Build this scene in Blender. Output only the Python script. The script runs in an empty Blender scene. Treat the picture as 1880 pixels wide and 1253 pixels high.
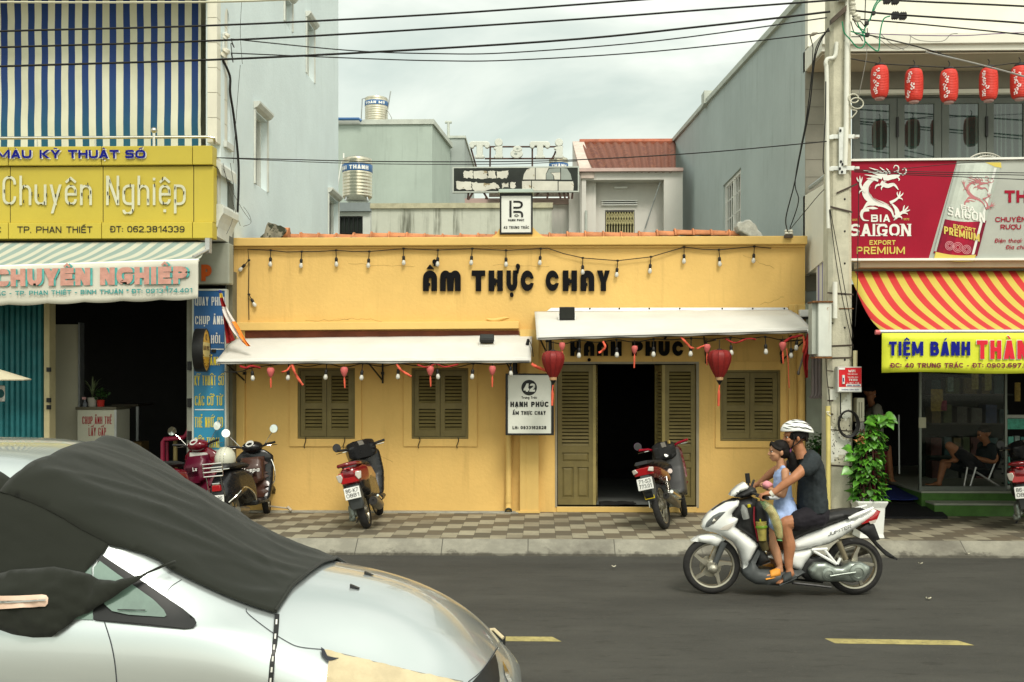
import bpy,bmesh,math,random,unicodedata
from math import sin,cos,pi,radians,sqrt,atan2,hypot
from mathutils import Vector,Matrix,noise
from mathutils.geometry import delaunay_2d_cdt
from mathutils.bvhtree import BVHTree
random.seed(7)
SC=bpy.context.scene
COL=SC.collection
# ---------------------------------------------------------------- camera
F,VX,HY,EYE,YAW=1900.0,990.0,690.0,2.015,math.atan(50/1900)
cd=bpy.data.cameras.new('camera');cam=bpy.data.objects.new('camera',cd);COL.objects.link(cam)
cd.sensor_width=36;cd.lens=F/1880*36;cd.shift_y=63.5/1880;cd.clip_start=.1;cd.clip_end=3000
cam.location=(0,0,EYE);cam.rotation_euler=(pi/2,0,YAW)
SC.camera=cam
# ---------------------------------------------------------------- sky and sun (bright overcast, sun veiled behind the camera)
SUN_EL,SUN_AZ=radians(50),radians(162) # azimuth measured from +Y clockwise: behind the camera, a little right
sdir=Vector((sin(SUN_AZ)*cos(SUN_EL),cos(SUN_AZ)*cos(SUN_EL),sin(SUN_EL)))
world=bpy.data.worlds.new('World');SC.world=world;world.use_nodes=True
nt=world.node_tree;nd=nt.nodes;lk=nt.links;nd.clear()
out=nd.new('ShaderNodeOutputWorld');add=nd.new('ShaderNodeAddShader')
b1=nd.new('ShaderNodeBackground');b2=nd.new('ShaderNodeBackground')
sky=nd.new('ShaderNodeTexSky');sky.sky_type='NISHITA';sky.sun_disc=False
sky.sun_elevation=SUN_EL;sky.sun_rotation=SUN_AZ;sky.air_density=1.5;sky.dust_density=3
b1 .inputs[1].default_value=.05
lk.new(sky.outputs[0],b1 .inputs[0])
tc=nd.new('ShaderNodeTexCoord');mp=nd.new('ShaderNodeMapping');mp.inputs['Scale'].default_value=(1,1,2.1)
mp.inputs['Location'].default_value=(.35,.2,.55)
lk.new(tc.outputs['Generated'],mp.inputs[0])
nz=nd.new('ShaderNodeTexNoise');nz.inputs['Scale'].default_value=2.6;nz.inputs['Detail'].default_value=7;nz.inputs['Roughness'].default_value=.52
nz.inputs['Distortion'].default_value=.35
lk.new(mp.outputs[0],nz.inputs['Vector'])
rmp=nd.new('ShaderNodeValToRGB');e=rmp.color_ramp.elements
e[0].position=.38;e[0].color=(.49,.54,.44,1);e[1].position=.62;e[1].color=(1.0,.98,.85,1)
k=e.new(.50);k.color=(.70,.725,.60,1)
lk.new(nz.outputs[0],rmp.inputs[0])
dt=nd.new('ShaderNodeVectorMath');dt.operation='DOT_PRODUCT';dt.inputs[1].default_value=sdir
lk.new(tc.outputs['Generated'],dt.inputs[0])
mr=nd.new('ShaderNodeMapRange');mr.interpolation_type='SMOOTHSTEP'
mr.inputs[1].default_value=.25;mr.inputs[2].default_value=1.0;mr.inputs[3].default_value=1.0;mr.inputs[4].default_value=1.7
lk.new(dt.outputs['Value'],mr.inputs[0])
vm=nd.new('ShaderNodeVectorMath');vm.operation='SCALE'
lk.new(rmp.outputs[0],vm.inputs[0]);lk.new(mr.outputs[0],vm.inputs['Scale'])
lk.new(vm.outputs[0],b2 .inputs[0]);b2 .inputs[1].default_value=1.10
lk.new(b1 .outputs[0],add.inputs[0]);lk.new(b2 .outputs[0],add.inputs[1]);lk.new(add.outputs[0],out.inputs[0])
sd=bpy.data.lights.new('sun','SUN');sd.energy=2.2;sd.angle=radians(16);sd.color=(1,.95,.85)
sun=bpy.data.objects.new('sun',sd);COL.objects.link(sun)
sun.rotation_euler=(-sdir).to_track_quat('-Z','Y').to_euler();sun.location=(4,-10,20)
SC.view_settings.view_transform='Standard';SC.view_settings.look='None';SC.view_settings.exposure=0.0;SC.view_settings.gamma=1.0
# ---------------------------------------------------------------- pixel of the photograph + depth plane -> metres
def pt(px,py,Y):
 dx=(px-940)/F
 t=Y/(sin(YAW)*dx+cos(YAW))
 return Vector((t*(cos(YAW)*dx-sin(YAW)),Y,EYE-t*(py-HY)/F))
def X_(px,Y):return pt(px,HY,Y).x
def Z_(py,Y,px=990):return pt(px,py,Y).z
# ---------------------------------------------------------------- materials
MATS={}
def mat(name,col,rough=.6,metal=0.0,var=.10,scale=2.5,bump=0.0,bscale=60,spec=.3,coat=0.0,streak=None,emit=0.0,alpha=1.0,trans=0.0,spots=None,sheen=0.0,obj=False):
 if name in MATS:return MATS[name]
 m=bpy.data.materials.new(name);m.use_nodes=True;MATS[name]=m
 n=m.node_tree.nodes;l=m.node_tree.links;b=n['Principled BSDF']
 col=tuple(col)[:3]
 b.inputs['Roughness'].default_value=rough;b.inputs['Metallic'].default_value=metal
 b.inputs['Specular IOR Level'].default_value=spec;b.inputs['Coat Weight'].default_value=coat
 b.inputs['Coat Roughness'].default_value=.05
 b.inputs['Alpha'].default_value=alpha;b.inputs['Transmission Weight'].default_value=trans
 if obj:src=n.new('ShaderNodeTexCoord').outputs['Object']
 else:src=n.new('ShaderNodeNewGeometry').outputs['Position']
 def nois(sc,det=5,ro=.6,vec=src,sxyz=None):
  t=n.new('ShaderNodeTexNoise');t.inputs['Scale'].default_value=sc;t.inputs['Detail'].default_value=det;t.inputs['Roughness'].default_value=ro
  if sxyz:
   q=n.new('ShaderNodeMapping');q.inputs['Scale'].default_value=sxyz;l.new(vec,q.inputs[0]);vec=q.outputs[0]
  l.new(vec,t.inputs['Vector']);return t.outputs[0]
 def mix(f,a,bcol):
  x=n.new('ShaderNodeMix');x.data_type='RGBA'
  if isinstance(f,float):x.inputs[0].default_value=f
  else:l.new(f,x.inputs[0])
  for i,v in((6,a),(7,bcol)):
   if isinstance(v,tuple):x.inputs[i].default_value=(*v,1)
   else:l.new(v,x.inputs[i])
  return x.outputs[2]
 def ramp(v,a,bb):
  r=n.new('ShaderNodeMapRange');r.interpolation_type='SMOOTHSTEP'
  r.inputs[1].default_value=a;r.inputs[2].default_value=bb;l.new(v,r.inputs[0]);return r.outputs[0]
 c=col
 if var>0:
  lo=tuple(max(0,x*(1-var))for x in col);hi=tuple(min(1,x*(1+var))for x in col)
  c=mix(ramp(nois(scale,6,.65),.3,.7),lo,hi)
 if streak: # (colour, amount, threshold)
  sc_,am,th=streak
  f=n.new('ShaderNodeMath');f.operation='MULTIPLY'
  l.new(ramp(nois(1.0,6,.65,sxyz=(7,7,.45)),th,th+.22),f.inputs[0]);l.new(ramp(nois(.9,4,.6),.38,.62),f.inputs[1])
  g=n.new('ShaderNodeMath');g.operation='MULTIPLY';g.inputs[1].default_value=am;l.new(f.outputs[0],g.inputs[0])
  c=mix(g.outputs[0],c,sc_)
 if spots: # (colour, scale, threshold)
  c=mix(ramp(nois(spots[1],4,.7),spots[2],spots[2]+.05),c,spots[0])
 if isinstance(c,tuple):b.inputs['Base Color'].default_value=(*c,1)
 else:l.new(c,b.inputs['Base Color'])
 if bump:
  bp=n.new('ShaderNodeBump');bp.inputs['Strength'].default_value=min(1,bump);bp.inputs['Distance'].default_value=.01*max(1,bump)
  l.new(nois(bscale,4,.6),bp.inputs['Height']);l.new(bp.outputs[0],b.inputs['Normal'])
 if rough>.15 and metal<.5 and var>0:
  r=n.new('ShaderNodeMapRange');r.inputs[3].default_value=max(.02,rough-.08);r.inputs[4].default_value=min(1,rough+.08)
  l.new(nois(scale*3,3),r.inputs[0]);l.new(r.outputs[0],b.inputs['Roughness'])
 if emit:
  b.inputs['Emission Color'].default_value=(*col,1);b.inputs['Emission Strength'].default_value=emit
 return m
def S(h): # '#rrggbb' as seen -> linear
 v=[int(h[i:i+2],16)/255 for i in(1,3,5)]
 return tuple(x/12.92 if x<=.04045 else((x+.055)/1.055)**2.4 for x in v)
# ---------------------------------------------------------------- mesh builder
class MB:
 def __init__(s):s.v=[];s.f=[];s.mi=[];s.m=0
 def add(s,vs,fs):
  o=len(s.v);s.v+=[tuple(v)for v in vs]
  for f in fs:s.f.append(tuple(i+o for i in f));s.mi.append(s.m)
  return s
 def box(s,x0,x1,y0,y1,z0,z1):
  return s.add([(x0,y0,z0),(x1,y0,z0),(x1,y1,z0),(x0,y1,z0),(x0,y0,z1),(x1,y0,z1),(x1,y1,z1),(x0,y1,z1)],
   [(0,3,2,1),(4,5,6,7),(0,1,5,4),(1,2,6,5),(2,3,7,6),(3,0,4,7)])
 def hexa(s,p): # 8 points, bottom ring then top ring
  return s.add(p,[(0,3,2,1),(4,5,6,7),(0,1,5,4),(1,2,6,5),(2,3,7,6),(3,0,4,7)])
 def quad(s,*p):return s.add(p,[tuple(range(len(p)))])
 def prism(s,pts,d): # planar loop of 3D points extruded by vector d
  n=len(pts);d=Vector(d);a=[Vector(p)for p in pts]
  s.add(a+[p+d for p in a],[tuple(range(n))[::-1],tuple(range(n,2*n))]+[(i,(i+1)%n,(i+1)%n+n,i+n)for i in range(n)])
  return s
 def tube(s,pts,r,n=8,caps=True,closed=False):
  P=[Vector(p)for p in pts];k=len(P)
  if k<2:return s
  R=r if isinstance(r,(list,tuple))else[r]*k
  vs=[];up=None
  for i in range(k):
   if closed:d=P[(i+1)%k]-P[i-1]
   else:d=P[min(i+1,k-1)]-P[max(i-1,0)]
   if d.length<1e-9:d=Vector((0,0,1))
   d.normalize()
   if up is None:up=Vector((0,0,1))if abs(d.z)<.9 else Vector((1,0,0))
   a=d.cross(up)
   if a.length<1e-4:a=d.orthogonal()
   a.normalize();b=a.cross(d);up=b
   for j in range(n):
    t=2*pi*j/n;vs.append(P[i]+(a*cos(t)+b*sin(t))*R[i])
  fs=[(i*n+j,i*n+(j+1)%n,(i+1)*n+(j+1)%n,(i+1)*n+j)for i in range(k-1)for j in range(n)]
  if closed:fs+=[((k-1)*n+j,(k-1)*n+(j+1)%n,(j+1)%n,j)for j in range(n)]
  elif caps:fs+=[tuple(range(n))[::-1],tuple(range((k-1)*n,k*n))]
  return s.add(vs,fs)
 def lathe(s,prof,o=(0,0,0),axis=(0,0,1),n=24,caps=True,squash=1.0): # prof: (radius, height along axis)
  ax=Vector(axis).normalized();a=ax.orthogonal().normalized();b=ax.cross(a);o=Vector(o)
  vs=[o+ax*h+(a*cos(2*pi*j/n)+b*sin(2*pi*j/n)*squash)*r for r,h in prof for j in range(n)]
  k=len(prof)
  fs=[(i*n+j,i*n+(j+1)%n,(i+1)*n+(j+1)%n,(i+1)*n+j)for i in range(k-1)for j in range(n)]
  if caps:fs+=[tuple(range(n))[::-1],tuple(range((k-1)*n,k*n))]
  return s.add(vs,fs)
 def ball(s,c,r,n=14,m=9,rot=None):
  r=Vector((r,r,r))if isinstance(r,(int,float))else Vector(r);c=Vector(c)
  vs=[]
  for i in range(m+1):
   t=pi*i/m
   for j in range(n):
    q=Vector((sin(t)*cos(2*pi*j/n)*r.x,sin(t)*sin(2*pi*j/n)*r.y,cos(t)*r.z))
    if rot:q=rot@q
    vs.append(c+q)
  return s.add(vs,[(i*n+j,(i+1)*n+j,(i+1)*n+(j+1)%n,i*n+(j+1)%n)for i in range(m)for j in range(n)])
 def loft(s,rings,caps=True,closed=True):
  n=len(rings[0]);vs=[p for r in rings for p in r];k=len(rings)
  jn=n if closed else n-1
  fs=[(i*n+j,i*n+(j+1)%n,(i+1)*n+(j+1)%n,(i+1)*n+j)for i in range(k-1)for j in range(jn)]
  if caps and closed:fs+=[tuple(range(n))[::-1],tuple(range((k-1)*n,k*n))]
  return s.add(vs,fs)
 def grid(s,nu,nv,fn):
  vs=[fn(i/nu,j/nv)for i in range(nu+1)for j in range(nv+1)]
  return s.add(vs,[(i*(nv+1)+j,(i+1)*(nv+1)+j,(i+1)*(nv+1)+j+1,i*(nv+1)+j+1)for i in range(nu)for j in range(nv)])
 def mod(s,fn,start=0):
  for i in range(start,len(s.v)):s.v[i]=tuple(fn(Vector(s.v[i])))
  return s
def obj(name,mb,m,parent=None,bevel=0.0,smooth=None,sub=0,solid=0.0,center=True,weld=True,segs=2):
 me=bpy.data.meshes.new(name);me.from_pydata(mb.v,[],mb.f)
 ms=m if isinstance(m,(list,tuple))else[m]
 for x in ms:me.materials.append(x)
 if len(ms)>1:me.polygons.foreach_set('material_index',mb.mi)
 bm=bmesh.new();bm.from_mesh(me)
 if weld:bmesh.ops.remove_doubles(bm,verts=bm.verts,dist=1e-5)
 bmesh.ops.recalc_face_normals(bm,faces=bm.faces);bm.to_mesh(me);bm.free()
 o=bpy.data.objects.new(name,me);COL.objects.link(o)
 if parent is not None:
  o.parent=parent
  if parent.type=='EMPTY':o.matrix_parent_inverse=parent.matrix_basis.inverted()
  elif parent.get('_c'):o.matrix_parent_inverse=Matrix.Translation(-Vector(parent['_c']))
 elif center and len(me.vertices):
  vs=[v.co for v in me.vertices]
  c=Vector(((min(v.x for v in vs)+max(v.x for v in vs))/2,(min(v.y for v in vs)+max(v.y for v in vs))/2,min(v.z for v in vs)))
  me.transform(Matrix.Translation(-c));o.location=c;o['_c']=tuple(c)
 if bevel:
  b=o.modifiers.new('bevel','BEVEL');b.width=bevel;b.segments=segs;b.limit_method='ANGLE';b.angle_limit=radians(40)
 if solid:
  b=o.modifiers.new('solid','SOLIDIFY');b.thickness=solid;b.offset=0
 if sub:
  b=o.modifiers.new('sub','SUBSURF');b.levels=sub;b.render_levels=sub
 if smooth is None:smooth=bool(sub)
 if smooth:
  me.polygons.foreach_set('use_smooth',[True]*len(me.polygons))
  if not sub:
   try:me.set_sharp_from_angle(angle=radians(smooth if smooth is not True else 42))
   except Exception:pass
 me.update()
 return o
def tag(o,label=None,cat=None,group=None,kind=None):
 if label:o['label']=label
 if cat:o['category']=cat
 if group:o['group']=group
 if kind:o['kind']=kind
 return o
def thing(name,label,cat,loc=(0,0,0),group=None,rotz=0.0):
 o=bpy.data.objects.new(name,None);o.empty_display_size=.2;COL.objects.link(o)
 o.location=loc;o.rotation_euler=(0,0,rotz)
 o.matrix_basis=Matrix.Translation(loc)@Matrix.Rotation(rotz,4,'Z')
 return tag(o,label,cat,group)
def dup(o,loc=None,rotz=None,label=None,parent=None):
 c=o.copy();COL.objects.link(c)
 if parent is not None:c.parent=parent
 if loc is not None:c.location=loc
 if rotz is not None:c.rotation_euler=(0,0,rotz)
 if label:c['label']=label
 for ch in list(o.children):dup(ch,parent=c)
 return c
def lerp(a,b,t):return a+(b-a)*t
def spline(P,n=8,closed=False): # Catmull-Rom through points of any dimension
 P=[Vector(p)for p in P];k=len(P);o=[]
 for i in range(k if closed else k-1):
  if closed:a,b,c,d=P[i-1],P[i],P[(i+1)%k],P[(i+2)%k]
  else:a,b,c,d=P[max(i-1,0)],P[i],P[i+1],P[min(i+2,k-1)]
  for j in range(n):
   t=j/n;o.append(.5*((2*b)+(c-a)*t+(2*a-5*b+4*c-d)*t*t+(3*b-a-3*c+d)*t**3))
 if not closed:o.append(P[-1])
 return o
def seg_d(p,a,b):
 ab=b-a;L=ab.length_squared
 t=0 if L<1e-12 else max(0,min(1,(p-a).dot(ab)/L));return(p-(a+ab*t)).length
def inside(p,poly):
 c=False;n=len(poly);j=n-1
 for i in range(n):
  a,b=poly[i],poly[j]
  if(a.y>p.y)!=(b.y>p.y)and p.x<(b.x-a.x)*(p.y-a.y)/(b.y-a.y)+a.x:c=not c
  j=i
 return c
def fill(outline,step,holes=()): # triangulate a 2D outline with interior points: verts, tris, distance to edge
 loops=[[Vector(p[:2])for p in outline]]+[[Vector(p[:2])for p in h]for h in holes]
 res=[]
 for lp in loops:
  r=[]
  for i in range(len(lp)):
   a,b=lp[i],lp[(i+1)%len(lp)];k=max(1,int((b-a).length/step+.5))
   r+=[a+(b-a)*j/k for j in range(k)]
  res.append(r)
 pts=[p for r in res for p in r];edges=[];o=0
 for r in res:
  n=len(r);edges+=[(o+i,o+(i+1)%n)for i in range(n)];o+=n
 def dist(p):return min(seg_d(p,r[i],r[(i+1)%len(r)])for r in res for i in range(len(r)))
 xs=[p.x for p in res[0]];ys=[p.y for p in res[0]]
 y=min(ys)+step*.5;row=0
 while y<max(ys):
  x=min(xs)+step*(.5 if row%2 else 1.0)
  while x<max(xs):
   p=Vector((x,y))
   if inside(p,res[0])and not any(inside(p,h)for h in res[1:])and dist(p)>step*.55:pts.append(p)
   x+=step
  y+=step*.87;row+=1
 v,e_,f,*_=delaunay_2d_cdt(pts,edges,[],0,1e-6)
 f=[t for t in f if inside((v[t[0]]+v[t[1]]+v[t[2]])/3,res[0])and not any(inside((v[t[0]]+v[t[1]]+v[t[2]])/3,h)for h in res[1:])]
 return v,f,[dist(p)for p in v]
def pillow(mb,outline,w,R,step=.03,y0=0.0,fn=None,base=.25,sides=(1,-1),holes=()):
 """inflate an (x,z) outline to a body of half width w (rounded over R at the edge), both sides"""
 v,f,d=fill(outline,step,holes)
 for sgn in sides:
  P=[]
  for p,dd in zip(v,d):
   t=min(1,dd/R);h=w*(base+(1-base)*sqrt(max(0,1-(1-t)**2)))
   if fn:h*=fn(p.x,p.y)
   P.append(Vector((p.x,y0+sgn*h,p.y)))
  mb.add(P,f)
 if len(sides)==2: # rim between the two sides
  o=len(mb.v)-2*len(v);n=len(v)
  from collections import Counter
  c=Counter();dirn={}
  for t in f:
   for i in range(3):
    a,b=t[i],t[(i+1)%3];c[tuple(sorted((a,b)))]+=1
  for(a,b),k in c.items():
   if k==1:mb.f.append((o+a,o+b,o+n+b,o+n+a));mb.mi.append(mb.m)
 return mb
# ---------------------------------------------------------------- stroke lettering
def rpoly(pts,seg=5):
 P=[(Vector(p[:2]),(p[2]if len(p)>2 else 0))for p in pts];o=[]
 for i,(p,r)in enumerate(P):
  if r<=0 or i in(0,len(P)-1):o.append(p);continue
  a,b=P[i-1][0],P[i+1][0];d1=a-p;d2=b-p
  r=min(r,d1 .length*.999,d2 .length*.999);q1=p+d1 .normalized()*r;q2=p+d2 .normalized()*r
  for j in range(seg+1):
   t=j/seg;o.append(q1*(1-t)**2+p*2*t*(1-t)+q2*t*t)
 return o
GW=dict(I=.26,M=.86,W=1.0,L=.52,E=.54,F=.52,J=.5,T=.6,Q=.66,O=.66,C=.62,G=.66,D=.64,i=.2,l=.2,t=.38,r=.4)
GW.update({' ':.32,'.':.2,',':.2,':':.2,'-':.36,'1':.4,'*':.3,'/':.4,'&':.7,"'":.2,'!':.2,'m':.8})
def glyph(ch,t,wd):
 w=GW.get(ch,.6 if not ch.islower()else.54)*wd
 if ch in 'Il.,:!i\'':w=max(t,GW.get(ch,.26)*wd*.7)
 L=t/2;R=w-L;B=t/2;T=1-t/2;M=.52;r=min((R-L)*.62,.34);C=(L+R)/2
 st=[];q=[]
 def diag(x0,y0,x1,y1,tt=None):
  h=(tt or t)*.56*sqrt(1+((x1-x0)/(y1-y0+1e-9))**2*.6)
  q.append([(x0-h,y0),(x0+h,y0),(x1+h,y1),(x1-h,y1)])
 xh=.70;X=xh-t/2
 bowlR=lambda y0,y1:[(L,y1),(R,y1,r),(R,y0,r),(L,y0)]
 if ch=='A':diag(t*.55,0,C,1);diag(w-t*.55,0,C,1);st.append([(w*.22,.3),(w*.78,.3)])
 elif ch=='B':st+=[[(L,0),(L,1)],[(L,T),(R-.03,T,r*.8),(R-.03,M,r*.8),(L,M)],[(L,M),(R,M,r*.8),(R,B,r*.8),(L,B)]]
 elif ch in 'CG':
  st.append([(R,.70),(R,T,r),(L,T,r),(L,B,r),(R,B,r),(R,.30 if ch=='C' else.47)])
  if ch=='G':st.append([(C,.45),(R+t/2,.45)])
 elif ch in 'DĐ':
  st+=[[(L,0),(L,1)],[(L,T),(R,T,r),(R,B,r),(L,B)]]
  if ch=='Đ':st.append([(-t*.7,.5),(C,.5)])
 elif ch in 'EF':
  st+=[[(L,0),(L,1)],[(L,T),(w,T)],[(L,M),(w*.9,M)]]
  if ch=='E':st.append([(L,B),(w,B)])
 elif ch=='H':st+=[[(L,0),(L,1)],[(R,0),(R,1)],[(L,M),(R,M)]]
 elif ch=='I':st.append([(C,0),(C,1)])
 elif ch=='J':st.append([(R,1),(R,B,r),(L,B,r),(L,.3)])
 elif ch=='K':st.append([(L,0),(L,1)]);diag(w*.32,.5,w-t*.5,1);diag(w*.34,.52,w-t*.5,0)
 elif ch=='L':st+=[[(L,0),(L,1)],[(L,B),(w,B)]]
 elif ch=='M':st+=[[(L,0),(L,1)],[(R,0),(R,1)]];diag(C,.15,t*.55,1,t*.8);diag(C,.15,w-t*.55,1,t*.8)
 elif ch=='N':st+=[[(L,0),(L,1)],[(R,0),(R,1)]];diag(w-t*.55,0,t*.55,1)
 elif ch in 'O0Q':
  st.append([(C,T),(R,T,r),(R,B,r),(L,B,r),(L,T,r),(C,T)])
  if ch=='Q':diag(w-t*.1,-.05,w*.6,.28,t*.8)
 elif ch in 'PR':
  st+=[[(L,0),(L,1)],[(L,T),(R,T,r*.8),(R,M-.06,r*.8),(L,M-.06)]]
  if ch=='R':diag(w-t*.5,0,w*.5,M-.06)
 elif ch=='S':st.append([(R,.74),(R,T,r),(L,T,r),(L,M,r*.8),(R,M-.02,r*.8),(R,B,r),(L,B,r),(L,.26)])
 elif ch=='T':st+=[[(0,T),(w,T)],[(C,0),(C,1)]]
 elif ch=='U':st.append([(L,1),(L,B,r),(R,B,r),(R,1)])
 elif ch=='V':diag(C,0,t*.55,1);diag(C,0,w-t*.55,1)
 elif ch=='W':diag(w*.27,0,t*.5,1,t*.85);diag(w*.27,0,C,.9,t*.85);diag(w*.73,0,C,.9,t*.85);diag(w*.73,0,w-t*.5,1,t*.85)
 elif ch=='X':diag(t*.5,0,w-t*.5,1);diag(w-t*.5,0,t*.5,1)
 elif ch=='Y':st.append([(C,0),(C,.5)]);diag(C,.42,t*.55,1);diag(C,.42,w-t*.55,1)
 elif ch=='Z':st+=[[(0,T),(w,T)],[(0,B),(w,B)]];diag(t*.6,t*.5,w-t*.6,1-t*.5)
 elif ch=='1':st.append([(R,0),(R,1)]);diag(L*.6,.72,R,.98,t*.8)
 elif ch=='2':st+=[[(L,.72),(L,T,r),(R,T,r),(R,.55,r*.7),(L,.2,r*.5),(L,B),(w,B)]]
 elif ch=='3':st+=[[(L,.76),(L,T,r),(R,T,r),(R,M,r*.7),(C,M)],[(C,M),(R,M,r*.7),(R,B,r),(L,B,r),(L,.24)]]
 elif ch=='4':st+=[[(R-.1*wd,0),(R-.1*wd,1)],[(0,.27),(w,.27)]];diag(t*.5,.3,R-.1*wd,1,t*.8)
 elif ch=='5':st.append([(w,T),(L,T),(L,.56),(R,.58,r*.8),(R,B,r),(L,B,r),(L,.22)])
 elif ch=='6':st+=[[(R,.76),(R,T,r),(L,T,r),(L,B,r),(R,B,r),(R,.56,r*.8),(L,.56)]]
 elif ch=='7':st+=[[(0,T),(w,T)]];diag(w*.3,0,w-t*.5,1-t*.4)
 elif ch=='8':st+=[[(C,T),(R,T,r),(R,M,r),(L,M,r),(L,T,r),(C,T)],[(C,M),(R,M,r),(R,B,r),(L,B,r),(L,M,r),(C,M)]]
 elif ch=='9':st+=[[(L,.24),(L,B,r),(R,B,r),(R,T,r),(L,T,r),(L,.44,r*.8),(R,.44)]]
 elif ch=='.':q.append([(0,0),(t,0),(t,t),(0,t)])
 elif ch==',':q.append([(0,-.12),(t*.6,0),(t,t),(0,t)])
 elif ch==':':q+=[[(0,.1),(t,.1),(t,.1+t),(0,.1+t)],[(0,.5),(t,.5),(t,.5+t),(0,.5+t)]]
 elif ch=='-':st.append([(w*.1,.4),(w*.9,.4)])
 elif ch=='*':st+=[[(C,.55),(C,.95)],[(0,.66),(w,.84)],[(0,.84),(w,.66)]]
 elif ch=='/':diag(t*.5,0,w-t*.5,1,t*.8)
 elif ch=='&':st+=[[(R,0),(L+.08,.62),(L+.08,T,r*.6),(R-.12,T,r*.6),(R-.12,.62,r*.4),(L,.38,r*.5),(L,B,r),(C,B,r),(R,.45)]]
 elif ch in 'hn':st+=[[(L,0),(L,1 if ch=='h' else xh)],[(L,X-.12),(L+.06,X,r),(R,X,r),(R,0)]]
 elif ch=='m':st+=[[(L,0),(L,xh)],[(L,X-.1),(L,X,r),(C,X,r*.5),(C,0)],[(C,X-.1),(C,X,r*.5),(R,X,r*.5),(R,0)]]
 elif ch=='u':st+=[[(L,xh),(L,B,r),(R,B,r),(R,.2)],[(R,0),(R,xh)]]
 elif ch in 'oecad':
  if ch=='o':st.append([(C,X),(R,X,r),(R,B,r),(L,B,r),(L,X,r),(C,X)])
  elif ch=='e':st.append([(L,.37),(R,.37),(R,X,r),(L,X,r),(L,B,r),(R,B,r),(R,.2)])
  elif ch=='c':st.append([(R,.5),(R,X,r),(L,X,r),(L,B,r),(R,B,r),(R,.2)])
  else:st+=[[(R,0),(R,xh if ch=='a' else 1)],[(R,X,),(C,X),(L,X,r),(L,B,r),(R,B)]]
 elif ch in 'pbgq':
  if ch=='p':st+=[[(L,-.28),(L,xh)],[(L,X),(R,X,r),(R,B,r),(L,B)]]
  elif ch=='b':st+=[[(L,0),(L,1)],[(L,X),(R,X,r),(R,B,r),(L,B)]]
  else:st+=[[(R,xh),(R,-.28,r),(L,-.28,r),(L,-.16)],[(R,X),(L,X,r),(L,B,r),(R,B)]]
 elif ch=='y':diag(C,0,t*.5,xh,t*.9);diag(C-.12,-.28,w-t*.5,xh,t*.9)
 elif ch in 'il':st.append([(C,0),(C,xh if ch=='i' else 1)]);ch=='i' and q.append([(C-t/2,.84),(C+t/2,.84),(C+t/2,.84+t),(C-t/2,.84+t)])
 elif ch=='t':st+=[[(C,.9),(C,B,r),(w,B)],[(0,X),(w,X)]]
 elif ch=='f':st+=[[(C,0),(C,T,r),(w,T)],[(0,X),(w,X)]]
 elif ch=='r':st+=[[(L,0),(L,xh)],[(L,X-.1),(L,X,r),(w,X)]]
 elif ch=='x':diag(t*.5,0,w-t*.5,xh);diag(w-t*.5,0,t*.5,xh)
 elif ch=='v':diag(C,0,t*.5,xh);diag(C,0,w-t*.5,xh)
 elif ch=='s':st.append([(R,.5),(R,X,r),(L,X,r),(L,.36,r*.6),(R,.34,r*.6),(R,B,r),(L,B,r),(L,.18)])
 return w,st,q
def accents(base,marks,w,t):
 top=1.0 if not base.islower()or base in 'bdfhkl' else.70
 C=w/2;q=[];st=[];a=min(t,.13)*.9;two=any(m in marks for m in '\u0302\u0306')
 y=top+.07
 if '\u0302' in marks:st+=[[(C-.17,y),(C,y+.15),(C+.17,y)]]
 if '\u0306' in marks:st+=[[(C-.16,y+.14),(C-.14,y+.02,.1),(C+.14,y+.02,.1),(C+.16,y+.14)]]
 ox,oy=(C+.17,y+.13)if two else(C,y)
 if '\u0301' in marks:q.append([(ox-.1,oy),(ox-.1+a,oy),(ox+.14,oy+.18),(ox+.14-a*.9,oy+.18)])
 if '\u0300' in marks:q.append([(ox+.1,oy),(ox+.1-a,oy),(ox-.14,oy+.18),(ox-.14+a*.9,oy+.18)])
 if '\u0309' in marks:st+=[[(ox-.06,oy+.17),(ox+.07,oy+.17,.06),(ox+.07,oy+.09,.05),(ox,oy+.08),(ox,oy)]]
 if '\u0303' in marks:st+=[[(C-.2,oy+.05+(.16 if two else 0)),(C-.09,oy+.14+(.16 if two else 0),.08),(C+.08,oy+.04+(.16 if two else 0),.08),(C+.2,oy+.13+(.16 if two else 0))]]
 if '\u0323' in marks:q.append([(C-a*.6,-.24),(C+a*.6,-.24),(C+a*.6,-.24+a*1.2),(C-a*.6,-.24+a*1.2)])
 if '\u031b' in marks:st+=[[(w-t*.6,top-.06),(w+.09,top-.02,.08),(w+.09,top+.12)]]
 return st,q,a
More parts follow.
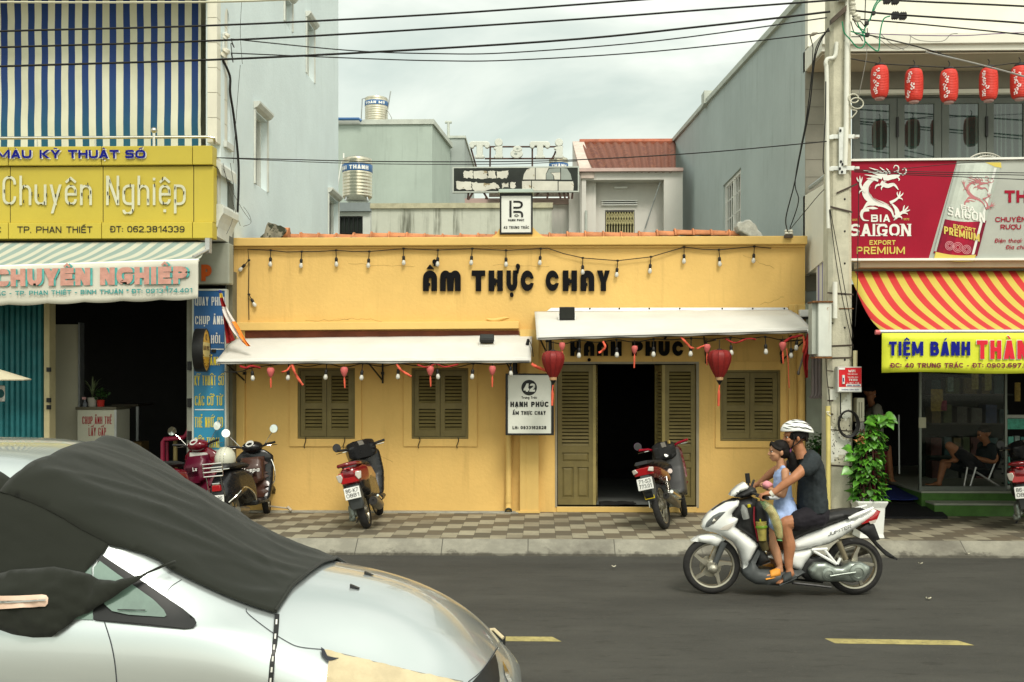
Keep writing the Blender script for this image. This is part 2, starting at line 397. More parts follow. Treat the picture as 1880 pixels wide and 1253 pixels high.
def text_flat(s,t=.16,wd=1.0,gap=.12):
 """list of 2D quads (cap height 1) and the total width"""
 x=0;quads=[];comb=[]
 for ch in unicodedata.normalize('NFD',s):
  if unicodedata.combining(ch):comb[-1][1].append(ch)
  else:comb.append((ch,[]))
 def strip(pl,th):
  pl=[Vector(p)for p in rpoly(pl)];k=len(pl);Lp=[];Rp=[]
  cl=(pl[0]-pl[-1]).length<1e-6 and k>3
  for i in range(k):
   d1=(pl[i]-pl[i-1])if i>0 else((pl[0]-pl[-2])if cl else pl[1]-pl[0])
   d2=(pl[i+1]-pl[i])if i<k-1 else((pl[1]-pl[0])if cl else pl[-1]-pl[-2])
   if d1 .length<1e-7:d1=d2
   if d2 .length<1e-7:d2=d1
   d1=d1 .normalized();d2=d2 .normalized();n1=Vector((-d1 .y,d1 .x));n2=Vector((-d2 .y,d2 .x))
   m=n1+n2
   if m.length<1e-4:m=n1
   m.normalize();sc=1/max(.5,m.dot(n1));Lp.append(pl[i]+m*th/2*sc);Rp.append(pl[i]-m*th/2*sc)
  return[(Rp[i],Rp[i+1],Lp[i+1],Lp[i])for i in range(k-1)]
 for ch,marks in comb:
  if ch==' ':x+=GW[' ']*wd+gap;continue
  w,st,q=glyph(ch,t,wd);a_s,a_q,at=accents(ch,marks,w,t)if marks else([],[],t)
  n=0
  for pl,th in[(p,t)for p in st]+[(p,at)for p in a_s]:
   n+=1
   for k_,f in enumerate(strip(pl,th)):quads.append(([(p.x+x,p.y)for p in f],n+(k_%5)*.19))
  for f in q+a_q:
   n+=1;quads.append(([(p[0]+x,p[1])for p in f],n))
  x+=w+gap
 return quads,x-gap
def fit_text(s,t,gap,target):
 wd=1.0
 for _ in range(6):
  te=min(t,(.215 if wd>.8 else.165+.05*max(0,(wd-.5)/.3))*wd+.015);q,W=text_flat(s,te,wd,gap*min(1,wd+.1));wd*=max(.5,min(2,(target/W)**1.15))
 return q,W
def put_text(mb,s,px0,px1,base,cap,Y,t=.16,wd=1.0,gap=.12,dy=0.0,slant=0.0,proud=.004,step=.0003,fn=None):
 """lettering whose ink runs from px0 to px1 with baseline at row `base` and cap height `cap` (pixels) on plane Y"""
 q,W=fit_text(s,t,gap,(px1-px0)/cap);sx=(px1-px0)/W
 for f,n in q:
  P=[]
  for u,v in f:
   x=px0+u*sx+slant*v*cap;y=base-v*cap+dy*(x-px0)
   P.append(fn(x,y,proud+n*step)if fn else pt(x,y,Y)-Vector((0,proud+n*step,0)))
  mb.quad(*P)
 return mb
def put_text3(mb,s,o,ux,uz,W,H,t=.16,wd=1.0,gap=.12,nrm=(0,-1,0),step=.0003,slant=0.0):
 q,w=fit_text(s,t,gap,W/H);o=Vector(o);ux=Vector(ux);uz=Vector(uz);nrm=Vector(nrm)
 for f,n in q:mb.quad(*[o+ux*((u+slant*v)*W/w)+uz*(v*H)+nrm*n*step for u,v in f])
 return mb
# ================================================================ SETTING
PV=.13 # pavement level
YK0,YK1=11.72,11.93 # foot and top of the battered kerb
YF=14.33 # face of the yellow shop
def newmat(name,rough=.7):
 m=bpy.data.materials.new(name);m.use_nodes=True;n=m.node_tree.nodes;l=m.node_tree.links
 b=n['Principled BSDF'];b.inputs['Roughness'].default_value=rough
 g=n.new('ShaderNodeNewGeometry');sp=n.new('ShaderNodeSeparateXYZ');l.new(g.outputs['Position'],sp.inputs[0])
 def M(op,a,b_=None,c=None):
  x=n.new('ShaderNodeMath');x.operation=op
  for i,v in enumerate((a,b_,c)):
   if v is None:continue
   if isinstance(v,(int,float)):x.inputs[i].default_value=v
   else:l.new(v,x.inputs[i])
  return x.outputs[0]
 def N(sc,det=5,ro=.6,s3=None):
  t=n.new('ShaderNodeTexNoise');t.inputs['Scale'].default_value=sc;t.inputs['Detail'].default_value=det;t.inputs['Roughness'].default_value=ro
  v=g.outputs['Position']
  if s3:
   q=n.new('ShaderNodeMapping');q.inputs['Scale'].default_value=s3;l.new(v,q.inputs[0]);v=q.outputs[0]
  l.new(v,t.inputs['Vector']);return t.outputs[0]
 def MIX(f,a,c):
  x=n.new('ShaderNodeMix');x.data_type='RGBA'
  if isinstance(f,(int,float)):x.inputs[0].default_value=f
  else:l.new(f,x.inputs[0])
  for i,v in((6,a),(7,c)):
   if isinstance(v,tuple):x.inputs[i].default_value=(*v[:3],1)
   else:l.new(v,x.inputs[i])
  return x.outputs[2]
 def SM(v,a,c):
  r=n.new('ShaderNodeMapRange');r.interpolation_type='SMOOTHSTEP';r.inputs[1].default_value=a;r.inputs[2].default_value=c
  l.new(v,r.inputs[0]);return r.outputs[0]
 def BUMP(h,st,d=.01):
  bp=n.new('ShaderNodeBump');bp.inputs['Strength'].default_value=st;bp.inputs['Distance'].default_value=d
  l.new(h,bp.inputs['Height']);l.new(bp.outputs[0],b.inputs['Normal'])
 def COLR(c):l.new(c,b.inputs['Base Color'])
 return m,n,l,sp.outputs,M,N,MIX,SM,BUMP,COLR,b
# asphalt
m,n,l,xyz,M,N,MIX,SM,BUMP,COLR,b=newmat('asphalt',.78);M_ASPH=m
c=MIX(SM(N(.55,6,.65,(1,2.4,1)),.3,.72),(.043,.042,.037),(.064,.062,.054))
c=MIX(SM(N(9,5,.7,(.35,1.3,1)),.52,.75),c,(.030,.029,.025))
c=MIX(SM(N(230,2,.8),.55,.8),c,(.16,.15,.125))
c=MIX(M('MULTIPLY',SM(N(.7,5,.65,(.2,1,1)),.5,.72),.5),c,(.030,.029,.026));c=MIX(SM(N(34,3,.7),.62,.70),c,(.085,.08,.066));b.inputs['Specular IOR Level'].default_value=.22
COLR(c);BUMP(N(210,3,.7),.5,.004)
# pavers: dark and light blocks, each column half a block further out
m,n,l,xyz,M,N,MIX,SM,BUMP,COLR,b=newmat('pavers',.75);M_PAVE=m
A_,B_=.193,.365
i_=M('FLOOR',M('DIVIDE',xyz[0],A_));fx=M('FRACT',M('DIVIDE',xyz[0],A_))
v_=M('SUBTRACT',M('DIVIDE',xyz[1],B_),M('MULTIPLY',i_,.5));j_=M('FLOOR',v_);fy=M('FRACT',v_)
par=M('GREATER_THAN',M('FRACT',M('MULTIPLY',j_,.5)),.25)
cv=n.new('ShaderNodeCombineXYZ');l.new(i_,cv.inputs[0]);l.new(j_,cv.inputs[1])
wn=n.new('ShaderNodeTexWhiteNoise');wn.noise_dimensions='2D';l.new(cv.outputs[0],wn.inputs['Vector'])
light=MIX(wn.outputs[0],(.40,.365,.26),(.30,.27,.19));dark=MIX(wn.outputs[0],(.155,.125,.08),(.105,.092,.065))
c=MIX(par,light,dark);c=MIX(M('MULTIPLY',SM(N(.8,6,.7),.42,.7),.35),c,(.11,.09,.06))
c=MIX(SM(N(55,4,.7,(.5,2,1)),.35,.75),c,MIX(.35,c,(.08,.07,.05)))
c=MIX(M('MULTIPLY',SM(N(1.3,5,.6),.45,.75),.45),c,(.12,.10,.07))
edge=M('MAXIMUM',M('GREATER_THAN',M('ABSOLUTE',M('SUBTRACT',fx,.5)),.485),M('GREATER_THAN',M('ABSOLUTE',M('SUBTRACT',fy,.5)),.492))
c=MIX(M('MULTIPLY',edge,.75),c,(.06,.05,.035));COLR(c);BUMP(M('SUBTRACT',N(60,3),M('MULTIPLY',edge,.6)),.35,.006)
# kerb granite
m,n,l,xyz,M,N,MIX,SM,BUMP,COLR,b=newmat('kerb_stone',.7);M_KERB=m
c=MIX(SM(N(3,6,.7),.35,.7),(.20,.19,.15),(.30,.285,.225));c=MIX(SM(N(120,3,.8),.5,.75),c,(.17,.165,.13))
jx=M('GREATER_THAN',M('ABSOLUTE',M('SUBTRACT',M('FRACT',M('ADD',M('DIVIDE',xyz[0],.985),.13)),.5)),.4945)
c=MIX(jx,c,(.07,.065,.05));c=MIX(SM(N(1.2,5,.7),.45,.7),c,(.13,.12,.095));c=MIX(SM(M('ADD',N(6,4,.7),M('MULTIPLY',xyz[2],-4)),.38,.62),c,(.085,.078,.06));COLR(c);BUMP(N(90,3),.3,.005)
M_GROUND=mat('packed_earth',(.13,.12,.09),.9,var=.25,scale=.3)
tag(obj('ground',MB().box(-400,400,-60,700,-.6,-.06),M_GROUND,center=False),kind='structure')
tag(obj('road',MB().grid(60,20,lambda u,v:Vector((lerp(-60,60,u),lerp(3.75,YK0+.02,v),.0+.035*(1-((v-.5)*2)**2)-.035*(1-((.513-.5)*2)**2)*0-.03))),M_ASPH,center=False,smooth=True),kind='structure')
tag(obj('kerb',MB().prism([(-60,YK0,-.1),(-60,YK0,0),(-60,YK1-.02,PV-.012),(-60,YK1,PV),(-60,YK1+.02,PV),(-60,YK1+.02,-.1)],(120,0,0)),M_KERB,center=False),kind='structure')
tag(obj('pavement',MB().box(-60,60,YK1+.02,60,-.1,PV-.002),M_PAVE,center=False),kind='structure')
tag(obj('near_kerb',MB().box(-60,60,3.55,3.75,-.1,.12),M_KERB,center=False),kind='structure')
tag(obj('near_pavement',MB().box(-60,60,-20,3.55,-.1,.118),M_PAVE,center=False),kind='structure')
M_LINE=mat('road_paint',(.34,.285,.11),.75,var=.25,scale=9,spots=((.12,.11,.08),45,.60))
mb=MB()
Yd=7.90
for xa,xb in((.15-3.05,1.30-3.05),(-.94,.10),(2.22,3.17),(5.45,6.6),(-6,-4.9),(8.6,9.7)):
 mb.quad((xa,Yd-.075,.0065),(xb+.07,Yd-.075-.03*(xa>2),.0065),(xb,Yd+.065-.03*(xa>2),.0065),(xa-.04,Yd+.07,.0065))
tag(obj('road_marking',mb,M_LINE,center=False),kind='structure')
# litter flecks on the road
M_LEAF0=mat('fallen_petal',(.55,.52,.40),.8)
for k,(px,py)in enumerate(((1127,1042),(1690,1034),(1705,1098),(1776,1016))):
 Y=EYE*F/(py-HY);p=pt(px,py,Y)
 mb=MB().grid(3,3,lambda u,v:Vector((p.x+(u-.5)*.045,p.y+(v-.5)*.035,.012+.012*(u-.5)**2*4+.006*sin(9*v+k))))
 tag(obj('scrap',mb,M_LEAF0),['pale scrap lying alone mid road right of the car','pale scrap on the asphalt just behind the white motorbike','small pale scrap on the road under the tail of the white motorbike','pale scrap at the kerb foot near the right edge'][k],'litter','scraps on the road')
def plate(mb,outline,Y0,Y1,holes=()): # (x,z) outline with holes, extruded in depth, reveals included
 v,f,d=fill(outline,1e6,holes)
 n=len(v);o=len(mb.v)
 mb.add([(p.x,Y0,p.y)for p in v]+[(p.x,Y1,p.y)for p in v],[tuple(t)for t in f]+[tuple(i+n for i in t)[::-1]for t in f])
 cnt={}
 for t in f:
  for i in range(3):
   e=tuple(sorted((t[i],t[(i+1)%3])));cnt[e]=cnt.get(e,0)+1
 for(a,b_),k in cnt.items():
  if k==1:mb.f.append((o+a,o+b_,o+b_+n,o+a+n));mb.mi.append(mb.m)
 return mb
def rect(x0,x1,z0,z1):return[(x0,z0),(x1,z0),(x1,z1),(x0,z1)]
def prect(a,b,t,bt,Y): # pixel rectangle on plane Y -> x0,x1,z0,z1
 p,q=pt(a,bt,Y),pt(b,t,Y);return p.x,q.x,p.z,q.z
# ================================================================ YELLOW RESTAURANT
Cy=(.70,.455,.145)
M_YEL=mat('yellow_plaster',Cy,.75,var=.055,scale=.9,bump=.45,bscale=22,streak=((.42,.26,.08),.40,.51))
M_YELT=mat('yellow_trim',(.67,.45,.145),.7,var=.05,scale=1.5,bump=.15,bscale=30,streak=((.5,.3,.1),.25,.55))
M_OLIVE=mat('olive_shutter_paint',(.165,.130,.046),.5,var=.12,scale=5,bump=.1,bscale=40)
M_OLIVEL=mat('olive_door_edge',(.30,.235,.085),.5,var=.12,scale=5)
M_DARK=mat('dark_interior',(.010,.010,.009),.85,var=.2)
M_BLACK=mat('black_paint',(.012,.012,.012),.45,var=.1)
M_STEEL=mat('galvanised_steel',(.42,.44,.44),.4,metal=.8,var=.15)
M_WHITE=mat('white_paint',(.78,.78,.74),.5,var=.05)
M_MOSS=mat('mossy_mortar',(.20,.19,.15),.95,var=.4,scale=7,bump=1,bscale=25,spots=((.04,.045,.03),9,.5))
rest=thing('restaurant','low yellow shop front with olive shutters, two white awnings and black lettering','building',(-.2,YF,PV))
xl,xr=X_(428,YF),X_(1478,YF);zt=Z_(438,YF)
win=[prect(547,652,676,806,YF),prect(756,860,676,806,YF),prect(1322,1432,680,810,YF)]
door=prect(1022,1279,668,930,YF)
mb=plate(MB(),rect(xl,xr,PV-.1,zt),YF,YF+.22,[rect(*w)for w in win]+[rect(*door)])
mb.box(xl,xl+.22,YF+.22,19,PV-.1,zt-.35);mb.box(xr-.22,xr,YF+.22,19,PV-.1,zt-.35);mb.box(xl+.22,xr-.22,18.8,19,PV-.1,zt-.35)
obj('wall',mb,M_YEL,rest)
# raised window borders (plaster frames), pilasters, cornice, ledge
for(a,b_,t,bt),w in zip(((532,664,640,820),(741,876,640,820),(1313,1443,664,822)),win):
 o=prect(a,b_,t,bt,YF);obj('window_surround',plate(MB(),rect(*o),YF-.022,YF-.001,[rect(*w)]),M_YEL,rest,bevel=.004)
mb=MB();p=prect(955,989,606,943,YF);mb.box(p[0],p[1],YF-.13,YF-.001,PV,p[3]-.0)
p2=prect(990,1022,931,943,YF);mb.box(p[0]-.06,p[1]+.02,YF-.15,YF-.13,PV,PV+.03)
mb.box(p[0]+.08,p[0]+.09,YF-.1335,YF-.129,PV+.03,p[3])
obj('pilaster',mb,M_YELT,rest,bevel=.008)
mb=MB();a=X_(430,YF);b_=X_(451,YF);mb.box(a,b_,YF-.05,YF-.001,PV,Z_(606,YF))
obj('corner_pilaster',mb,M_YELT,rest,bevel=.012)
mb=MB();a=X_(1447,YF);mb.box(a,xr-.002,YF-.035,YF-.001,PV,Z_(560,YF));mb.box(a+.07,a+.115,YF-.06,YF-.035,PV,Z_(560,YF))
obj('corner_pilaster',mb,M_YELT,rest,bevel=.012)
obj('cornice',MB().box(xl-.03,xr+.01,YF-.10,YF+.35,Z_(452,YF),zt+.01).box(xl-.012,xr,YF-.045,YF-.001,Z_(456,YF),Z_(452,YF)-.001),M_YELT,rest,bevel=.012)
mb=MB();pa=pt(437,594,YF);pb=pt(953,594,YF)
mb.hexa([(pa.x,YF-.12,Z_(607,YF)),(pb.x,YF-.12,Z_(604,YF)),(pb.x,YF-.001,Z_(604,YF)),(pa.x,YF-.001,Z_(607,YF)),(pa.x,YF-.12,Z_(593,YF)),(pb.x,YF-.12,Z_(592,YF)),(pb.x,YF-.001,Z_(590,YF)),(pa.x,YF-.001,Z_(591,YF))])
obj('ledge',mb,M_YELT,rest,bevel=.006)
obj('mounting_strip',MB().box(pa.x+.08,pb.x,YF-.03,YF-.001,Z_(620,YF),Z_(607,YF)-.003),mat('brown_red_strip',(.16,.045,.02),.7,var=.25,scale=3),rest)
obj('plinth',MB().box(door[0]-.0,door[1]+.0,YF-.03,YF-.001,PV,door[2]-.002),M_YELT,rest,bevel=.006)
mb=MB();mb.box(xl,X_(952,YF),YF-.16,YF-.002,PV-.05,PV+.012)
obj('footing',mb,mat('grey_footing',(.33,.33,.28),.8,var=.2,scale=8,bump=.4),rest)
# roof: mossy corrugated slope with a row of orange ridge caps
M_TILE=mat('terracotta',(.50,.20,.085),.75,var=.22,scale=4,bump=.5,bscale=18,spots=((.18,.10,.06),12,.62))
M_OLDTILE=mat('old_roof_tile',(.34,.31,.24),.9,var=.3,scale=6,bump=.6,bscale=20,spots=((.07,.075,.055),5,.48))
xa,xb=X_(487,15.2),X_(1372,15.2)
mb=MB().grid(240,5,lambda u,v:Vector((lerp(xa,xb,u),lerp(14.62,15.25,v),lerp(zt-.04,zt+.115,v)+.028*abs(sin(u*(xb-xa)/.24*pi))+.012*sin(u*9))));mb.grid(240,5,lambda u,v:Vector((lerp(xa,xb,u),lerp(15.25,18.8,v),lerp(zt+.115,zt-.4,v)+.028*abs(sin(u*(xb-xa)/.24*pi)))))
roof=obj('roof',mb,M_OLDTILE,rest,solid=.02)
N_=27
def ridge_z(t):return zt+.10+.018*sin(t*8.3)+(.028 if t>.47 else 0)+.012*sin(t*31)
for i in range(N_):
 t0,t1=i/N_,(i+1.18)/N_;x0,x1=lerp(xa,xb,t0),lerp(xa,xb,t1)
 if.478<t0+.02<.585 and False:continue
 z0=ridge_z(t0);mb=MB()
 mb.grid(3,10,lambda u,v:Vector((lerp(x0,x1,u),15.25-cos(v*pi)*.105*(1-.16*u),z0+sin(v*pi)*(.085*(1-.16*u)))))
 mb.tube([(x0,15.25-cos(v/10*pi)*.112,z0+sin(v/10*pi)*.092)for v in range(11)],.012,5)
 obj('ridge_tile',mb,M_TILE,roof,smooth=True,solid=.014)
def chunk(P,Y,mm):
 b_=spline([pt(x,y,Y)for x,y in P],3,True);rn=random.Random(len(P));b_=[p+Vector((rn.uniform(-.008,.008),0,rn.uniform(-.008,.008)))for p in b_];obj('ridge_end',MB().prism(b_,(0,.28,0)),mm,roof,bevel=.02)
chunk([(479,438),(484,428),(492,409),(505,412),(520,417),(526,424),(518,433),(512,438)],14.85,M_MOSS)
a=pt(518,424,14.95);mb=MB().tube([(a.x-.12,14.95,a.z-.02),(a.x+.1,14.95,a.z-.04)],[.07,.085],12);obj('ridge_tile',mb,M_TILE,roof,smooth=True)
chunk([(1354,410),(1364,406),(1376,403),(1386,411),(1393,422),(1402,436),(1384,438),(1372,431),(1358,424)],14.9,mat('old_white_mortar',(.44,.45,.41),.9,var=.25,scale=8,bump=.8,bscale=20))
# interior: a dark room behind the door
mb=MB();x0,x1=door[0]-.6,door[1]+.6
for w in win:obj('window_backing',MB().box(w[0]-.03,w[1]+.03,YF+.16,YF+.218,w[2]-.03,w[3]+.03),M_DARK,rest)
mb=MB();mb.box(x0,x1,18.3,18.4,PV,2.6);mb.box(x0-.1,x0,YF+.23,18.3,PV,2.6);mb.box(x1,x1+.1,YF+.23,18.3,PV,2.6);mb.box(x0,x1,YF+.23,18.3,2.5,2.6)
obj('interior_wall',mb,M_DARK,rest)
obj('interior_floor',MB().box(door[0],door[1],YF+.0,18.3,PV,door[2]),mat('grey_threshold',(.16,.17,.16),.6,var=.2),rest)
# louvred shutters
def louvre(mb,x0,x1,z0,z1,y,t=.028,pitch=.047):
 n_=max(2,int((z1-z0)/pitch));h=(z1-z0)/n_
 for i in range(n_):
  z=z0+i*h
  mb.hexa([(x0,y-.019,z+.002),(x1,y-.019,z+.002),(x1,y-.010,z),(x0,y-.010,z),(x0,y+.004,z+h*.74),(x1,y+.004,z+h*.74),(x1,y+.013,z+h*.72),(x0,y+.013,z+h*.72)])
def panel_frame(mb,x0,x1,z0,z1,rails,st,y0,y1): # stiles and rails butted end to end
 mb.box(x0,x0+st,y0,y1,z0,z1);mb.box(x1-st,x1,y0,y1,z0,z1)
 for a,b_ in rails:mb.box(x0+st,x1-st,y0+.002,y1-.002,a,b_)
for k,w in enumerate(win):
 y0,y1=YF+.012,YF+.052
 fr=MB();plate(fr,rect(w[0]+.001,w[1]-.001,w[2]+.001,w[3]-.001),YF-.008,YF+.07,[rect(w[0]+.03,w[1]-.03,w[2]+.03,w[3]-.03)])
 wo=obj('window',fr,M_OLIVE,rest,bevel=.004)
 xm=(w[0]+w[1])/2
 for xa_,xb_ in((w[0]+.033,xm-.003),(xm+.003,w[1]-.033)):
  mb=MB();za,zb=w[2]+.034,w[3]-.034;st=.062;zm=lerp(za,zb,.46)
  panel_frame(mb,xa_,xb_,za,zb,[(za,za+.085),(zm-.04,zm+.04),(zb-.075,zb)],st,y0,y1)
  louvre(mb,xa_+st,xb_-st,za+.085,zm-.04,(y0+y1)/2);louvre(mb,xa_+st,xb_-st,zm+.04,zb-.075,(y0+y1)/2)
  obj('shutter',mb,M_OLIVE,wo)
 if k<2:
  for q in(.14,.82):
   x=lerp(w[0],w[1],q);obj('stay_hook',MB().tube([(x,YF-.02,w[2]+.02),(x+.01,YF-.05,w[2]-.02),(x-.02,YF-.03,w[2]-.1),(x-.01,YF-.03,w[2]-.13)],.006,6),M_BLACK,wo)
# folding door leaves
def leaf(x0,x1,ang=0.0,pivot=None):
 mb=MB();za,zb=door[2]+.02,door[3]-.02;st=.06;y0,y1=YF+.02,YF+.06;z1=lerp(za,zb,.40);z2=lerp(za,zb,.29)
 panel_frame(mb,x0,x1,za,zb,[(za,za+.1),(z2-.04,z2+.035),(z1-.05,z1+.04),(zb-.09,zb)],st,y0,y1)
 louvre(mb,x0+st,x1-st,z1+.04,zb-.09,(y0+y1)/2)
 def raised(a,b_,c_,d):
  mb.box(a,b_,y0+.022,y1-.004,c_,d);mb.hexa([(a+.012,y0+.022,c_+.012),(b_-.012,y0+.022,c_+.012),(b_-.012,y0+.0219,d-.012),(a+.012,y0+.0219,d-.012),(a+.03,y0+.01,c_+.03),(b_-.03,y0+.01,c_+.03),(b_-.03,y0+.0099,d-.03),(a+.03,y0+.0099,d-.03)])
 xm=(x0+x1)/2
 raised(x0+st,x1-st,z2+.035,z1-.05)
 mb.box(xm-.025,xm+.025,y0+.002,y1-.002,za+.1,z2-.04);raised(x0+st,xm-.025,za+.1,z2-.04);raised(xm+.025,x1-st,za+.1,z2-.04)
 if ang:
  px_,py_=pivot;c_,s_=cos(ang),sin(ang)
  mb.mod(lambda p:Vector((px_+(p.x-px_)*c_-(p.y-py_)*s_,py_+(p.x-px_)*s_+(p.y-py_)*c_,p.z)))
 return mb
xq=[X_(p_,YF)for p_ in(1024,1089,1221,1277)]
obj('door_leaf',leaf(xq[0],xq[1]),M_OLIVE,rest)
obj('door_leaf',leaf(xq[2],xq[3]),M_OLIVE,rest)
lw=xq[1]-xq[0]
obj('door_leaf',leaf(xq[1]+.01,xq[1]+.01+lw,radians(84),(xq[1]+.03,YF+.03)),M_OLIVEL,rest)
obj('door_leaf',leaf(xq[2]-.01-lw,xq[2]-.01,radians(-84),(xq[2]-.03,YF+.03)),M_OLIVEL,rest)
obj('door_frame',plate(MB(),rect(door[0]-.02,door[1]+.03,door[2]-.01,door[3]+.025),YF-.012,YF-.0015,[rect(door[0]+.006,door[1]-.006,door[2]+.0,door[3]-.004)]),mat('greyed_frame',(.30,.27,.20),.6,var=.15),rest)
mb=MB().grid(16,5,lambda u,v:Vector((lerp(X_(1100,YF)+.02,X_(1168,YF),u),YF-.02+v*.45,door[2]+.012+.012*abs(sin(u*7+v*3))+(.02*u if v<.3 else 0))))
tag(obj('door_mat',mb,mat('black_mat',(.015,.014,.013),.9),solid=.008),'thin black mat laid over the threshold of the open doorway','mat')
# down pipe
pp=thing('drainpipe','yellow painted drainpipe ending in a dark outlet beside the pilaster','pipe',(X_(934,YF),YF-.07,PV))
x=X_(934,YF);obj('pipe',MB().tube([(x,YF-.06,Z_(690,YF)),(x,YF-.06,Z_(925,YF)),(x,YF-.075,Z_(931,YF)),(x,YF-.11,Z_(937,YF))],.044,16).tube([(x,YF-.06,Z_(910,YF)),(x,YF-.06,Z_(922,YF))],.05,16),M_YELT,pp,smooth=True)
obj('outlet',MB().lathe([(.044,0),(.05,.004),(.05,.03),(.036,.032),(.034,.004)],(x,YF-.105,Z_(936,YF)),(0,-.85,-.5),16),mat('pipe_mouth',(.03,.04,.035),.6),pp,smooth=True)
pp=thing('wall_pipe','round yellow corner pipe rising at the right end of the shop','pipe',(X_(1466,YF),YF-.1,PV))
x=X_(1467,YF);obj('pipe',MB().tube([(x,YF-.12,PV),(x,YF-.12,Z_(700,YF)),(x-.01,YF-.10,Z_(660,YF)),(x,YF-.08,Z_(600,YF))],.05,16),M_YEL,pp,smooth=True)
# white meter box high at the right end
mbx=thing('junction_box','small white box mounted on the yellow wall above the right awning corner','box',(X_(1478,YF),YF-.1,Z_(583,YF)))
p=prect(1468,1489,569,582,YF-.1);obj('cover',MB().box(p[0],p[1],YF-.12,YF-.002,p[2],p[3]),M_WHITE,mbx,bevel=.008);obj('base',MB().box(p[0]+.02,p[1]-.01,YF-.1,YF-.004,p[2]-.03,p[2]-.002),M_BLACK,mbx)
# hairline cracks and a filled patch in the plaster
rn=random.Random(12);M_CRK=mat('crack',(.30,.18,.055),.9,var=0)
for x0,y0,x1,y1 in((905,487,1010,489),(640,485,760,490),(620,584,700,589),(560,590,640,586),(1190,640,1215,700),(700,838,722,850),(1365,470,1420,492),(470,840,500,900),(1395,560,1440,545)):
 P=[pt(lerp(x0,x1,i/9)+rn.uniform(-2,2),lerp(y0,y1,i/9)+rn.uniform(-2,2),YF-.0015)for i in range(10)];mb=MB();w=.0022
 mb.add([q+Vector((0,0,s_*w*rn.uniform(.4,1.3)))if abs(x1-x0)>abs(y1-y0)else q+Vector((s_*w*rn.uniform(.4,1.3),0,0))for q in P for s_ in(-1,1)],[(2*i,2*i+1,2*i+3,2*i+2)for i in range(9)]);obj('crack',mb,M_CRK,rest)
v_=[pt(893+42*t,586+2.2*sin(t*5),YF-.006)for t in[i/12 for i in range(13)]];obj('plaster_patch',MB().tube(v_,[.004+.022*sin(pi*min(1,.08+i/13))for i in range(13)],8),M_YELT,rest,smooth=True)
# ================================================================ LEFT SHOP HOUSE (photo shop below, light blue flank wall)
XL=-4.25 # plane of the flank wall
def fx(px):return XL*F/(px-VX) # depth at which that plane is seen at column px
def sd(px,py,off=0.0):p=pt(px,py,fx(px));return Vector((XL+off,p.y,p.z))
M_LBLUE=mat('pale_blue_render',(.66,.745,.75),.85,var=.05,scale=.7,bump=.5,bscale=22,streak=((.40,.47,.44),.35,.55))
M_CREAM=mat('cream_render',(.60,.58,.48),.8,var=.08,scale=2,streak=((.35,.33,.26),.4,.5))
M_CREAM2=mat('white_moulding',(.58,.60,.55),.75,var=.08,scale=3,streak=((.25,.25,.21),.5,.52))
M_GLASS=mat('window_glass',(.10,.13,.13),.06,var=.2,scale=2,spec=.8)
M_FRAME=mat('aluminium_frame',(.36,.39,.37),.4,metal=.4,var=.1)
lh=thing('shop_house','tall pale blue house with a yellow signboard, striped curtain and open photo shop below','building',(-7,14,PV))
Yb=21.8;ztop=12.0
side=[]
def yz(px,py):q=sd(px,py);return(q.y,q.z)
Y0=fx(401)
# flank wall with its window openings, drawn in (y,z)
ops=[((464,205,336),(486.5,223,354)),((560,32,135),(574,60,152)),((601,358,440),(619,372,440)),((519,-10,40),(533,8,58))]
holes=[]
for(a,t0,b0),(c,t1,b1)in ops:
 y_a,y_c=fx(a),fx(c);z1=(sd(a,t0).z+sd(c,t1).z)/2;z0=(sd(a,b0).z+sd(c,b1).z)/2
 holes.append([(y_a,z0),(y_c,z0),(y_c,z1),(y_a,z1)])
holes[2]=[(holes[2][0][0],3.95),(holes[2][1][0],3.95),(holes[2][1][0],holes[2][2][1]),(holes[2][0][0],holes[2][2][1])]
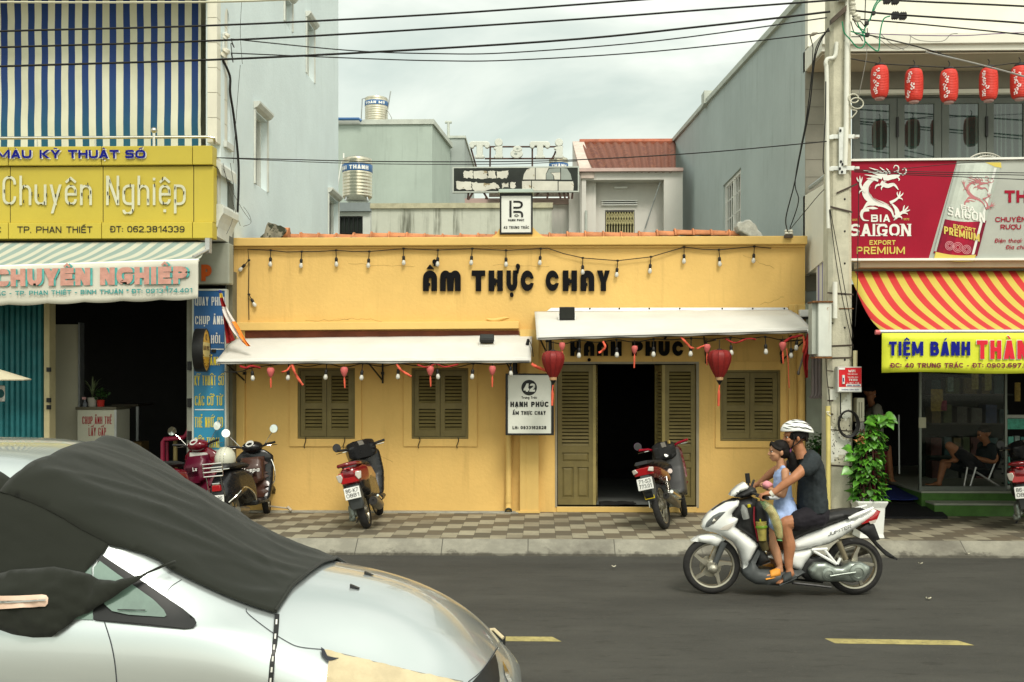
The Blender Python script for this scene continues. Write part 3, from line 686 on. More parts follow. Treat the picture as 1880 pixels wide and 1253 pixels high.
# narrow arched slot window by the corner
ya,yb_=fx(408),fx(417.5);za,zb_=sd(412,262).z,sd(412,45).z
holes.append([(ya,za),(yb_,za),(yb_,zb_)]+[((ya+yb_)/2+(yb_-ya)/2*cos(t),zb_+.22*sin(t))for t in[pi*k/8 for k in range(1,8)]]+[(ya,zb_)])
mb=MB();plate(mb,[(Y0,3.86),(Yb,3.86),(Yb,ztop),(Y0,ztop)],0,.2,holes)
mb.mod(lambda p:Vector((XL-p.y,p.x,p.z)))
mb.box(XL-.2,XL,YF+.25,Yb,PV-.1,3.859);mb.box(-14,XL-.2,Yb-.2,Yb,PV,ztop);mb.box(-14,XL,Y0,Yb,ztop,ztop+.15)
obj('flank_wall',mb,M_LBLUE,lh)
for k,h in enumerate(holes):
 y0,y1=min(p[0]for p in h),max(p[0]for p in h);z0,z1=min(p[1]for p in h),max(p[1]for p in h)
 f=MB();plate(f,h,0,.05,[[((p[0]-(y0+y1)/2)*(.80 if k<4 else.7)+(y0+y1)/2,(p[1]-(z0+z1)/2)*.95+(z0+z1)/2)for p in h]])
 if k<4:f.box((y0+y1)/2-.02,(y0+y1)/2+.02,.0,.04,z0+.05,z1-.05)
 f.mod(lambda p:Vector((XL-.09-p.y,p.x,p.z)));wo=obj('window',f,M_CREAM2 if k<4 else M_FRAME,lh)
 g=MB();plate(g,h,.0,.01);g.mod(lambda p:Vector((XL-.15-p.y,p.x,p.z)));obj('pane',g,M_GLASS,wo)
 if k<4: # moulded hood
  q=MB().prism([(XL+.002,y0-.06,z1+.02),(XL+.06,y0-.06,z1+.05),(XL+.10,y0-.06,z1+.10),(XL+.10,y0-.06,z1+.13),(XL+.002,y0-.06,z1+.13)],(0,y1-y0+.12,0))
  obj('hood',q,M_CREAM2,wo)
  [obj('surround',MB().box(XL+.002,XL+.025,a_,a_+.05,z0,z1+.018),M_CREAM2,wo)for a_ in(y0-.05,y1)]
 else:
  q=MB().box(XL+.002,XL+.05,y0-.06,y1+.06,z0-.09,z0-.01);obj('sill',q,M_CREAM2,wo)
# white tiled corner column (upper floor)
Yc=13.55
p=prect(386,400,-200,262,Yc);M_WTILE=mat('white_wall_tile',(.66,.64,.53),.45,var=.06,scale=2,streak=((.4,.38,.3),.4,.5))
mb=MB();z=p[2]
while z<11:mb.box(XL-.13,XL-.001,Yc,Y0+.3,z,z+.325);z+=.33
obj('column',mb,M_WTILE,lh,bevel=.004)
# upper floor back wall and balcony slab, mouldings seen at the flank
obj('back_wall',MB().box(-14,XL-.13,15.2,15.35,4.9,ztop),mat('grey_tile_wall',(.36,.38,.31),.7,var=.1,scale=3),lh)
obj('balcony_slab',MB().box(-14,XL-.001,13.5,15.2,4.66,4.9),M_CREAM,lh)
obj('upper_soffit',MB().box(-14,XL-.14,13.2,15.19,7.2,7.3),M_CREAM,lh)
obj('corner_pier',MB().box(XL-.14,XL-.001,13.6,YF+.1,3.83,4.66),M_CREAM2,lh)
def moulding(nm,zt_,prof):
 q=MB().prism([(XL+x_,13.47,zt_+z_)for x_,z_ in prof],(0,14.16-13.47,0));obj(nm,q,M_CREAM2,lh,bevel=.004)
moulding('moulding',Z_(303,13.5),[(0,0),(.02,0),(.05,-.05),(.06,-.08),(.08,-.12),(.08,.02),(.06,.05),(0,.10)])
moulding('moulding',Z_(395,13.6),[(0,-.16),(.03,-.16),(.05,-.08),(.08,-.02),(.11,.02),(.11,.10),(.09,.14),(0,.14)])
mb=MB();z=Z_(436,13.7);mb.hexa([(XL-.3,13.5,z),(XL+.02,13.5,z),(XL+.02,14.14,z-.03),(XL-.3,14.14,z-.03),(XL-.3,13.5,z+.40),(XL+.05,13.5,z+.40),(XL+.05,14.14,z+.40),(XL-.3,14.14,z+.40)])
obj('bracket',mb,M_CREAM2,lh)
# ground floor: dark room, piers
GX0,GX1=X_(92,14.0),X_(352,14.0)
zl=Z_(440,13.9)
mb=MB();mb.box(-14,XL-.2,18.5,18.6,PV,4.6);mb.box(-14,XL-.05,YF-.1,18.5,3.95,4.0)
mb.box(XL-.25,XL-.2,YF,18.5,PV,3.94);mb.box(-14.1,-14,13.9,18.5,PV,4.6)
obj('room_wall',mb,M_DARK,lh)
obj('room_floor',MB().box(-13.9,XL-.26,13.9,18.4,PV,PV+.06),mat('dark_floor_tile',(.05,.05,.045),.4),lh)
obj('lintel',MB().box(-14,X_(425,14.1),14.0,14.2,3.45,4.655),mat('dark_lintel',(.12,.13,.11),.8),lh)  # lintel in one even dark grey
p=prect(343,352.5,440,836,14.0);obj('pier',MB().box(p[0],p[1],14.0,14.2,PV,3.449),mat('grey_post',(.30,.31,.26),.7,var=.15,streak=((.15,.14,.11),.6,.45)),lh)
p=prect(414,425,440,836,14.05);obj('pier',MB().box(p[0],p[1],14.1,14.3,PV,3.449),mat('olive_grey_post',(.16,.15,.10),.8,var=.2,streak=((.3,.3,.27),.5,.5)),lh)
mb=MB();p=prect(82,92,530,850,14.0);mb.box(p[0],p[1],13.98,14.16,PV,3.449)
po=obj('pier',mb,mat('cream_post',(.50,.44,.25),.7,var=.12,streak=((.25,.2,.1),.5,.5)),lh)
for py in(679,735,748,810,826):q=pt(91,py,13.97);obj('latch',MB().box(q.x-.035,q.x+.02,13.95,13.979,q.z-.03,q.z+.03),M_BLACK,po)
for py in(672,740,800):q=pt(348,py,13.97);obj('hinge',MB().box(q.x-.03,q.x+.02,13.96,13.999,q.z-.06,q.z+.06),M_BLACK,lh)
# teal folding door
M_TEAL=mat('teal_painted_steel',(.018,.135,.15),.45,var=.18,scale=4,streak=((.01,.06,.07),.5,.5))
p=prect(-60,81,535,850,14.05);n_=14
mb=MB()
for i in range(n_):
 a,b_=lerp(p[0],p[1],i/n_),lerp(p[0],p[1],(i+1)/n_);w_=b_-a
 mb.hexa([(a,14.05,PV+.05),(a+w_*.25,14.0,PV+.05),(a+w_*.25,14.02,PV+.05),(a,14.07,PV+.05),(a,14.05,3.44),(a+w_*.25,14.0,3.44),(a+w_*.25,14.02,3.44),(a,14.07,3.44)])
 mb.box(a+w_*.25,b_-w_*.25,14.0,14.02,PV+.05,3.44)
 mb.hexa([(b_-w_*.25,14.0,PV+.05),(b_,14.05,PV+.05),(b_,14.07,PV+.05),(b_-w_*.25,14.02,PV+.05),(b_-w_*.25,14.0,3.44),(b_,14.05,3.44),(b_,14.07,3.44),(b_-w_*.25,14.02,3.44)])
 mb.tube([(a,14.04,PV+.05),(a,14.04,3.44)],.010,6)
obj('folding_door',mb,M_TEAL,lh)
# white tiled panel inside the opening
p=prect(90,146,596,860,14.9);mb=MB();z=PV+.06
while z<p[3]:mb.box(p[0],p[1],14.9,15.0,z,min(z+.10,p[3])-.003);z+=.10
mb.box(p[0],p[1],14.905,14.995,PV+.06,p[3])
obj('tiled_partition',mb,mat('off_white_cladding',(.40,.385,.29),.5,var=.05),lh)
p=prect(144,147.5,594,860,14.88);obj('partition_edge',MB().box(p[0],p[1],14.87,15.01,PV+.06,p[3]+.01),M_STEEL,lh)
# striped curtain on the upper floor
m,n,l,xyz,M,N,MIX,SM,BUMP,COLR,b=newmat('striped_canvas',.8);M_STRIPE=m
per=25.6/F*14.0
w_=M('FRACT',M('DIVIDE',M('ADD',xyz[0],20.02),per));st=M('GREATER_THAN',w_,.49)
blue=MIX(SM(xyz[2],6.3,4.9),(.006,.034,.155),(.003,.085,.125))
wht=MIX(SM(N(1.2,5,.6,(1,1,.8)),.35,.7),(.64,.64,.50),(.52,.52,.38))
COLR(MIX(st,blue,wht))
p=prect(-40,369,-60,264,14.0)
def cur(u,v):
 x=lerp(p[0],p[1],u);z=lerp(p[3],p[2]-.1,v)
 sag=.035*sin(pi*v)*sin(u*pi*3+.6)
 return Vector((x,14.0+.005*sin(x*9+z*1.3)*v+.006*sin(x*3.1-z*2.2)+.014*noise.noise(Vector((x*1.3,0,z*3.2)))+sag*.3,z))
cu=thing('striped_curtain','large blue and white striped canvas curtain hanging over the upper balcony','curtain',(-6,14,p[3]))
obj('canvas',MB().grid(120,60,cur),M_STRIPE,cu,smooth=True)
# balcony rail
M_CHROME=mat('polished_steel',(.62,.60,.52),.22,metal=1,var=.1)
rl=thing('balcony_railing','polished steel balcony handrail with a ball finial in front of the striped curtain','railing',(-5.5,13.5,4.9))
zr=Z_(248,13.48);xe=X_(382,13.48)
obj('handrail',MB().tube([(-13,13.48,zr),(xe,13.48,zr),(xe+.07,13.5,zr-.01),(XL-.03,13.56,zr-.07)],.020,10),M_CHROME,rl,smooth=True)
obj('lower_rail',MB().tube([(-13,13.48,zr-.2),(xe,13.48,zr-.2),(XL-.03,13.56,zr-.24)],.014,10),M_CHROME,rl,smooth=True)
for px in(68,175,283,-40):
 x=X_(px,13.48);big=px==283
 obj('post',MB().tube([(x,13.48,4.9),(x,13.48,zr+(.05 if big else 0))],.022 if big else.008,10),M_CHROME,rl,smooth=True)
x=X_(283,13.48);obj('finial',MB().ball((x,13.48,zr+.09),.042,16,10),M_CHROME,rl,smooth=True)
# ================================================================ HOUSES BEHIND
M_GGREY=mat('grey_green_render',(.37,.435,.385),.9,var=.08,scale=.5,bump=.3,bscale=12,streak=((.22,.26,.23),.4,.5))
M_GBLUE=mat('blue_grey_render',(.33,.37,.35),.9,var=.08,scale=.5,streak=((.2,.24,.23),.4,.5))
M_CAP=mat('pale_coping',(.46,.49,.44),.8,var=.1)
Yg=34.0
g=thing('apartment_block','plain grey green rendered block with a water tank on its flat roof','building',(X_(710,Yg),Yg,0))
A=pt(560,226,Yg);B=pt(793.5,222,Yg);C=pt(824,248,Yg+1.9);zt2=B.z
mb=MB();mb.add([(A.x,Yg,0),(B.x,Yg,0),(C.x,Yg+2.4,0),(C.x-1.5,Yg+9,0),(A.x,Yg+9,0),(A.x,Yg,zt2),(B.x,Yg,zt2),(C.x,Yg+2.4,zt2-.25),(C.x-1.5,Yg+9,zt2-.25),(A.x,Yg+9,zt2)],
 [(0,1,6,5),(1,2,7,6),(2,3,8,7),(3,4,9,8),(4,0,5,9),(5,6,7,8,9)])
obj('wall',mb,M_GGREY,g)
obj('coping',MB().prism([(A.x,Yg-.06,zt2-.12),(B.x+.06,Yg-.06,zt2-.12),(C.x+.1,Yg+2.36,zt2-.38),(C.x,Yg+2.5,zt2-.38),(B.x,Yg+.12,zt2-.12),(A.x,Yg+.12,zt2-.12)],(0,0,.16)),M_CAP,g)
q=pt(820,246,Yg+2.2);obj('vent_pipe',MB().tube([(q.x,Yg+2.9,q.z-.3),(q.x,Yg+2.9,pt(820,226,Yg+2.9).z)],.05,8).tube([(q.x-.12,Yg+2.9,pt(820,225,Yg+2.9).z),(q.x+.12,Yg+2.9,pt(820,225,Yg+2.9).z)],.05,8),M_CAP,g)
g2=thing('annexe_block','narrow darker grey block joined to the right of the tank building','building',(X_(838,36.5),36.5,0))
p=prect(822,853,254,420,36.6);obj('wall',MB().box(p[0],p[1],36.6,42,0,p[3]),M_GBLUE,g2);obj('coping',MB().box(p[0],p[1]+.04,36.55,42,p[3]+.001,p[3]+.08),M_CAP,g2)
# water tanks
M_TANK=mat('stainless_tank',(.60,.56,.44),.22,metal=1,var=.12,scale=3)
M_BAND=mat('blue_band',(.045,.13,.30),.4,var=.05);M_LET=mat('white_letter',(.8,.8,.76),.5,var=0)
def tank(cx,Y,zb,zt_,r,txt,lab,cone,tail,u0=-.9,u1=.9):
 t=thing('water_tank',lab,'water tank',(cx,Y,zb),'steel roof water tanks')
 H=zt_-zb;pr=[(r*.7,.0)]if cone else[]
 pr+=[(r,.10*H if cone else 0)]
 k=11
 for i in range(k*4+1):
  h=lerp(.10 if cone else.0,.90,i/(k*4));pr.append((r*(1-.022*(1 if i%4==2 else 0)),h*H))
 pr+=[(r*.97,.94*H),(r*.62,.985*H),(r*.3,H),(.02,H)]
 obj('body',MB().lathe(pr,(cx,Y,zb),n=40),M_TANK,t,smooth=50)
 bd=obj('band',MB().lathe([(r*1.004,.64*H),(r*1.012,.645*H),(r*1.012,.80*H),(r*1.004,.805*H)],(cx,Y,zb),n=40,caps=False),M_BAND,t,smooth=True)
 q_,W=text_flat(txt,.2,.9);L=MB();th=.155*H*.55
 for f,nn in q_:
  P=[]
  for u,v in f:
   a=lerp(u0,u1,u/W);P.append((cx+sin(a)*(r*1.02+nn*.0005),Y-cos(a)*(r*1.02+nn*.0005),zb+.67*H+v*th))
  L.quad(*P)
 obj('lettering',L,M_LET,bd)
 return t
Yt=29.0
p=prect(629,683.5,288,371,Yt)
t=tank((p[0]+p[1])/2,Yt,p[2],p[3],(p[1]-p[0])/2,'ĐẠI THÀNH','ribbed steel water tank with blue band on the white roof hut, lower of two',True,'',-1.25,.95)
for a in(.6,2.2,3.9,5.5):obj('leg',MB().tube([(t.location.x+sin(a)*.36,Yt+cos(a)*.36,p[2]+.12),(t.location.x+sin(a)*.42,Yt+cos(a)*.42,p[2]-.02)],.025,6),M_STEEL,t)
obj('inlet_pipe',MB().tube([(t.location.x-.42,Yt-.05,p[3]-.12),(t.location.x-.47,Yt-.1,p[3]-.4),(t.location.x-.60,Yt-.1,p[2]+.02)],.018,6).tube([(t.location.x-.39,Yt,p[3]-.1),(t.location.x-.39,Yt,p[3]+.10)],.02,6),M_WHITE,t)
p=prect(670,712,178,222.5,37)
t=tank((p[0]+p[1])/2,37,p[2]-.15,p[3],(p[1]-p[0])/2,'TOÀN MỸ','ribbed steel water tank with blue band standing on the grey green block, higher of two',False,'',-.95,.95)
cx=t.location.x;r=(p[1]-p[0])/2
obj('inlet_pipe',MB().tube([(cx-r*.6,37,p[3]),(cx-r*1.2,36.9,p[3]-.1),(cx-r*1.3,36.9,p[2]-.05)],.022,6).tube([(cx+r*.95,37,p[3]-.55),(cx+r*1.25,37,p[3]+.2)],.025,6).tube([(cx+r*1,36.9,p[3]-.5),(cx+r*1.35,36.9,p[3]-.75),(cx+r*1.4,36.9,p[2]-.05)],.02,6),M_STEEL,t)
q0=pt(621,221.5,33.8);q1=pt(659,221.5,33.8);tag(obj('roof_pipe',MB().tube([(q0 .x-1,33.8,q0 .z+.05),(q1 .x,33.8,q1 .z+.05),(q1 .x+.08,33.8,q1 .z-.02)],.05,8),M_BAND),'blue pipe lying along the edge of the grey green roof','pipe')
# white hut under the lower tank, with a barred window
Yh=27.8;h=thing('roof_hut','small white hut with a barred window under the lower steel tank','building',(X_(645,Yh),Yh,0))
p=prect(560,680,372,470,Yh);wz=prect(623,666,397,470,Yh)
obj('wall',plate(MB(),[(p[0],0),(p[1],0),(p[1],p[3]-.25),(p[0],p[3]-.25)],Yh,Yh+.2,[rect(wz[0],wz[1],wz[3]-1.0,wz[3])]).box(p[0],p[1],Yh+.21,Yh+3,0,p[3]-.25),mat('pale_wall',(.55,.57,.52),.8,var=.06),h)
obj('roof',MB().box(p[0]-.1,p[1]+.02,Yh-.12,Yh+3.1,p[3]-.25,p[3]-.02),mat('grey_slab',(.22,.25,.25),.8,var=.1),h)
wo=obj('window',MB().box(wz[0],wz[1],Yh+.1,Yh+.19,wz[3]-1.0,wz[3]),mat('dark_window',(.02,.025,.02),.2),h)
mb=MB()
for i in range(6):x=lerp(wz[0]+.02,wz[1]-.02,i/5);mb.box(x-.012,x+.012,Yh+.02,Yh+.044,wz[3]-.99,wz[3]-.01)
mb.box(wz[0],wz[1],Yh+.046,Yh+.07,wz[3]-.45,wz[3]-.42);mb.box(wz[0],wz[1],Yh+.046,Yh+.07,wz[3]-.05,wz[3]-.02);obj('bars',mb,M_BLACK,wo)
# stained parapet wall behind the shop roof
M_STAIN=mat('stained_lime_wall',(.48,.50,.43),.9,var=.08,scale=1.2,bump=.4,bscale=15,streak=((.08,.085,.06),.9,.46))
Yw=20.5;sw=thing('stained_wall','pale parapet wall streaked with black mould behind the tiled roof','wall',(X_(850,Yw),Yw,0))
p=prect(682,1013,373,440,Yw);obj('wall',MB().box(p[0],p[1],Yw,Yw+.2,0,p[3]-.10),M_STAIN,sw);obj('coping',MB().box(p[0]-.02,p[1]+.02,Yw-.05,Yw+.25,p[3]-.10,p[3]),mat('mossy_coping',(.42,.40,.28),.9,var=.2,scale=4),sw)
# pink and white house with the rusty roof
M_PINKW=mat('pinkish_white_wall',(.62,.60,.55),.8,var=.05,scale=1,streak=((.45,.42,.38),.4,.5));M_PINK=mat('dusty_pink_trim',(.52,.38,.34),.8,var=.12,scale=2)
m,n,l,xyz,M,N,MIX,SM,BUMP,COLR,b=newmat('rusty_corrugated',.75);M_RUST=m
pan=N(1.0,2,.5,(1.6,.0,.0));COLR(MIX(SM(N(7,6,.75),.42,.68),MIX(SM(pan,.4,.6),(.115,.030,.018),(.19,.062,.030)),MIX(SM(pan,.4,.6),(.24,.09,.04),(.085,.024,.016))));BUMP(N(9,4),.4,.02)
Yp=25.0;ph=thing('pink_house','white and dusty pink house with a rusted corrugated roof behind the shop','building',(X_(1150,Yp),Yp,0))
p=prect(1068,1238,316,440,Yp);rc=prect(1076,1219,330,445,Yp)
obj('wall',plate(MB(),[(p[0],0),(p[1]+.2,0),(p[1]+.2,p[3]),(p[0],p[3])],Yp,Yp+.25,[rect(rc[0],rc[1],2.2,rc[3])]),M_PINKW,ph)
obj('eave_band',MB().box(p[0]-.08,p[1]+.2,Yp-.12,Yp+.3,p[3]+.001,p[3]+.08),M_PINK,ph)
Yr=Yp+.5;dr=prect(1111,1165,386,450,Yr)
mb=plate(MB(),rect(rc[0]-.4,rc[1]+.4,2.2,rc[3]+.3),Yr,Yr+.15,[rect(dr[0],dr[1],2.6,dr[3])]);obj('porch_wall',mb,M_PINKW,ph)
obj('porch_ceiling',MB().box(rc[0]-.05,rc[1]+.05,Yp+.26,Yr-.01,rc[3]+.01,rc[3]+.08),M_PINKW,ph)
obj('porch_side',MB().box(rc[0]+.0,rc[0]+.25,Yp+.26,Yr-.01,2.2,rc[3]),M_PINKW,ph)
vt=prect(1104,1170,369,377,Yr-.02)
mb=MB();H_=vt[3]-vt[2]
for i in range(3):mb.box(vt[0],vt[1],Yr-.06,Yr-.001,vt[2]+i*H_/2-.012,vt[2]+i*H_/2+.012)
vo=obj('vent',mb,M_WHITE,ph);obj('vent_gap',MB().box(vt[0]+.05,vt[1]-.05,Yr-.02,Yr-.002,vt[2],vt[3]),M_DARK,vo)
gr=MB();z0,z1=2.7,dr[3]-.05;nn=11
for i in range(nn):x=lerp(dr[0]+.03,dr[1]-.03,i/(nn-1));gr.box(x-.012,x+.012,Yr-.03,Yr-.006,z0,z1)
k=10;ze=Z_(398,Yr)
for i in range(k):
 a,b_=lerp(dr[0]+.03,dr[1]-.03,i/k),lerp(dr[0]+.03,dr[1]-.03,(i+1)/k)
 for zz in(z1-.02,z1-.17):gr.tube([(a,Yr-.04,zz),(b_,Yr-.04,zz-.15)],.012,4);gr.tube([(a,Yr-.045,zz-.15),(b_,Yr-.045,zz)],.012,4)
obj('folding_grille',gr,mat('cream_grille',(.42,.38,.20),.5),ph);obj('doorway',MB().box(dr[0],dr[1],Yr+.16,Yr+.3,2.5,dr[3]),mat('brown_dark',(.07,.06,.035),.8),ph)
obj('awning_stay',MB().tube([pt(1212,335,Yp+.1),pt(1184,420,Yp+.4)],.015,6),M_STEEL,ph)
obj('eave_lamp',MB().box(*(lambda a:(a[0],a[1],Yp+.4,Yp+.5,a[2],a[3]))(prect(1128,1152,343,346,Yp+.4))),M_WHITE,ph)
ra,rb=pt(1090,314,Yp),pt(1240,316,Yp);rc_,rd=pt(1064,263,Yp+3.6),pt(1240,262,Yp+3.6)
def roofp(u,v):
 a=ra.lerp(rb,u);c=rc_.lerp(rd,u);q=a.lerp(c,v);q.z+=.03*sin(u*72);return q
obj('roof',MB().grid(220,6,roofp),M_RUST,ph,solid=.02)
obj('ridge',MB().tube([rc_+Vector((0,0,.02)),rd+Vector((.4,0,.02))],.09,8),mat('brick_ridge',(.36,.12,.07),.8,var=.25,scale=5),ph)
ga,gb,gc=pt(1054,316,Yp),pt(1051,262,Yp+3.6),pt(1090,314,Yp)
obj('gable_coping',MB().prism([pt(1066,317,Yp-.05),pt(1091,317,Yp-.05),rc_+Vector((.12,0,.05)),pt(1051,260,Yp+3.6)],(0,0,-.14)),mat('pink_coping',(.55,.46,.40),.85,var=.12,scale=3,streak=((.2,.17,.14),.5,.5)),ph)
obj('gable_wall',MB().prism([pt(1066,320,Yp)+Vector((0,.05,0)),pt(1051,264,Yp+3.6),Vector((pt(1051,264,Yp+3.6).x,Yp+3.6,0)),Vector((pt(1066,320,Yp).x,Yp+.05,0))],(.12,0,0)),M_PINKW,ph)
p=prect(855,1066,362,440,Yp+.6)
obj('side_wing',MB().box(p[0],p[1],Yp+.8,Yp+4,0,Z_(376,Yp+.8)),M_PINKW,ph);obj('wing_coping',MB().box(p[0]-.03,p[1]+.1,Yp+.7,Yp+4,Z_(376,Yp+.8)+.002,Z_(364,Yp+.7)),M_PINK,ph)
obj('downpipe',MB().tube([(pt(1076,380,Yp).x,Yp-.05,Z_(388,Yp)),(pt(1076,380,Yp).x,Yp-.05,2.5)],.03,8),M_CAP,ph)
# the worn hoarding with its broken letters above
M_HBLK=mat('hoarding_black',(.018,.022,.018),.6,var=.3);M_HWHT=mat('hoarding_backing',(.62,.60,.52),.8,var=.10,scale=3,spots=((.32,.26,.16),3.5,.60));M_RSTEEL=mat('rusty_steel',(.08,.045,.035),.8,var=.3,scale=6)
Ys=Yp-.2;ho=thing('torn_hoarding','torn black and white hoarding with bare backing on a roof frame','sign',(X_(947,Ys),Ys,Z_(364,Ys)))
p=prect(833,1061,308,352,Ys);obj('board',MB().box(p[0],p[1],Ys,Ys+.12,p[2],p[3]),M_HBLK,ho)
obj('border',plate(MB(),rect(p[0]-.03,p[1]+.03,p[2]-.03,p[3]+.03),Ys-.01,Ys+.1,[rect(p[0]+.002,p[1]-.002,p[2]+.002,p[3]-.002)]),M_CAP,ho)
def torn(poly,nm='backing',mm=M_HWHT,off=.006):
 P=[pt(800+x/4,200+y/4,Ys)for x,y in poly];mb=MB().prism([q-Vector((0,off,0))for q in P],(0,.004,0));return obj(nm,mb,mm,ho)
rn=random.Random(4)
def jag(poly,k=5,a=5):
 o=[]
 for i in range(len(poly)):
  (x0,y0),(x1,y1)=poly[i],poly[(i+1)%len(poly)]
  for j in range(k):t=j/k;o.append((lerp(x0,x1,t)+rn.uniform(-a,a)*(j>0),lerp(y0,y1,t)+rn.uniform(-a,a)*(j>0)))
 return o
for po in([(205,460),(273,456),(273,512),(203,508)],[(279,458),(378,460),(378,512),(279,512)],[(382,460),(440,460),(440,512),(382,512)],[(446,458),(534,454),(520,512),(446,512)],
 [(146,536),(258,536),(262,598),(160,590)],[(266,540),(360,545),(436,545),(470,580),(430,590),(300,604),(266,592)],[(484,545),(535,545),(538,580),(486,582)],[(545,542),(588,542),(585,580),(545,582)]):
 torn(jag(po,6,6))
torn([(640,520),(648,480),(668,448),(700,434),(728,434),(728,520)]);torn([(734,434),(830,434),(808,480),(808,520),(734,520)]);torn([(634,532),(700,530),(700,602),(634,602)]);torn([(706,530),(895,532),(895,602),(706,602)]);torn([(902,534),(1008,534),(1014,560),(1010,602),(902,602)])
M_HG=mat('hoarding_grey',(.30,.33,.30),.8,var=.1)
torn([(812,520),(812,480),(834,440),(914,436),(914,466),(840,470),(862,490),(866,520)],'grey_patch',M_HG);torn([(920,434),(965,440),(990,480),(1000,522),(920,522)],'grey_patch',M_HG,.007);torn([(846,472),(914,468),(914,520),(872,520),(866,490)],'backing',M_HWHT,.008)
mb=MB()
for a,b_ in(((240,608),(236,668)),((275,612),(238,668)),((350,612),(380,662)),((735,640),(760,612)),((818,662),(826,612)),((905,612),(918,662)),((940,612),(950,662)),((970,612),(978,662)),((1010,580),(1000,662)),((362,658),(384,660))):
 q0,q1=pt(800+a[0]/4,200+a[1]/4,Ys+.05),pt(800+b_[0]/4,200+b_[1]/4,Ys+.05);mb.tube([q0,q1],.025,5)
obj('frame',mb,M_RSTEEL,ho)
q=prect(899,1045,353.5,366,Yp+.9);tag(obj('lattice_vent',MB().box(q[0],q[1],Yp+.55,Yp+.6,q[2],q[3]),mat('brown_lattice',(.13,.11,.085),.8,var=.5,scale=20)),'brown lattice strip under the torn hoarding','vent')
# rooftop letters
Yl=Yp+.4;lt=thing('rooftop_letters','row of white rooftop letters on a thin rusty frame above the hoarding','sign',(X_(948,Yl),Yl,Z_(306,Yl)))
M_TI=mat('weathered_white',(.60,.62,.56),.6,var=.06)
def P2(x,y,off=0.0):return pt(800+x/4,200+y/4,Yl)-Vector((0,off,0))
def letter(poly):obj('letter',MB().prism([P2(x,y,.06)for x,y in poly],(0,.12,0)),M_TI,lt,bevel=.015)
def Tsh(o):return[(o+245,262),(o+252,247),(o+268,242),(o+375,242),(o+392,248),(o+398,264),(o+394,284),(o+380,294),(o+364,288),(o+360,276),(o+346,274),(o+346,342),(o+360,352),(o+354,366),(o+290,366),(o+285,352),(o+300,342),(o+300,274),(o+284,276),(o+278,290),(o+262,294),(o+250,284)]
letter(Tsh(0));letter(Tsh(443))
for o in(0,443):
 obj('letter_dot',MB().lathe([(.09,0),(.10,.03),(.10,.09),(.09,.12)],P2(462+o,250,.06),(0,1,0),20),M_TI,lt)
 letter([(424+o,290),(440+o,282),(490+o,276),(490+o,340),(496+o,352),(490+o,366),(432+o,366),(426+o,352),(440+o,342),(440+o,304),(428+o,302)])
th=[2*pi*k/20 for k in range(20)]
obj('letter',MB().prism([P2(594+46*cos(t),332+34*sin(t)+0*t,.05)for t in th],(0,.10,0)),M_TI,lt,bevel=.01);obj('letter',MB().prism([P2(600+34*cos(t),298+22*sin(t),.06)for t in th],(0,.11,0)),M_TI,lt,bevel=.01)
obj('letter_hole',MB().prism([P2(600+9*cos(t),298+6*sin(t),.063)for t in th],(0,.003,0)),M_HG,lt);obj('letter_hole',MB().prism([P2(588+12*cos(t),334+8*sin(t),.053)for t in th],(0,.003,0)),M_HG,lt)
mb=MB()
for pl in([(395,278),(935,278)],[(360,365),(870,365)],[(400,278),(398,424)],[(709,292),(709,424)],[(258,290),(296,424)],[(462,250),(462,278)],[(905,250),(905,278)],[(880,310),(872,335),(850,372)]):mb.tube([P2(x,y,-.03)for x,y in pl],.022,5)
obj('frame',mb,M_RSTEEL,lt)
q=prect(1008,1043,288,308,31);tk=tank((q[0]+q[1])/2,31,q[2]-.8,q[3],(q[1]-q[0])/2,'THÀNH','steel tank with blue band half hidden behind the rooftop letters',False,'',-.8,.9)
# ================================================================ RIGHT: grey flank wall and shop house
XR=3.72
def fxr(px):return XR*F/(px-VX)
def sr(px,py,off=0.0):p=pt(px,py,fxr(px));return Vector((XR-off,p.y,p.z))
M_RGREY=mat('sage_grey_render',(.395,.45,.44),.9,var=.07,scale=.5,bump=.35,bscale=12,streak=((.20,.24,.22),.4,.5))
M_RWHITE=mat('warm_white_render',(.70,.69,.60),.7,var=.05,scale=1,streak=((.5,.47,.38),.3,.55))
M_TAUPE=mat('taupe_wall_tile',(.235,.225,.18),.6,var=.10,scale=3)
rh=thing('bakery_house','white and sage grey shop house with a lantern balcony and a beer hoarding','building',(6,14,PV))
Yq=14.6
tops=[(fxr(1470),sr(1470,4).z),(fxr(1299),sr(1299,190).z),(fxr(1236),sr(1236,262).z)]
wa=[(fxr(1358),4.05),(fxr(1326),4.05),(fxr(1326),5.86),(fxr(1358),5.86)]
mb=plate(MB(),[(Yq,PV),(tops[2][0],PV),tops[2],tops[1],tops[0],(Yq,tops[0][1])],0,.2,[wa]);mb.mod(lambda p:Vector((XR+p.y,p.x,p.z)))
mb.box(XR+.001,14,tops[2][0],tops[2][0]+.2,PV,8)
obj('flank_wall',mb,M_RGREY,rh)
cop=MB()
for a,b_ in((tops[0],tops[1]),(tops[1],tops[2])):
 cop.hexa([(XR-.06,a[0],a[1]),(XR+.22,a[0],a[1]),(XR+.22,b_[0],b_[1]),(XR-.06,b_[0],b_[1]),(XR-.06,a[0],a[1]+.10),(XR+.22,a[0],a[1]+.10),(XR+.22,b_[0],b_[1]+.10),(XR-.06,b_[0],b_[1]+.10)])
obj('coping',cop,M_CAP,rh)
q=sr(1297,186);obj('coping_block',MB().box(q.x-.1,q.x+.2,q.y-.2,q.y+.2,q.z-.1,q.z+.18),M_CAP,rh)
h=wa;y0,y1=h[0][0],h[1][0]
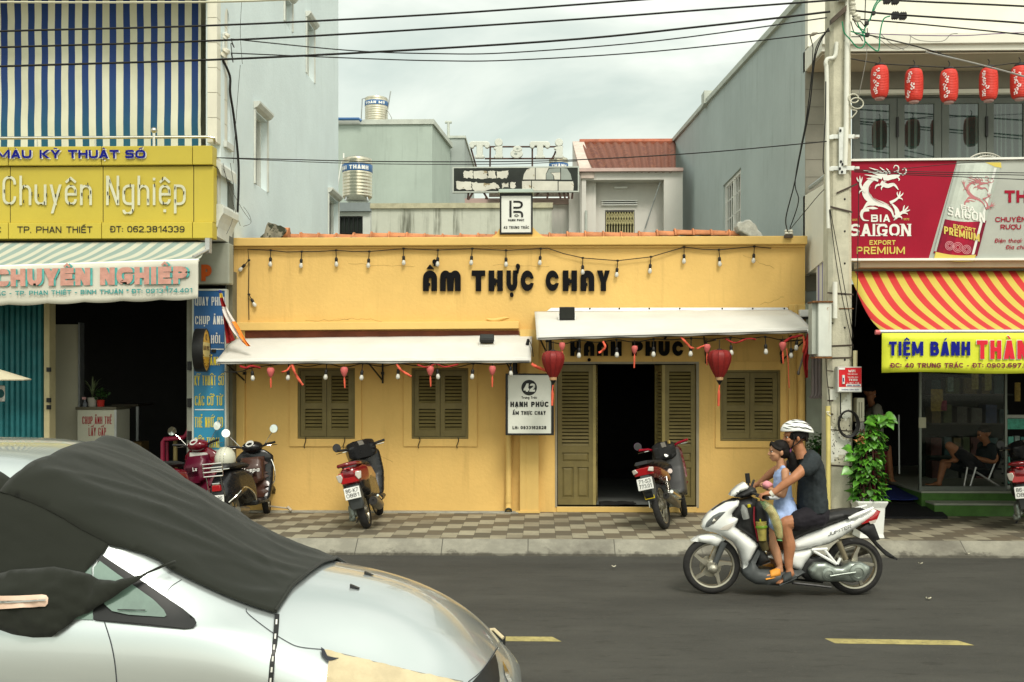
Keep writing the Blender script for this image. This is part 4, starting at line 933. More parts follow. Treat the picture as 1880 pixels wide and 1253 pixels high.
f=MB();plate(f,h,0,.05,[[(y0+.06,h[0][1]+.05),(y1-.06,h[0][1]+.05),(y1-.06,h[2][1]-.06),(y0+.06,h[2][1]-.06)]]);f.box((y0+y1)/2-.04,(y0+y1)/2+.04,0,.05,h[0][1]+.05,h[2][1]-.06)
for i in range(1,5):f.box(y0+.06,y1-.06,.01,.025,lerp(h[0][1],h[2][1],i/5)-.01,lerp(h[0][1],h[2][1],i/5)+.01)
for i in range(1,8):f.box(lerp(y0,y1,i/8)-.008,lerp(y0,y1,i/8)+.008,-.012,.004,h[0][1]+.05,h[2][1]-.06)
f.mod(lambda p:Vector((XR+.04+p.y,p.x,p.z)));wo=obj('window',f,M_WHITE,rh)
gg=MB();plate(gg,h,0,.01);gg.mod(lambda p:Vector((XR+.13+p.y,p.x,p.z)));obj('pane',gg,mat('curtained_glass',(.22,.24,.20),.12,var=.15,scale=4),wo)
# white band and eave slab over the balcony
zs=6.27;XE=12
obj('upper_band',MB().box(XR-.001+.003,XE,Yq-.15,Yq+.3,6.58,7.6),M_RWHITE,rh)
mb=MB();mb.hexa([(XR,13.75,zs+.02),(XE,13.75,zs+.02),(XE,Yq+.1,zs),(XR,Yq+.1,zs),(XR,13.75,zs+.24),(XE,13.75,zs+.24),(XE,Yq+.1,zs+.30),(XR,Yq+.1,zs+.30)])
mb.box(XR+.001,XE,13.70,13.749,zs+.10,zs+.24)
obj('eave_slab',mb,M_RWHITE,rh,bevel=.006)
obj('soffit',MB().box(XR+.02,XE,13.78,Yq+.02,zs-.012,zs-.001),mat('beige_soffit',(.42,.36,.26),.8,var=.05),rh)
zg1=Z_(178,Yq)
gx0=X_(1563,Yq)
mb=MB();zz=4.0 # tile wall: courses of large tiles
mb.box(XR+.002,XE,Yq-.02,Yq-.001,zg1+.02,zs-.002);mb.box(XR+.002,gx0-.02,Yq-.02,Yq-.001,3.2,zg1+.0199);mb.box(XR+.21,XE,Yq-.0009,Yq+.14,zg1+.02,zs-.002)
obj('tile_wall',mb,M_TAUPE,rh)
jt=MB()
for i in range(9):z=4.3+i*.245;jt.box(XR+.003,gx0-.03 if z<zg1 else XE,Yq-.023,Yq-.0205,z,z+.006)
for x in(XR+.55,XR+1.1,XR+1.9,XR+2.6,XR+3.4):jt.box(x,x+.005,Yq-.0232,Yq-.0205,zg1+.03 if x>gx0 else 4.0,zs-.01)
obj('tile_joint',jt,mat('joint_grey',(.14,.13,.10),.8),rh)
obj('sill_band',MB().box(gx0-.02,XE,Yq-.10,Yq-.004,Z_(180,Yq),Z_(173,Yq)),M_RWHITE,rh)
# folding glass doors
M_GFR=mat('grey_door_frame',(.10,.115,.10),.45,var=.1)
m,n,l,xyz,M,N,MIX,SM,BUMP,COLR,b=newmat('curtain_behind_glass',.025);M_CGL=m
w1=M('SINE',M('MULTIPLY',M('ADD',xyz[0],M('MULTIPLY',N(1.5,2,.5,(1,1,.04)),.5)),60));COLR(MIX(SM(M('MULTIPLY',w1,N(2.2,2,.5,(1,1,.05))),.05,.5),(.014,.03,.026),(.06,.095,.08)));b.inputs['Specular IOR Level'].default_value=.9
xs=[X_(p_,Yq)for p_ in(1566,1648,1730,1812,1894,1976)];zb=3.6;zt3=Z_(184,Yq)
for i in range(5):
 a,b_=xs[i]+.004,xs[i+1]-.004
 do=obj('glass_door',plate(MB(),rect(a,b_,zb,zt3),Yq+.02,Yq+.07,[rect(a+.10,b_-.10,zb+.1,zt3-.085)]),M_GFR,rh,bevel=.004)
 obj('pane',MB().box(a+.095,b_-.095,Yq+.04,Yq+.05,zb+.09,zt3-.08),M_CGL,do)
 if i in(0,2):
  for z in(4.45,5.35):obj('handle',MB().box(b_-.012,b_+.018,Yq-.01,Yq+.018,z,z+.28),M_BLACK,do)
obj('door_head',MB().box(gx0-.02,XE,Yq+.001,Yq+.13,zt3+.003,Z_(180,Yq)-.001),M_GFR,rh)
obj('balcony_floor',MB().box(XR+.06,XE,13.02,Yq+.3,3.43,3.58),M_RWHITE,rh)
# white return panel beside the hoarding
mb=MB().add([(XR,12.85,3.62),(XR,fxr(1471),3.40),(XR,fxr(1471),sr(1471,361).z),(XR,12.85,sr(1512,339).z+.0),(XR+.05,12.85,3.62),(XR+.05,fxr(1471),3.40),(XR+.05,fxr(1471),sr(1471,361).z),(XR+.05,12.85,sr(1512,339).z)],
 [(0,1,2,3),(7,6,5,4),(0,4,5,1),(1,5,6,2),(2,6,7,3),(3,7,4,0)])
obj('return_panel',mb,M_RWHITE,rh)
obj('handrail',MB().tube([sr(1477,345,-.05),sr(1512,318,-.05)],.03,8),M_FRAME,rh)
# lower wall strip beside the yellow shop, canopy beam
mb=MB();p=prect(1480,1523,440,945,14.25);mb.box(p[0],p[1]+.25,14.25,14.45,PV,3.0)
obj('corner_pier',mb,mat('grey_green_pier',(.30,.33,.27),.8,var=.12,streak=((.18,.19,.15),.5,.5)),rh)
obj('canopy_beam',MB().box(XR+.2,XE,12.75,13.0,Z_(493,12.75),Z_(482,12.75)),mat('beige_beam',(.45,.38,.28),.7,var=.08),rh)
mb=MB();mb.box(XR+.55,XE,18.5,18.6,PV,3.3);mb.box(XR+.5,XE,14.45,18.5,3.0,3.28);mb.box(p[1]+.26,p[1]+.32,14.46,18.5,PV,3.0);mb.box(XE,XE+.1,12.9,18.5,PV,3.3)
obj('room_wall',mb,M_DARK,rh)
# raised green tiled step
M_GRN=mat('green_step_tile',(.06,.15,.028),.45,var=.18,scale=5);M_EDGE=mat('pale_step_edge',(.30,.32,.26),.6,var=.1)
X1=X_(1672,14.2)
def step(y0,y1,z0,z1,x0,ch):
 mb=MB();mb.hexa([(x0+ch,y0,z0),(XE,y0,z0),(XE,y1,z0),(x0,y1,z0),(x0+ch*.0,y0,z1-.025),(XE,y0,z1-.025),(XE,y1,z1-.025),(x0,y1,z1-.025)]);so=obj('step',mb,M_GRN,rh)
 obj('nosing',MB().box(x0-.01,XE,y0-.015,y1,z1-.025,z1),M_EDGE,so)
step(14.02,14.33,PV,Z_(922,14.02),X_(1716,14.02),0);step(14.33,18.4,PV,Z_(900,14.33),X_(1692,14.33),0)
SZ=Z_(900,14.33)
obj('shop_floor',MB().box(XR+.6,X_(1690,14.4),14.5,18.4,PV,PV+.12),mat('dark_shop_floor',(.03,.03,.025),.5),rh)
# ================================================================ SHOP LETTERING
M_LBLK=mat('letter_black',(.007,.007,.008),.9,var=.1,spec=.1)
def deco(ch,w,h): # heavy art deco capitals as single outlines, x right, y up
 k=[pi*i/12 for i in range(13)]
 def arc(cx,cy,rx,ry,a0,a1,n=12):return[(cx+rx*cos(lerp(a0,a1,i/n)),cy+ry*sin(lerp(a0,a1,i/n)))for i in range(n+1)]
 if ch in 'AN':
  L,R_=.41*w,.60*w;o=[(0,0),(0,h*.62)]+arc(w/2,h*.62,w/2,h*.38,pi,0)+[(w,0),(R_,0)]
  if ch=='A':o+=[(R_,h*.60)]+arc((L+R_)/2,h*.60,(R_-L)/2,h*.06,0,pi,4)+[(L,h*.40),(L+.10*w,h*.40),(L+.10*w,h*.26),(L,h*.26),(L,0)]
  else:o+=[(R_,h*.56)]+arc((L+R_)/2,h*.56,(R_-L)/2,h*.07,0,pi,4)+[(L,0)]
 elif ch=='M':
  a=w/2;o=[(0,0),(0,h*.66)]+arc(a*.53,h*.66,a*.53,h*.34,pi,pi*.25,8)+arc(w-a*.53,h*.66,a*.53,h*.34,pi*.75,0,8)+[(w,0),(w*.725,0),(w*.725,h*.62),(w*.70,h*.66),(w*.675,h*.62),(w*.645,0),(w*.355,0),(w*.325,h*.62),(w*.30,h*.66),(w*.275,h*.62),(w*.275,0)]
 elif ch=='T':o=[(0,h),(0,h*.74),(w*.30,h*.74),(w*.30,0),(w*.70,0),(w*.70,h*.74),(w,h*.74),(w,h)]
 elif ch=='H':o=[(0,0),(0,h),(w*.40,h),(w*.40,h*.62),(w*.50,h*.62),(w*.50,h*.56),(w*.61,h*.56),(w*.61,h),(w,h),(w,0),(w*.61,0),(w*.61,h*.40),(w*.50,h*.40),(w*.50,h*.28),(w*.40,h*.28),(w*.40,0)]
 elif ch=='U':o=[(0,h),(w*.40,h),(w*.40,h*.42)]+arc(w/2,h*.42,w*.10,h*.12,pi,2*pi,6)+[(w*.60,h),(w,h),(w,h*.40)]+arc(w/2,h*.40,w/2,h*.40,0,-pi)
 elif ch=='C':o=arc(w/2,h/2,w/2,h/2,radians(14),radians(346),30)+arc(w*.56,h/2,w*.22,h*.19,radians(330),radians(30),16)
 elif ch=='Y':o=[(0,h),(w*.42,h),(w*.53,h*.66),(w*.62,h),(w,h),(w*.70,h*.40),(w*.70,0),(w*.30,0),(w*.30,h*.40)]
 elif ch=='P':o=[(0,0),(0,h),(w*.55,h)]+arc(w*.55,h*.66,w*.45,h*.34,pi/2,-pi/2,10)+[(w*.5,h*.32),(w*.5,h*.52),(w*.58,h*.60),(w*.58,h*.72),(w*.42,h*.72),(w*.42,0)]
 return o
def sign_letters(nm,lab,items,Y,y0,y1,thick,extra=()):
 p0=pt(items[0][1],y1,Y);t=thing(nm,lab,'lettering',(p0 .x,Y,p0 .z))
 for ch,a,b_ in items:
  A,B=pt(a,y1,Y),pt(b_,y0,Y);poly=deco(ch,B.x-A.x,B.z-A.z)
  obj('letter',plate(MB(),[(A.x+x,A.z+z)for x,z in poly],Y-thick,Y),M_LBLK,t)
 for e_ in extra:
  obj('accent',plate(MB(),[(pt(x,y,Y).x,pt(x,y,Y).z)for x,y in e_],Y-thick,Y),M_LBLK,t)
 return t
def q2(*xy):return[(750+x/4,420+y/4)for x,y in xy]
def blob(cx,cy,rx,ry=None,n=16):return[(cx+rx*cos(2*pi*i/n),cy+(ry or rx)*sin(2*pi*i/n))for i in range(n)]
def z2(a,b):return(750+a/4,750+b/4)
sign_letters('wall_lettering','large black raised lettering across the upper yellow wall',[(c,*z2(a,b))for c,a,b in(('A',108,210),('M',233,384),('T',465,564),('H',589,693),('U',720,800),('C',824,921),('C',1007,1105),('H',1133,1237),('A',1263,1364),('Y',1384,1478))],YF-.012,497.2,535,.03,
 [q2((133,297),(160,264),(189,297)),q2((176,246),(180,232),(192,226),(205,232),(209,248),(200,262),(196,276),(184,276),(186,262),(178,256)),q2(*blob(758,487,14,18)),q2((788,280),(790,266),(803,258),(817,266),(820,284),(812,302),(808,330),(790,330),(797,300))])
sign_letters('door_lettering','black raised lettering over the door in the shade of the right awning',[('H',1047,1066),('A',1072,1091),('N',1096,1116),('H',1121,1141),('P',1160,1180),('H',1185,1204),('U',1209,1229),('C',1234,1254)],YF-.012,627,654,.045,
 [blob(1081.5,661,3.2),[(1217,624),(1222,617),(1226,617),(1221,624)]])
# ================================================================ WHITE AWNINGS
M_CANV=mat('white_canvas',(.60,.59,.545),.7,var=.05,scale=2,bump=.15,bscale=60,streak=((.5,.47,.38),.25,.58))
def awning(lab,A,B,C,D,crease,group): # A,B back left/right, C,D front left/right
 root=thing('awning',lab,'awning',tuple((A+B)/2),group)
 def f(u,v):
  q=A.lerp(B,u).lerp(C.lerp(D,u),v);t=max(0,1-abs(v-crease)/.45);q.z+=.03*t-.012*sin(pi*v)*(.5+.5*cos(u*14))*(1-t)+.004*noise.noise(q*5);return q
 obj('canopy',MB().grid(60,16,f),M_CANV,root,smooth=True,solid=.006)
 obj('front_bar',MB().tube([C+Vector((.02,.02,-.03)),D+Vector((-.02,.02,-.03))],.028,10),M_BLACK,root)
 n_=Vector((0,.0,-.055));fl=MB().grid(60,2,lambda u,v:C.lerp(D,u)+Vector((0,-.004,-.05*v-.006*sin(u*37)*v)))
 obj('hem',fl,M_CANV,root,smooth=True,solid=.004)
 return root
a1=awning('lower white awning over the two left windows',Vector((X_(437,YF),YF-.06,Z_(622,YF))),Vector((X_(980,YF)-.02,YF-.06,Z_(616,YF))),Vector((X_(397,13.35),13.35,Z_(661,13.35))),Vector((X_(975,13.35),13.35,Z_(659,13.35))),.42,'white awnings on the yellow shop')
a2=awning('higher white awning over the open door and right window',Vector((X_(980,YF)+.01,YF-.06,Z_(573,YF))),Vector((X_(1449,YF),YF-.06,Z_(571,YF))),Vector((X_(985,13.2),13.2,Z_(617,13.2))),Vector((X_(1491,13.2),13.2,Z_(604,13.2))),.45,'white awnings on the yellow shop')
M_RAIL=mat('grey_rail',(.42,.43,.42),.5,metal=.5,var=.1)
mb=MB();mb.hexa([(X_(1004,YF),YF-.05,Z_(572,YF)),(X_(1447,YF),YF-.05,Z_(572,YF)),(X_(1447,YF),YF-.002,Z_(572,YF)),(X_(1004,YF),YF-.002,Z_(572,YF)),(X_(1012,YF),YF-.03,Z_(566,YF)),(X_(1445,YF),YF-.03,Z_(566,YF)),(X_(1445,YF),YF-.002,Z_(566,YF)),(X_(1012,YF),YF-.002,Z_(566,YF))])
rlo=obj('wall_rail',mb,M_RAIL,a2)
for px in(1083,1137,1192,1248,1326,1382,1440):q=pt(px,567,YF-.04);obj('bolt',MB().ball(q,.012,8,6),M_BLACK,rlo)
def arm(root,px,y0,Y0,dirx=.25):
 x=X_(px,YF);z=y0
 mb=MB().tube([(x,YF-.02,z),(x,YF-.02,z-.32)],.014,6).tube([(x,YF-.03,z-.28),(x-dirx*.6,Y0+.35,z+.02)],.012,6).tube([(x,YF-.03,z-.02),(x-dirx*.2,Y0+.05,z-.03)],.012,6)
 mb.box(x-.02,x+.02,YF-.05,YF-.005,z-.2,z-.16);obj('bracket',mb,M_BLACK,root)
zb1=Z_(664,13.35);arm(a1,450,zb1+.03,13.35);arm(a1,703,zb1+.03,13.35);arm(a1,948,zb1+.03,13.35)
zb2=Z_(620,13.2);arm(a2,1010,zb2,13.2);arm(a2,1296,zb2,13.2);arm(a2,1434,zb2,13.2,-.3)
# post at the right awning's left end
obj('post',MB().tube([(X_(1010,13.6),13.6,zb2+.05),(X_(1010,13.6),13.6,zb2-.30)],.022,8),M_BLACK,a2)
obj('bar_end',MB().tube([Vector((X_(1482,13.2),13.19,Z_(610,13.2))),Vector((X_(1500,13.2),13.17,Z_(606,13.2)))],.03,10),M_WHITE,a2)
def flood(lab,x0,x1,y0,y1,yb,Y,tilt):
 p=prect(x0,x1,y0,y1,Y);t=thing('floodlight',lab,'floodlight',((p[0]+p[1])/2,Y,Z_(yb,Y)),'floodlights on the awnings');cx=(p[0]+p[1])/2;cz=(p[2]+p[3])/2;R=Matrix.Rotation(tilt,3,'X');c=Vector((cx,Y,cz))
 mb=MB().box(p[0],p[1],Y-.03,Y+.03,p[2],p[3]);mb.mod(lambda q:c+R@(q-c));ho=obj('housing',mb,M_BLACK,t,bevel=.008)
 mb=MB().box(p[0]+.015,p[1]-.015,Y-.034,Y-.0305,p[2]+.015,p[3]-.015);mb.mod(lambda q:c+R@(q-c));obj('glass',mb,mat('lamp_glass_dark',(.02,.022,.02),.1),ho)
 mb=MB()
 for i in range(7):z=lerp(p[2]+.01,p[3]-.01,i/6);mb.box(p[0]+.01,p[1]-.01,Y+.031,Y+.05,z-.004,z+.004)
 mb.mod(lambda q:c+R@(q-c));obj('fins',mb,M_BLACK,ho)
 zb=Z_(yb,Y);obj('bracket',MB().tube([(p[0]-.008,Y,cz),(p[0]-.008,Y-.02,zb),(p[1]+.008,Y-.02,zb),(p[1]+.008,Y,cz)],.009,6),M_WHITE,t)
flood('square black floodlight standing upright on the right white awning',1027,1055,564,587.5,591.5,13.75,.1)
flood('black floodlight tilted back on the left white awning',881,907,614,629,634.5,13.8,-.75)
t=thing('cable_clamp','small black plug and cable at the right end of the left awning','plug',tuple(pt(969,634,13.8)))
obj('plug',MB().tube([pt(970,623,13.8),pt(968,634,13.8)],[.018,.024],8),M_BLACK,t);obj('cable',MB().tube(spline([pt(970,623,13.8),pt(974,630,13.7),pt(977,640,13.5),pt(979,655,13.4)],5),.006,5),M_BLACK,t)
# ================================================================ STRING LIGHTS
M_BULB=mat('bulb_glass',(.56,.55,.49),.15,var=0,spec=.7)
M_CABLE=mat('black_cable',(.012,.011,.010),.5,var=0)
def bulb_at(root,top,drop,lean=(0,0)):
 a=Vector(top);b_=a+Vector((lean[0],lean[1],-drop))
 mb=MB().tube([a,b_],.006,5);d=(b_-a).normalized()
 mb.lathe([(.008,0),(.019,.012),(.022,.03),(.019,.062)],b_,d,10);so=obj('socket',mb,M_CABLE,root,smooth=50)
 obj('bulb',MB().lathe([(.013,.056),(.016,.064),(.026,.090),(.028,.106),(.023,.124),(.010,.134),(.002,.136)],b_,d,14),M_BULB,so,smooth=True)
 obj('clip',MB().ball(a,(.022,.018,.016),8,6),M_CABLE,so)
Yg_=YF-.05
t=thing('string_light','festoon cable with white bulbs nailed along the top of the yellow wall','string lights',tuple(pt(930,460,Yg_)),'festoon bulb strings')
nodes=[(497,460),(554,462.5),(617,460),(678,462),(741,457),(804,459.5),(867,457),(929,460),(993,457),(1070,474),(1134,479),(1195,472),(1256,454),(1320,459),(1385,453)]
path=[(457,588),(456,541),(457,478),(455,458)]+nodes[:1]+[(526,463)]+nodes[1:2]+[(585,462)]+nodes[2:3]+[(648,462)]+nodes[3:9]+[(1005,456),(1035,466)]+nodes[9:13]+[(1290,458)]+nodes[13:]+[(1416,456)]
obj('cable',MB().tube([pt(x,y,Yg_)for x,y in path],.0065,5),M_CABLE,t)
for x,y in nodes:bulb_at(t,pt(x,y,Yg_),.095,(random.uniform(-.008,.008),0))
bulb_at(t,pt(457,478,Yg_),.055,(-.05,0));bulb_at(t,pt(457,541,Yg_),.055,(.03,0))
t=thing('string_light','festoon cable with bulbs hanging under the left white awning','string lights',tuple(pt(680,666,13.4)),'festoon bulb strings')
bl=[(462,693),(530,692),(600,691),(666,692),(732,690),(802,690),(869,690),(937,684)]
cp=[pt(412,683,13.4),pt(440,683,13.4)]
for i,(x,y)in enumerate(bl):
 cp+=[pt(x,668+(i==0)*8,13.4)]
 if i<len(bl)-1:cp+=[pt((x+bl[i+1][0])/2,671+random.uniform(-1,4),13.42)]
obj('cable',MB().tube(spline(cp,4),.0065,5),M_CABLE,t)
for x,y in bl:bulb_at(t,pt(x,668,13.4),max(.03,(y-668)/F*13.4-.14+.055),(random.uniform(-.01,.01),0))
t=thing('string_light','festoon cable with bulbs hanging under the right white awning','string lights',tuple(pt(1250,624,13.25)),'festoon bulb strings')
br=[(1004,665),(1064,651),(1132,650),(1200,649),(1269,648),(1341,646),(1405,644),(1464,637),(1452,651)]
cp=[]
for i,(x,y)in enumerate(br[:8]):
 cp+=[pt(x,627-(x-1000)*.02,13.25)]
 if i<7:cp+=[pt((x+br[i+1][0])/2,630-(x-1000)*.02+random.uniform(-2,4),13.27)]
obj('cable',MB().tube(spline(cp,4),.0065,5),M_CABLE,t)
for x,y in br:yy=627-(x-1000)*.02;bulb_at(t,pt(x,yy,13.25),max(.03,(y-yy)/F*13.25-.14+.055),(random.uniform(-.01,.01),0))
# ================================================================ LANTERNS, RIBBONS, FLAGS
M_LRED=mat('red_silk',(.20,.014,.012),.5,var=.15,scale=14,obj=True);M_LPNK=mat('pink_paper',(.55,.12,.11),.6,var=.12,scale=20)
M_RIB=mat('red_ribbon',(.62,.10,.05),.6,var=.2,scale=9);M_DRED=mat('dark_red_cloth',(.32,.015,.015),.7,var=.15,scale=8)
M_GOLDW=mat('pale_wood_ring',(.40,.24,.12),.5)
def small_lantern(px,y0,y1,yt,Y,lab):
 a,b_=pt(px,y0,Y),pt(px,y1,Y);t=thing('paper_lantern',lab,'lantern',tuple(pt(px,yt,Y)),'small pink lanterns under the awnings');h=a.z-b_.z;r=h*.40
 obj('shade',MB().lathe([(r*.30,h),(r*.75,h*.97),(r,h*.74),(r*.86,h*.45),(r*.5,h*.12),(r*.26,0)],b_,(0,0,1),12),M_LPNK,t,smooth=35)
 obj('hanger',MB().tube([a,a+Vector((0,0,.07))],.004,5),M_CABLE,t)
 c=pt(px+random.uniform(-1,1.5),yt,Y);obj('tassel',MB().tube([b_,b_.lerp(c,.3),c],[.006,.013,.009],6),M_RIB,t)
for px,y0,y1,yt,Y,lab in((497,675,693,712,13.38,'small pink lantern near the left end of the left awning'),(632,674,692,713,13.38,'small pink lantern before the first window shutters'),(790,672,690,710,13.38,'small pink lantern before the second window shutters'),(904,672,689,711,13.38,'small pink lantern between the second window and the hanging sign box'),
 (1032,629,644,662,13.22,'small pink lantern just above the left red silk lantern'),(1165,635,650,676,13.22,'small pink lantern over the dark doorway'),(1298,632,648,671,13.22,'small pink lantern beside the right red silk lantern'),(1437,628,645,668,13.22,'small pink lantern at the right end of the right awning')):
 small_lantern(px,y0,y1,yt,Y,lab)
def big_lantern(px,y0,y1,yt,Y,lab):
 a,b_=pt(px,y0,Y),pt(px,y1,Y);t=thing('silk_lantern',lab,'lantern',tuple(pt(px,yt,Y)),'large red silk lanterns');h=a.z-b_.z;r=21/F*Y
 pr=[(.30,1),(.62,.985),(.88,.92),(.99,.80),(1.0,.70),(.93,.55),(.78,.38),(.58,.20),(.38,.06),(.30,0)]
 mb=MB();n_=72;vs=[]
 rings=[[b_+Vector((cos(2*pi*j/n_)*r*q*(1-.05*abs(cos(j*pi/6))),sin(2*pi*j/n_)*r*q*(1-.05*abs(cos(j*pi/6))),h*z))for j in range(n_)]for q,z in pr]
 sh=obj('shade',mb.loft(rings),M_LRED,t,smooth=True)
 rb=MB()
 for j in range(12):
  an=2*pi*(j+.5)/12;rb.tube([b_+Vector((cos(an)*r*q*1.005,sin(an)*r*q*1.005,h*z))for q,z in pr],.004,4)
 obj('ribs',rb,mat('dark_red_rib',(.16,.012,.012),.5),sh)
 obj('collar',MB().lathe([(r*.31,-.03),(r*.34,0),(r*.31,.012)],b_,(0,0,1),20),M_GOLDW,t,smooth=40)
 obj('cone',MB().lathe([(r*.28,-.03),(r*.10,-.075),(.006,-.09)],b_,(0,0,1),14),M_BLACK,t,smooth=40)
 obj('hanger',MB().tube([a,a+Vector((0,0,.13))],.005,5).lathe([(r*.3,0),(r*.2,.012),(.01,.02)],a,(0,0,1),14),M_BLACK,t)
 c=pt(px-2,yt,Y);mb=MB().tube([b_-Vector((0,0,.09)),b_-Vector((.01,0,.16))],.008,6).tube([b_-Vector((.01,0,.16)),c.lerp(b_,.4),c],[.012,.018,.014],8);obj('tassel',mb,M_RIB,t)
big_lantern(1015.5,645,694,745,13.12,'large dark red silk lantern in front of the hanging sign box');big_lantern(1321,643,694,746,13.15,'large dark red silk lantern between the door and the right window')
def ribbon(nm,lab,pts,Y,w,mm,cat='ribbon',grp='red ribbons tied under the awnings',tw=.6):
 P=spline([pt(x,y,Y-(i%2)*.02)for i,(x,y)in enumerate(pts)],6);mb=MB();vs=[]
 for i,p in enumerate(P):
  d=(P[min(i+1,len(P)-1)]-P[max(i-1,0)]).normalized();s_=d.cross(Vector((0,1,0)));s_=s_.normalized()if s_.length>.01 else Vector((1,0,0));a=tw*sin(i*.7);s_=s_*cos(a)+Vector((0,1,0))*sin(a);vs+=[p-s_*w/2,p+s_*w/2]
 mb.add(vs,[(2*i,2*i+1,2*i+3,2*i+2)for i in range(len(P)-1)]);return tag(obj(nm,mb,mm,solid=.003,smooth=True),lab,cat,grp)
R_=ribbon
R_('ribbon','red ribbon hanging left of the first window',[(536,668),(541,684),(548,696),(556,708)],13.36,.035,M_RIB);R_('ribbon','short red ribbon end pointing left of the first window',[(534,672),(527,680),(517,684)],13.36,.025,M_RIB)
R_('ribbon','red ribbon hanging between the two left windows',[(728,668),(736,680),(746,686),(755,692)],13.36,.03,M_RIB);R_('ribbon','thin red garland under the left awning before the second window',[(766,670),(785,675),(800,668),(815,674),(842,669)],13.36,.02,M_DRED)
R_('ribbon','red ribbon at the left end under the left awning',[(440,672),(452,676),(460,672),(478,676)],13.36,.03,M_DRED);R_('ribbon','orange red ribbon blown toward the left silk lantern',[(976,668),(985,674),(998,679),(1010,684)],13.3,.04,M_RIB)
R_('ribbon','curled red ribbon over the doorway',[(1107,627),(1111,637),(1105,645),(1099,648)],13.22,.03,M_RIB);R_('ribbon','red ribbon over the right door leaf',[(1250,618),(1258,628),(1268,638),(1274,640)],13.22,.03,M_RIB);R_('ribbon','short red ribbon left of the right silk lantern',[(1279,641),(1288,637),(1297,634)],13.22,.025,M_RIB)
R_('ribbon','red garland under the right awning near its end',[(1332,622),(1350,630),(1372,622),(1388,624)],13.24,.02,M_DRED);R_('ribbon','long thin red ribbon at the right awning corner',[(1444,640),(1447,665),(1448,690),(1449,713)],13.22,.012,M_RIB);R_('ribbon','coiled red ribbon at the right awning end',[(1440,628),(1450,622),(1462,618),(1474,616)],13.22,.035,M_DRED);R_('ribbon','orange ribbon beside the red flag',[(1475,618),(1477,632),(1474,648)],13.2,.03,M_RIB)
def flag(nm,lab,left,right,Y,mats,seg,cat='flag'):
 L=spline([pt(x,y,Y)for x,y in left],6);R2=spline([pt(x,y,Y)for x,y in right],6);k=6;mb=MB();n_=len(L)
 vs=[L[i].lerp(R2[i],j/k)+Vector((0,.035*sin(j*1.6+i*.25),0))for i in range(n_)for j in range(k+1)];o=len(mb.v);mb.v+=[tuple(v)for v in vs]
 for i in range(n_-1):
  for j in range(k):mb.f.append((i*(k+1)+j,i*(k+1)+j+1,(i+1)*(k+1)+j+1,(i+1)*(k+1)+j));mb.mi.append(seg(i/(n_-1),j/k))
 return obj(nm,mb,mats,smooth=True,solid=.003)
M_FW=mat('flag_white',(.75,.70,.66),.7,var=.05);M_FO=mat('flag_orange',(.78,.24,.03),.7,var=.1);M_FY=mat('flag_yellow',(.7,.5,.06),.7);M_FB=mat('flag_blue',(.03,.05,.25),.7)
tag(flag('flag','folded striped cloth flag in red white and orange hanging at the left awning corner',[(401,533),(404,556),(411,580),(426,605),(437,620),(452,636)],[(406,533),(413,555),(425,580),(437,600),(449,622),(461,636)],13.45,[M_FB,M_FY,M_DRED,M_FW,M_FO],lambda t,j:0 if t<.05 else 1 if t<.12 else(2 if t<.25 else 3)if t<.5 else(3 if j<.5 and t<.85 else 4)),None,'flag','cloth flags at the left awning corner')['label']='folded cloth flag in red, white and orange drooping onto the left awning corner'
tag(flag('flag','x',[(403,545),(407,570),(412,600),(417,632)],[(410,550),(416,572),(423,602),(430,625)],13.55,[M_DRED,M_FW,M_FO],lambda t,j:1 if.1<t<.35 else(2 if t<.5 and j>.4 else 0)),'mostly red folded cloth flag behind the orange and white one','flag','cloth flags at the left awning corner')
tag(flag('flag','x',[(1482,612),(1478,640),(1474,665),(1478,695)],[(1492,612),(1489,635),(1484,660),(1484,693)],13.18,[M_DRED],lambda t,j:0),'dark red cloth flag hanging at the right awning corner','flag')
tag(obj('rod',MB().tube([pt(1479,640,13.3),pt(1466,684,13.25)],.012,6).ball(pt(1466,685,13.25),(.02,.02,.03),8,6),mat('worn_rod',(.12,.10,.08),.6)),'thin dark rod hanging beside the dark red flag','rod')
# ================================================================ SIGN BOXES
M_LITE=mat('white_acrylic',(.66,.67,.60),.3,var=.03,scale=1);M_TXT=mat('print_black',(.013,.014,.013),.5,var=0)
def texts(root,mm,items,Y,nm='lettering',proud=.004):
 mb=MB()
 for it in items:put_text(mb,it[0],it[1],it[2],it[3],it[4],Y,**(it[5]if len(it)>5 else{}),proud=proud)
 return obj(nm,mb,mm,root,weld=False)
Yb4=13.8
p=prect(928,1017,686,799.5,Yb4);b4=thing('sign_box','black framed white lightbox sign with number 42 hung before the pilaster','sign',((p[0]+p[1])/2,Yb4,p[2]),'black framed shop sign boxes')
f_=prect(932.5,1012,689,796,Yb4)
obj('frame',plate(MB(),rect(*p),Yb4,Yb4+.16,[rect(*f_)]),M_BLACK,b4,bevel=.004)
bd=obj('face',MB().box(f_[0],f_[1],Yb4+.012,Yb4+.14,f_[2],f_[3]),M_LITE,b4)
Y4=Yb4+.012
obj('disc',MB().prism([pt(971.5+14.3*cos(t),712+14.3*sin(t),Y4)-Vector((0,.003,0))for t in[2*pi*k/40 for k in range(40)]],(0,-.002,0)),M_TXT,b4)
texts(b4,M_LITE,[('42',961,982,719.5,15,dict(t=.30,gap=.06,slant=.08))],Y4,'numeral',.009)
texts(b4,M_TXT,[('Trưng Trắc',957.5,986,732.5,4.6,dict(t=.2)),('HẠNH PHÚC',937,1007,747.5,9.6,dict(t=.29,gap=.14)),('ẨM THỰC CHAY',941,1002,762,7,dict(t=.28,gap=.14)),('LH: 0933162828',941,1003,788.5,6,dict(t=.24,gap=.16))],Y4)
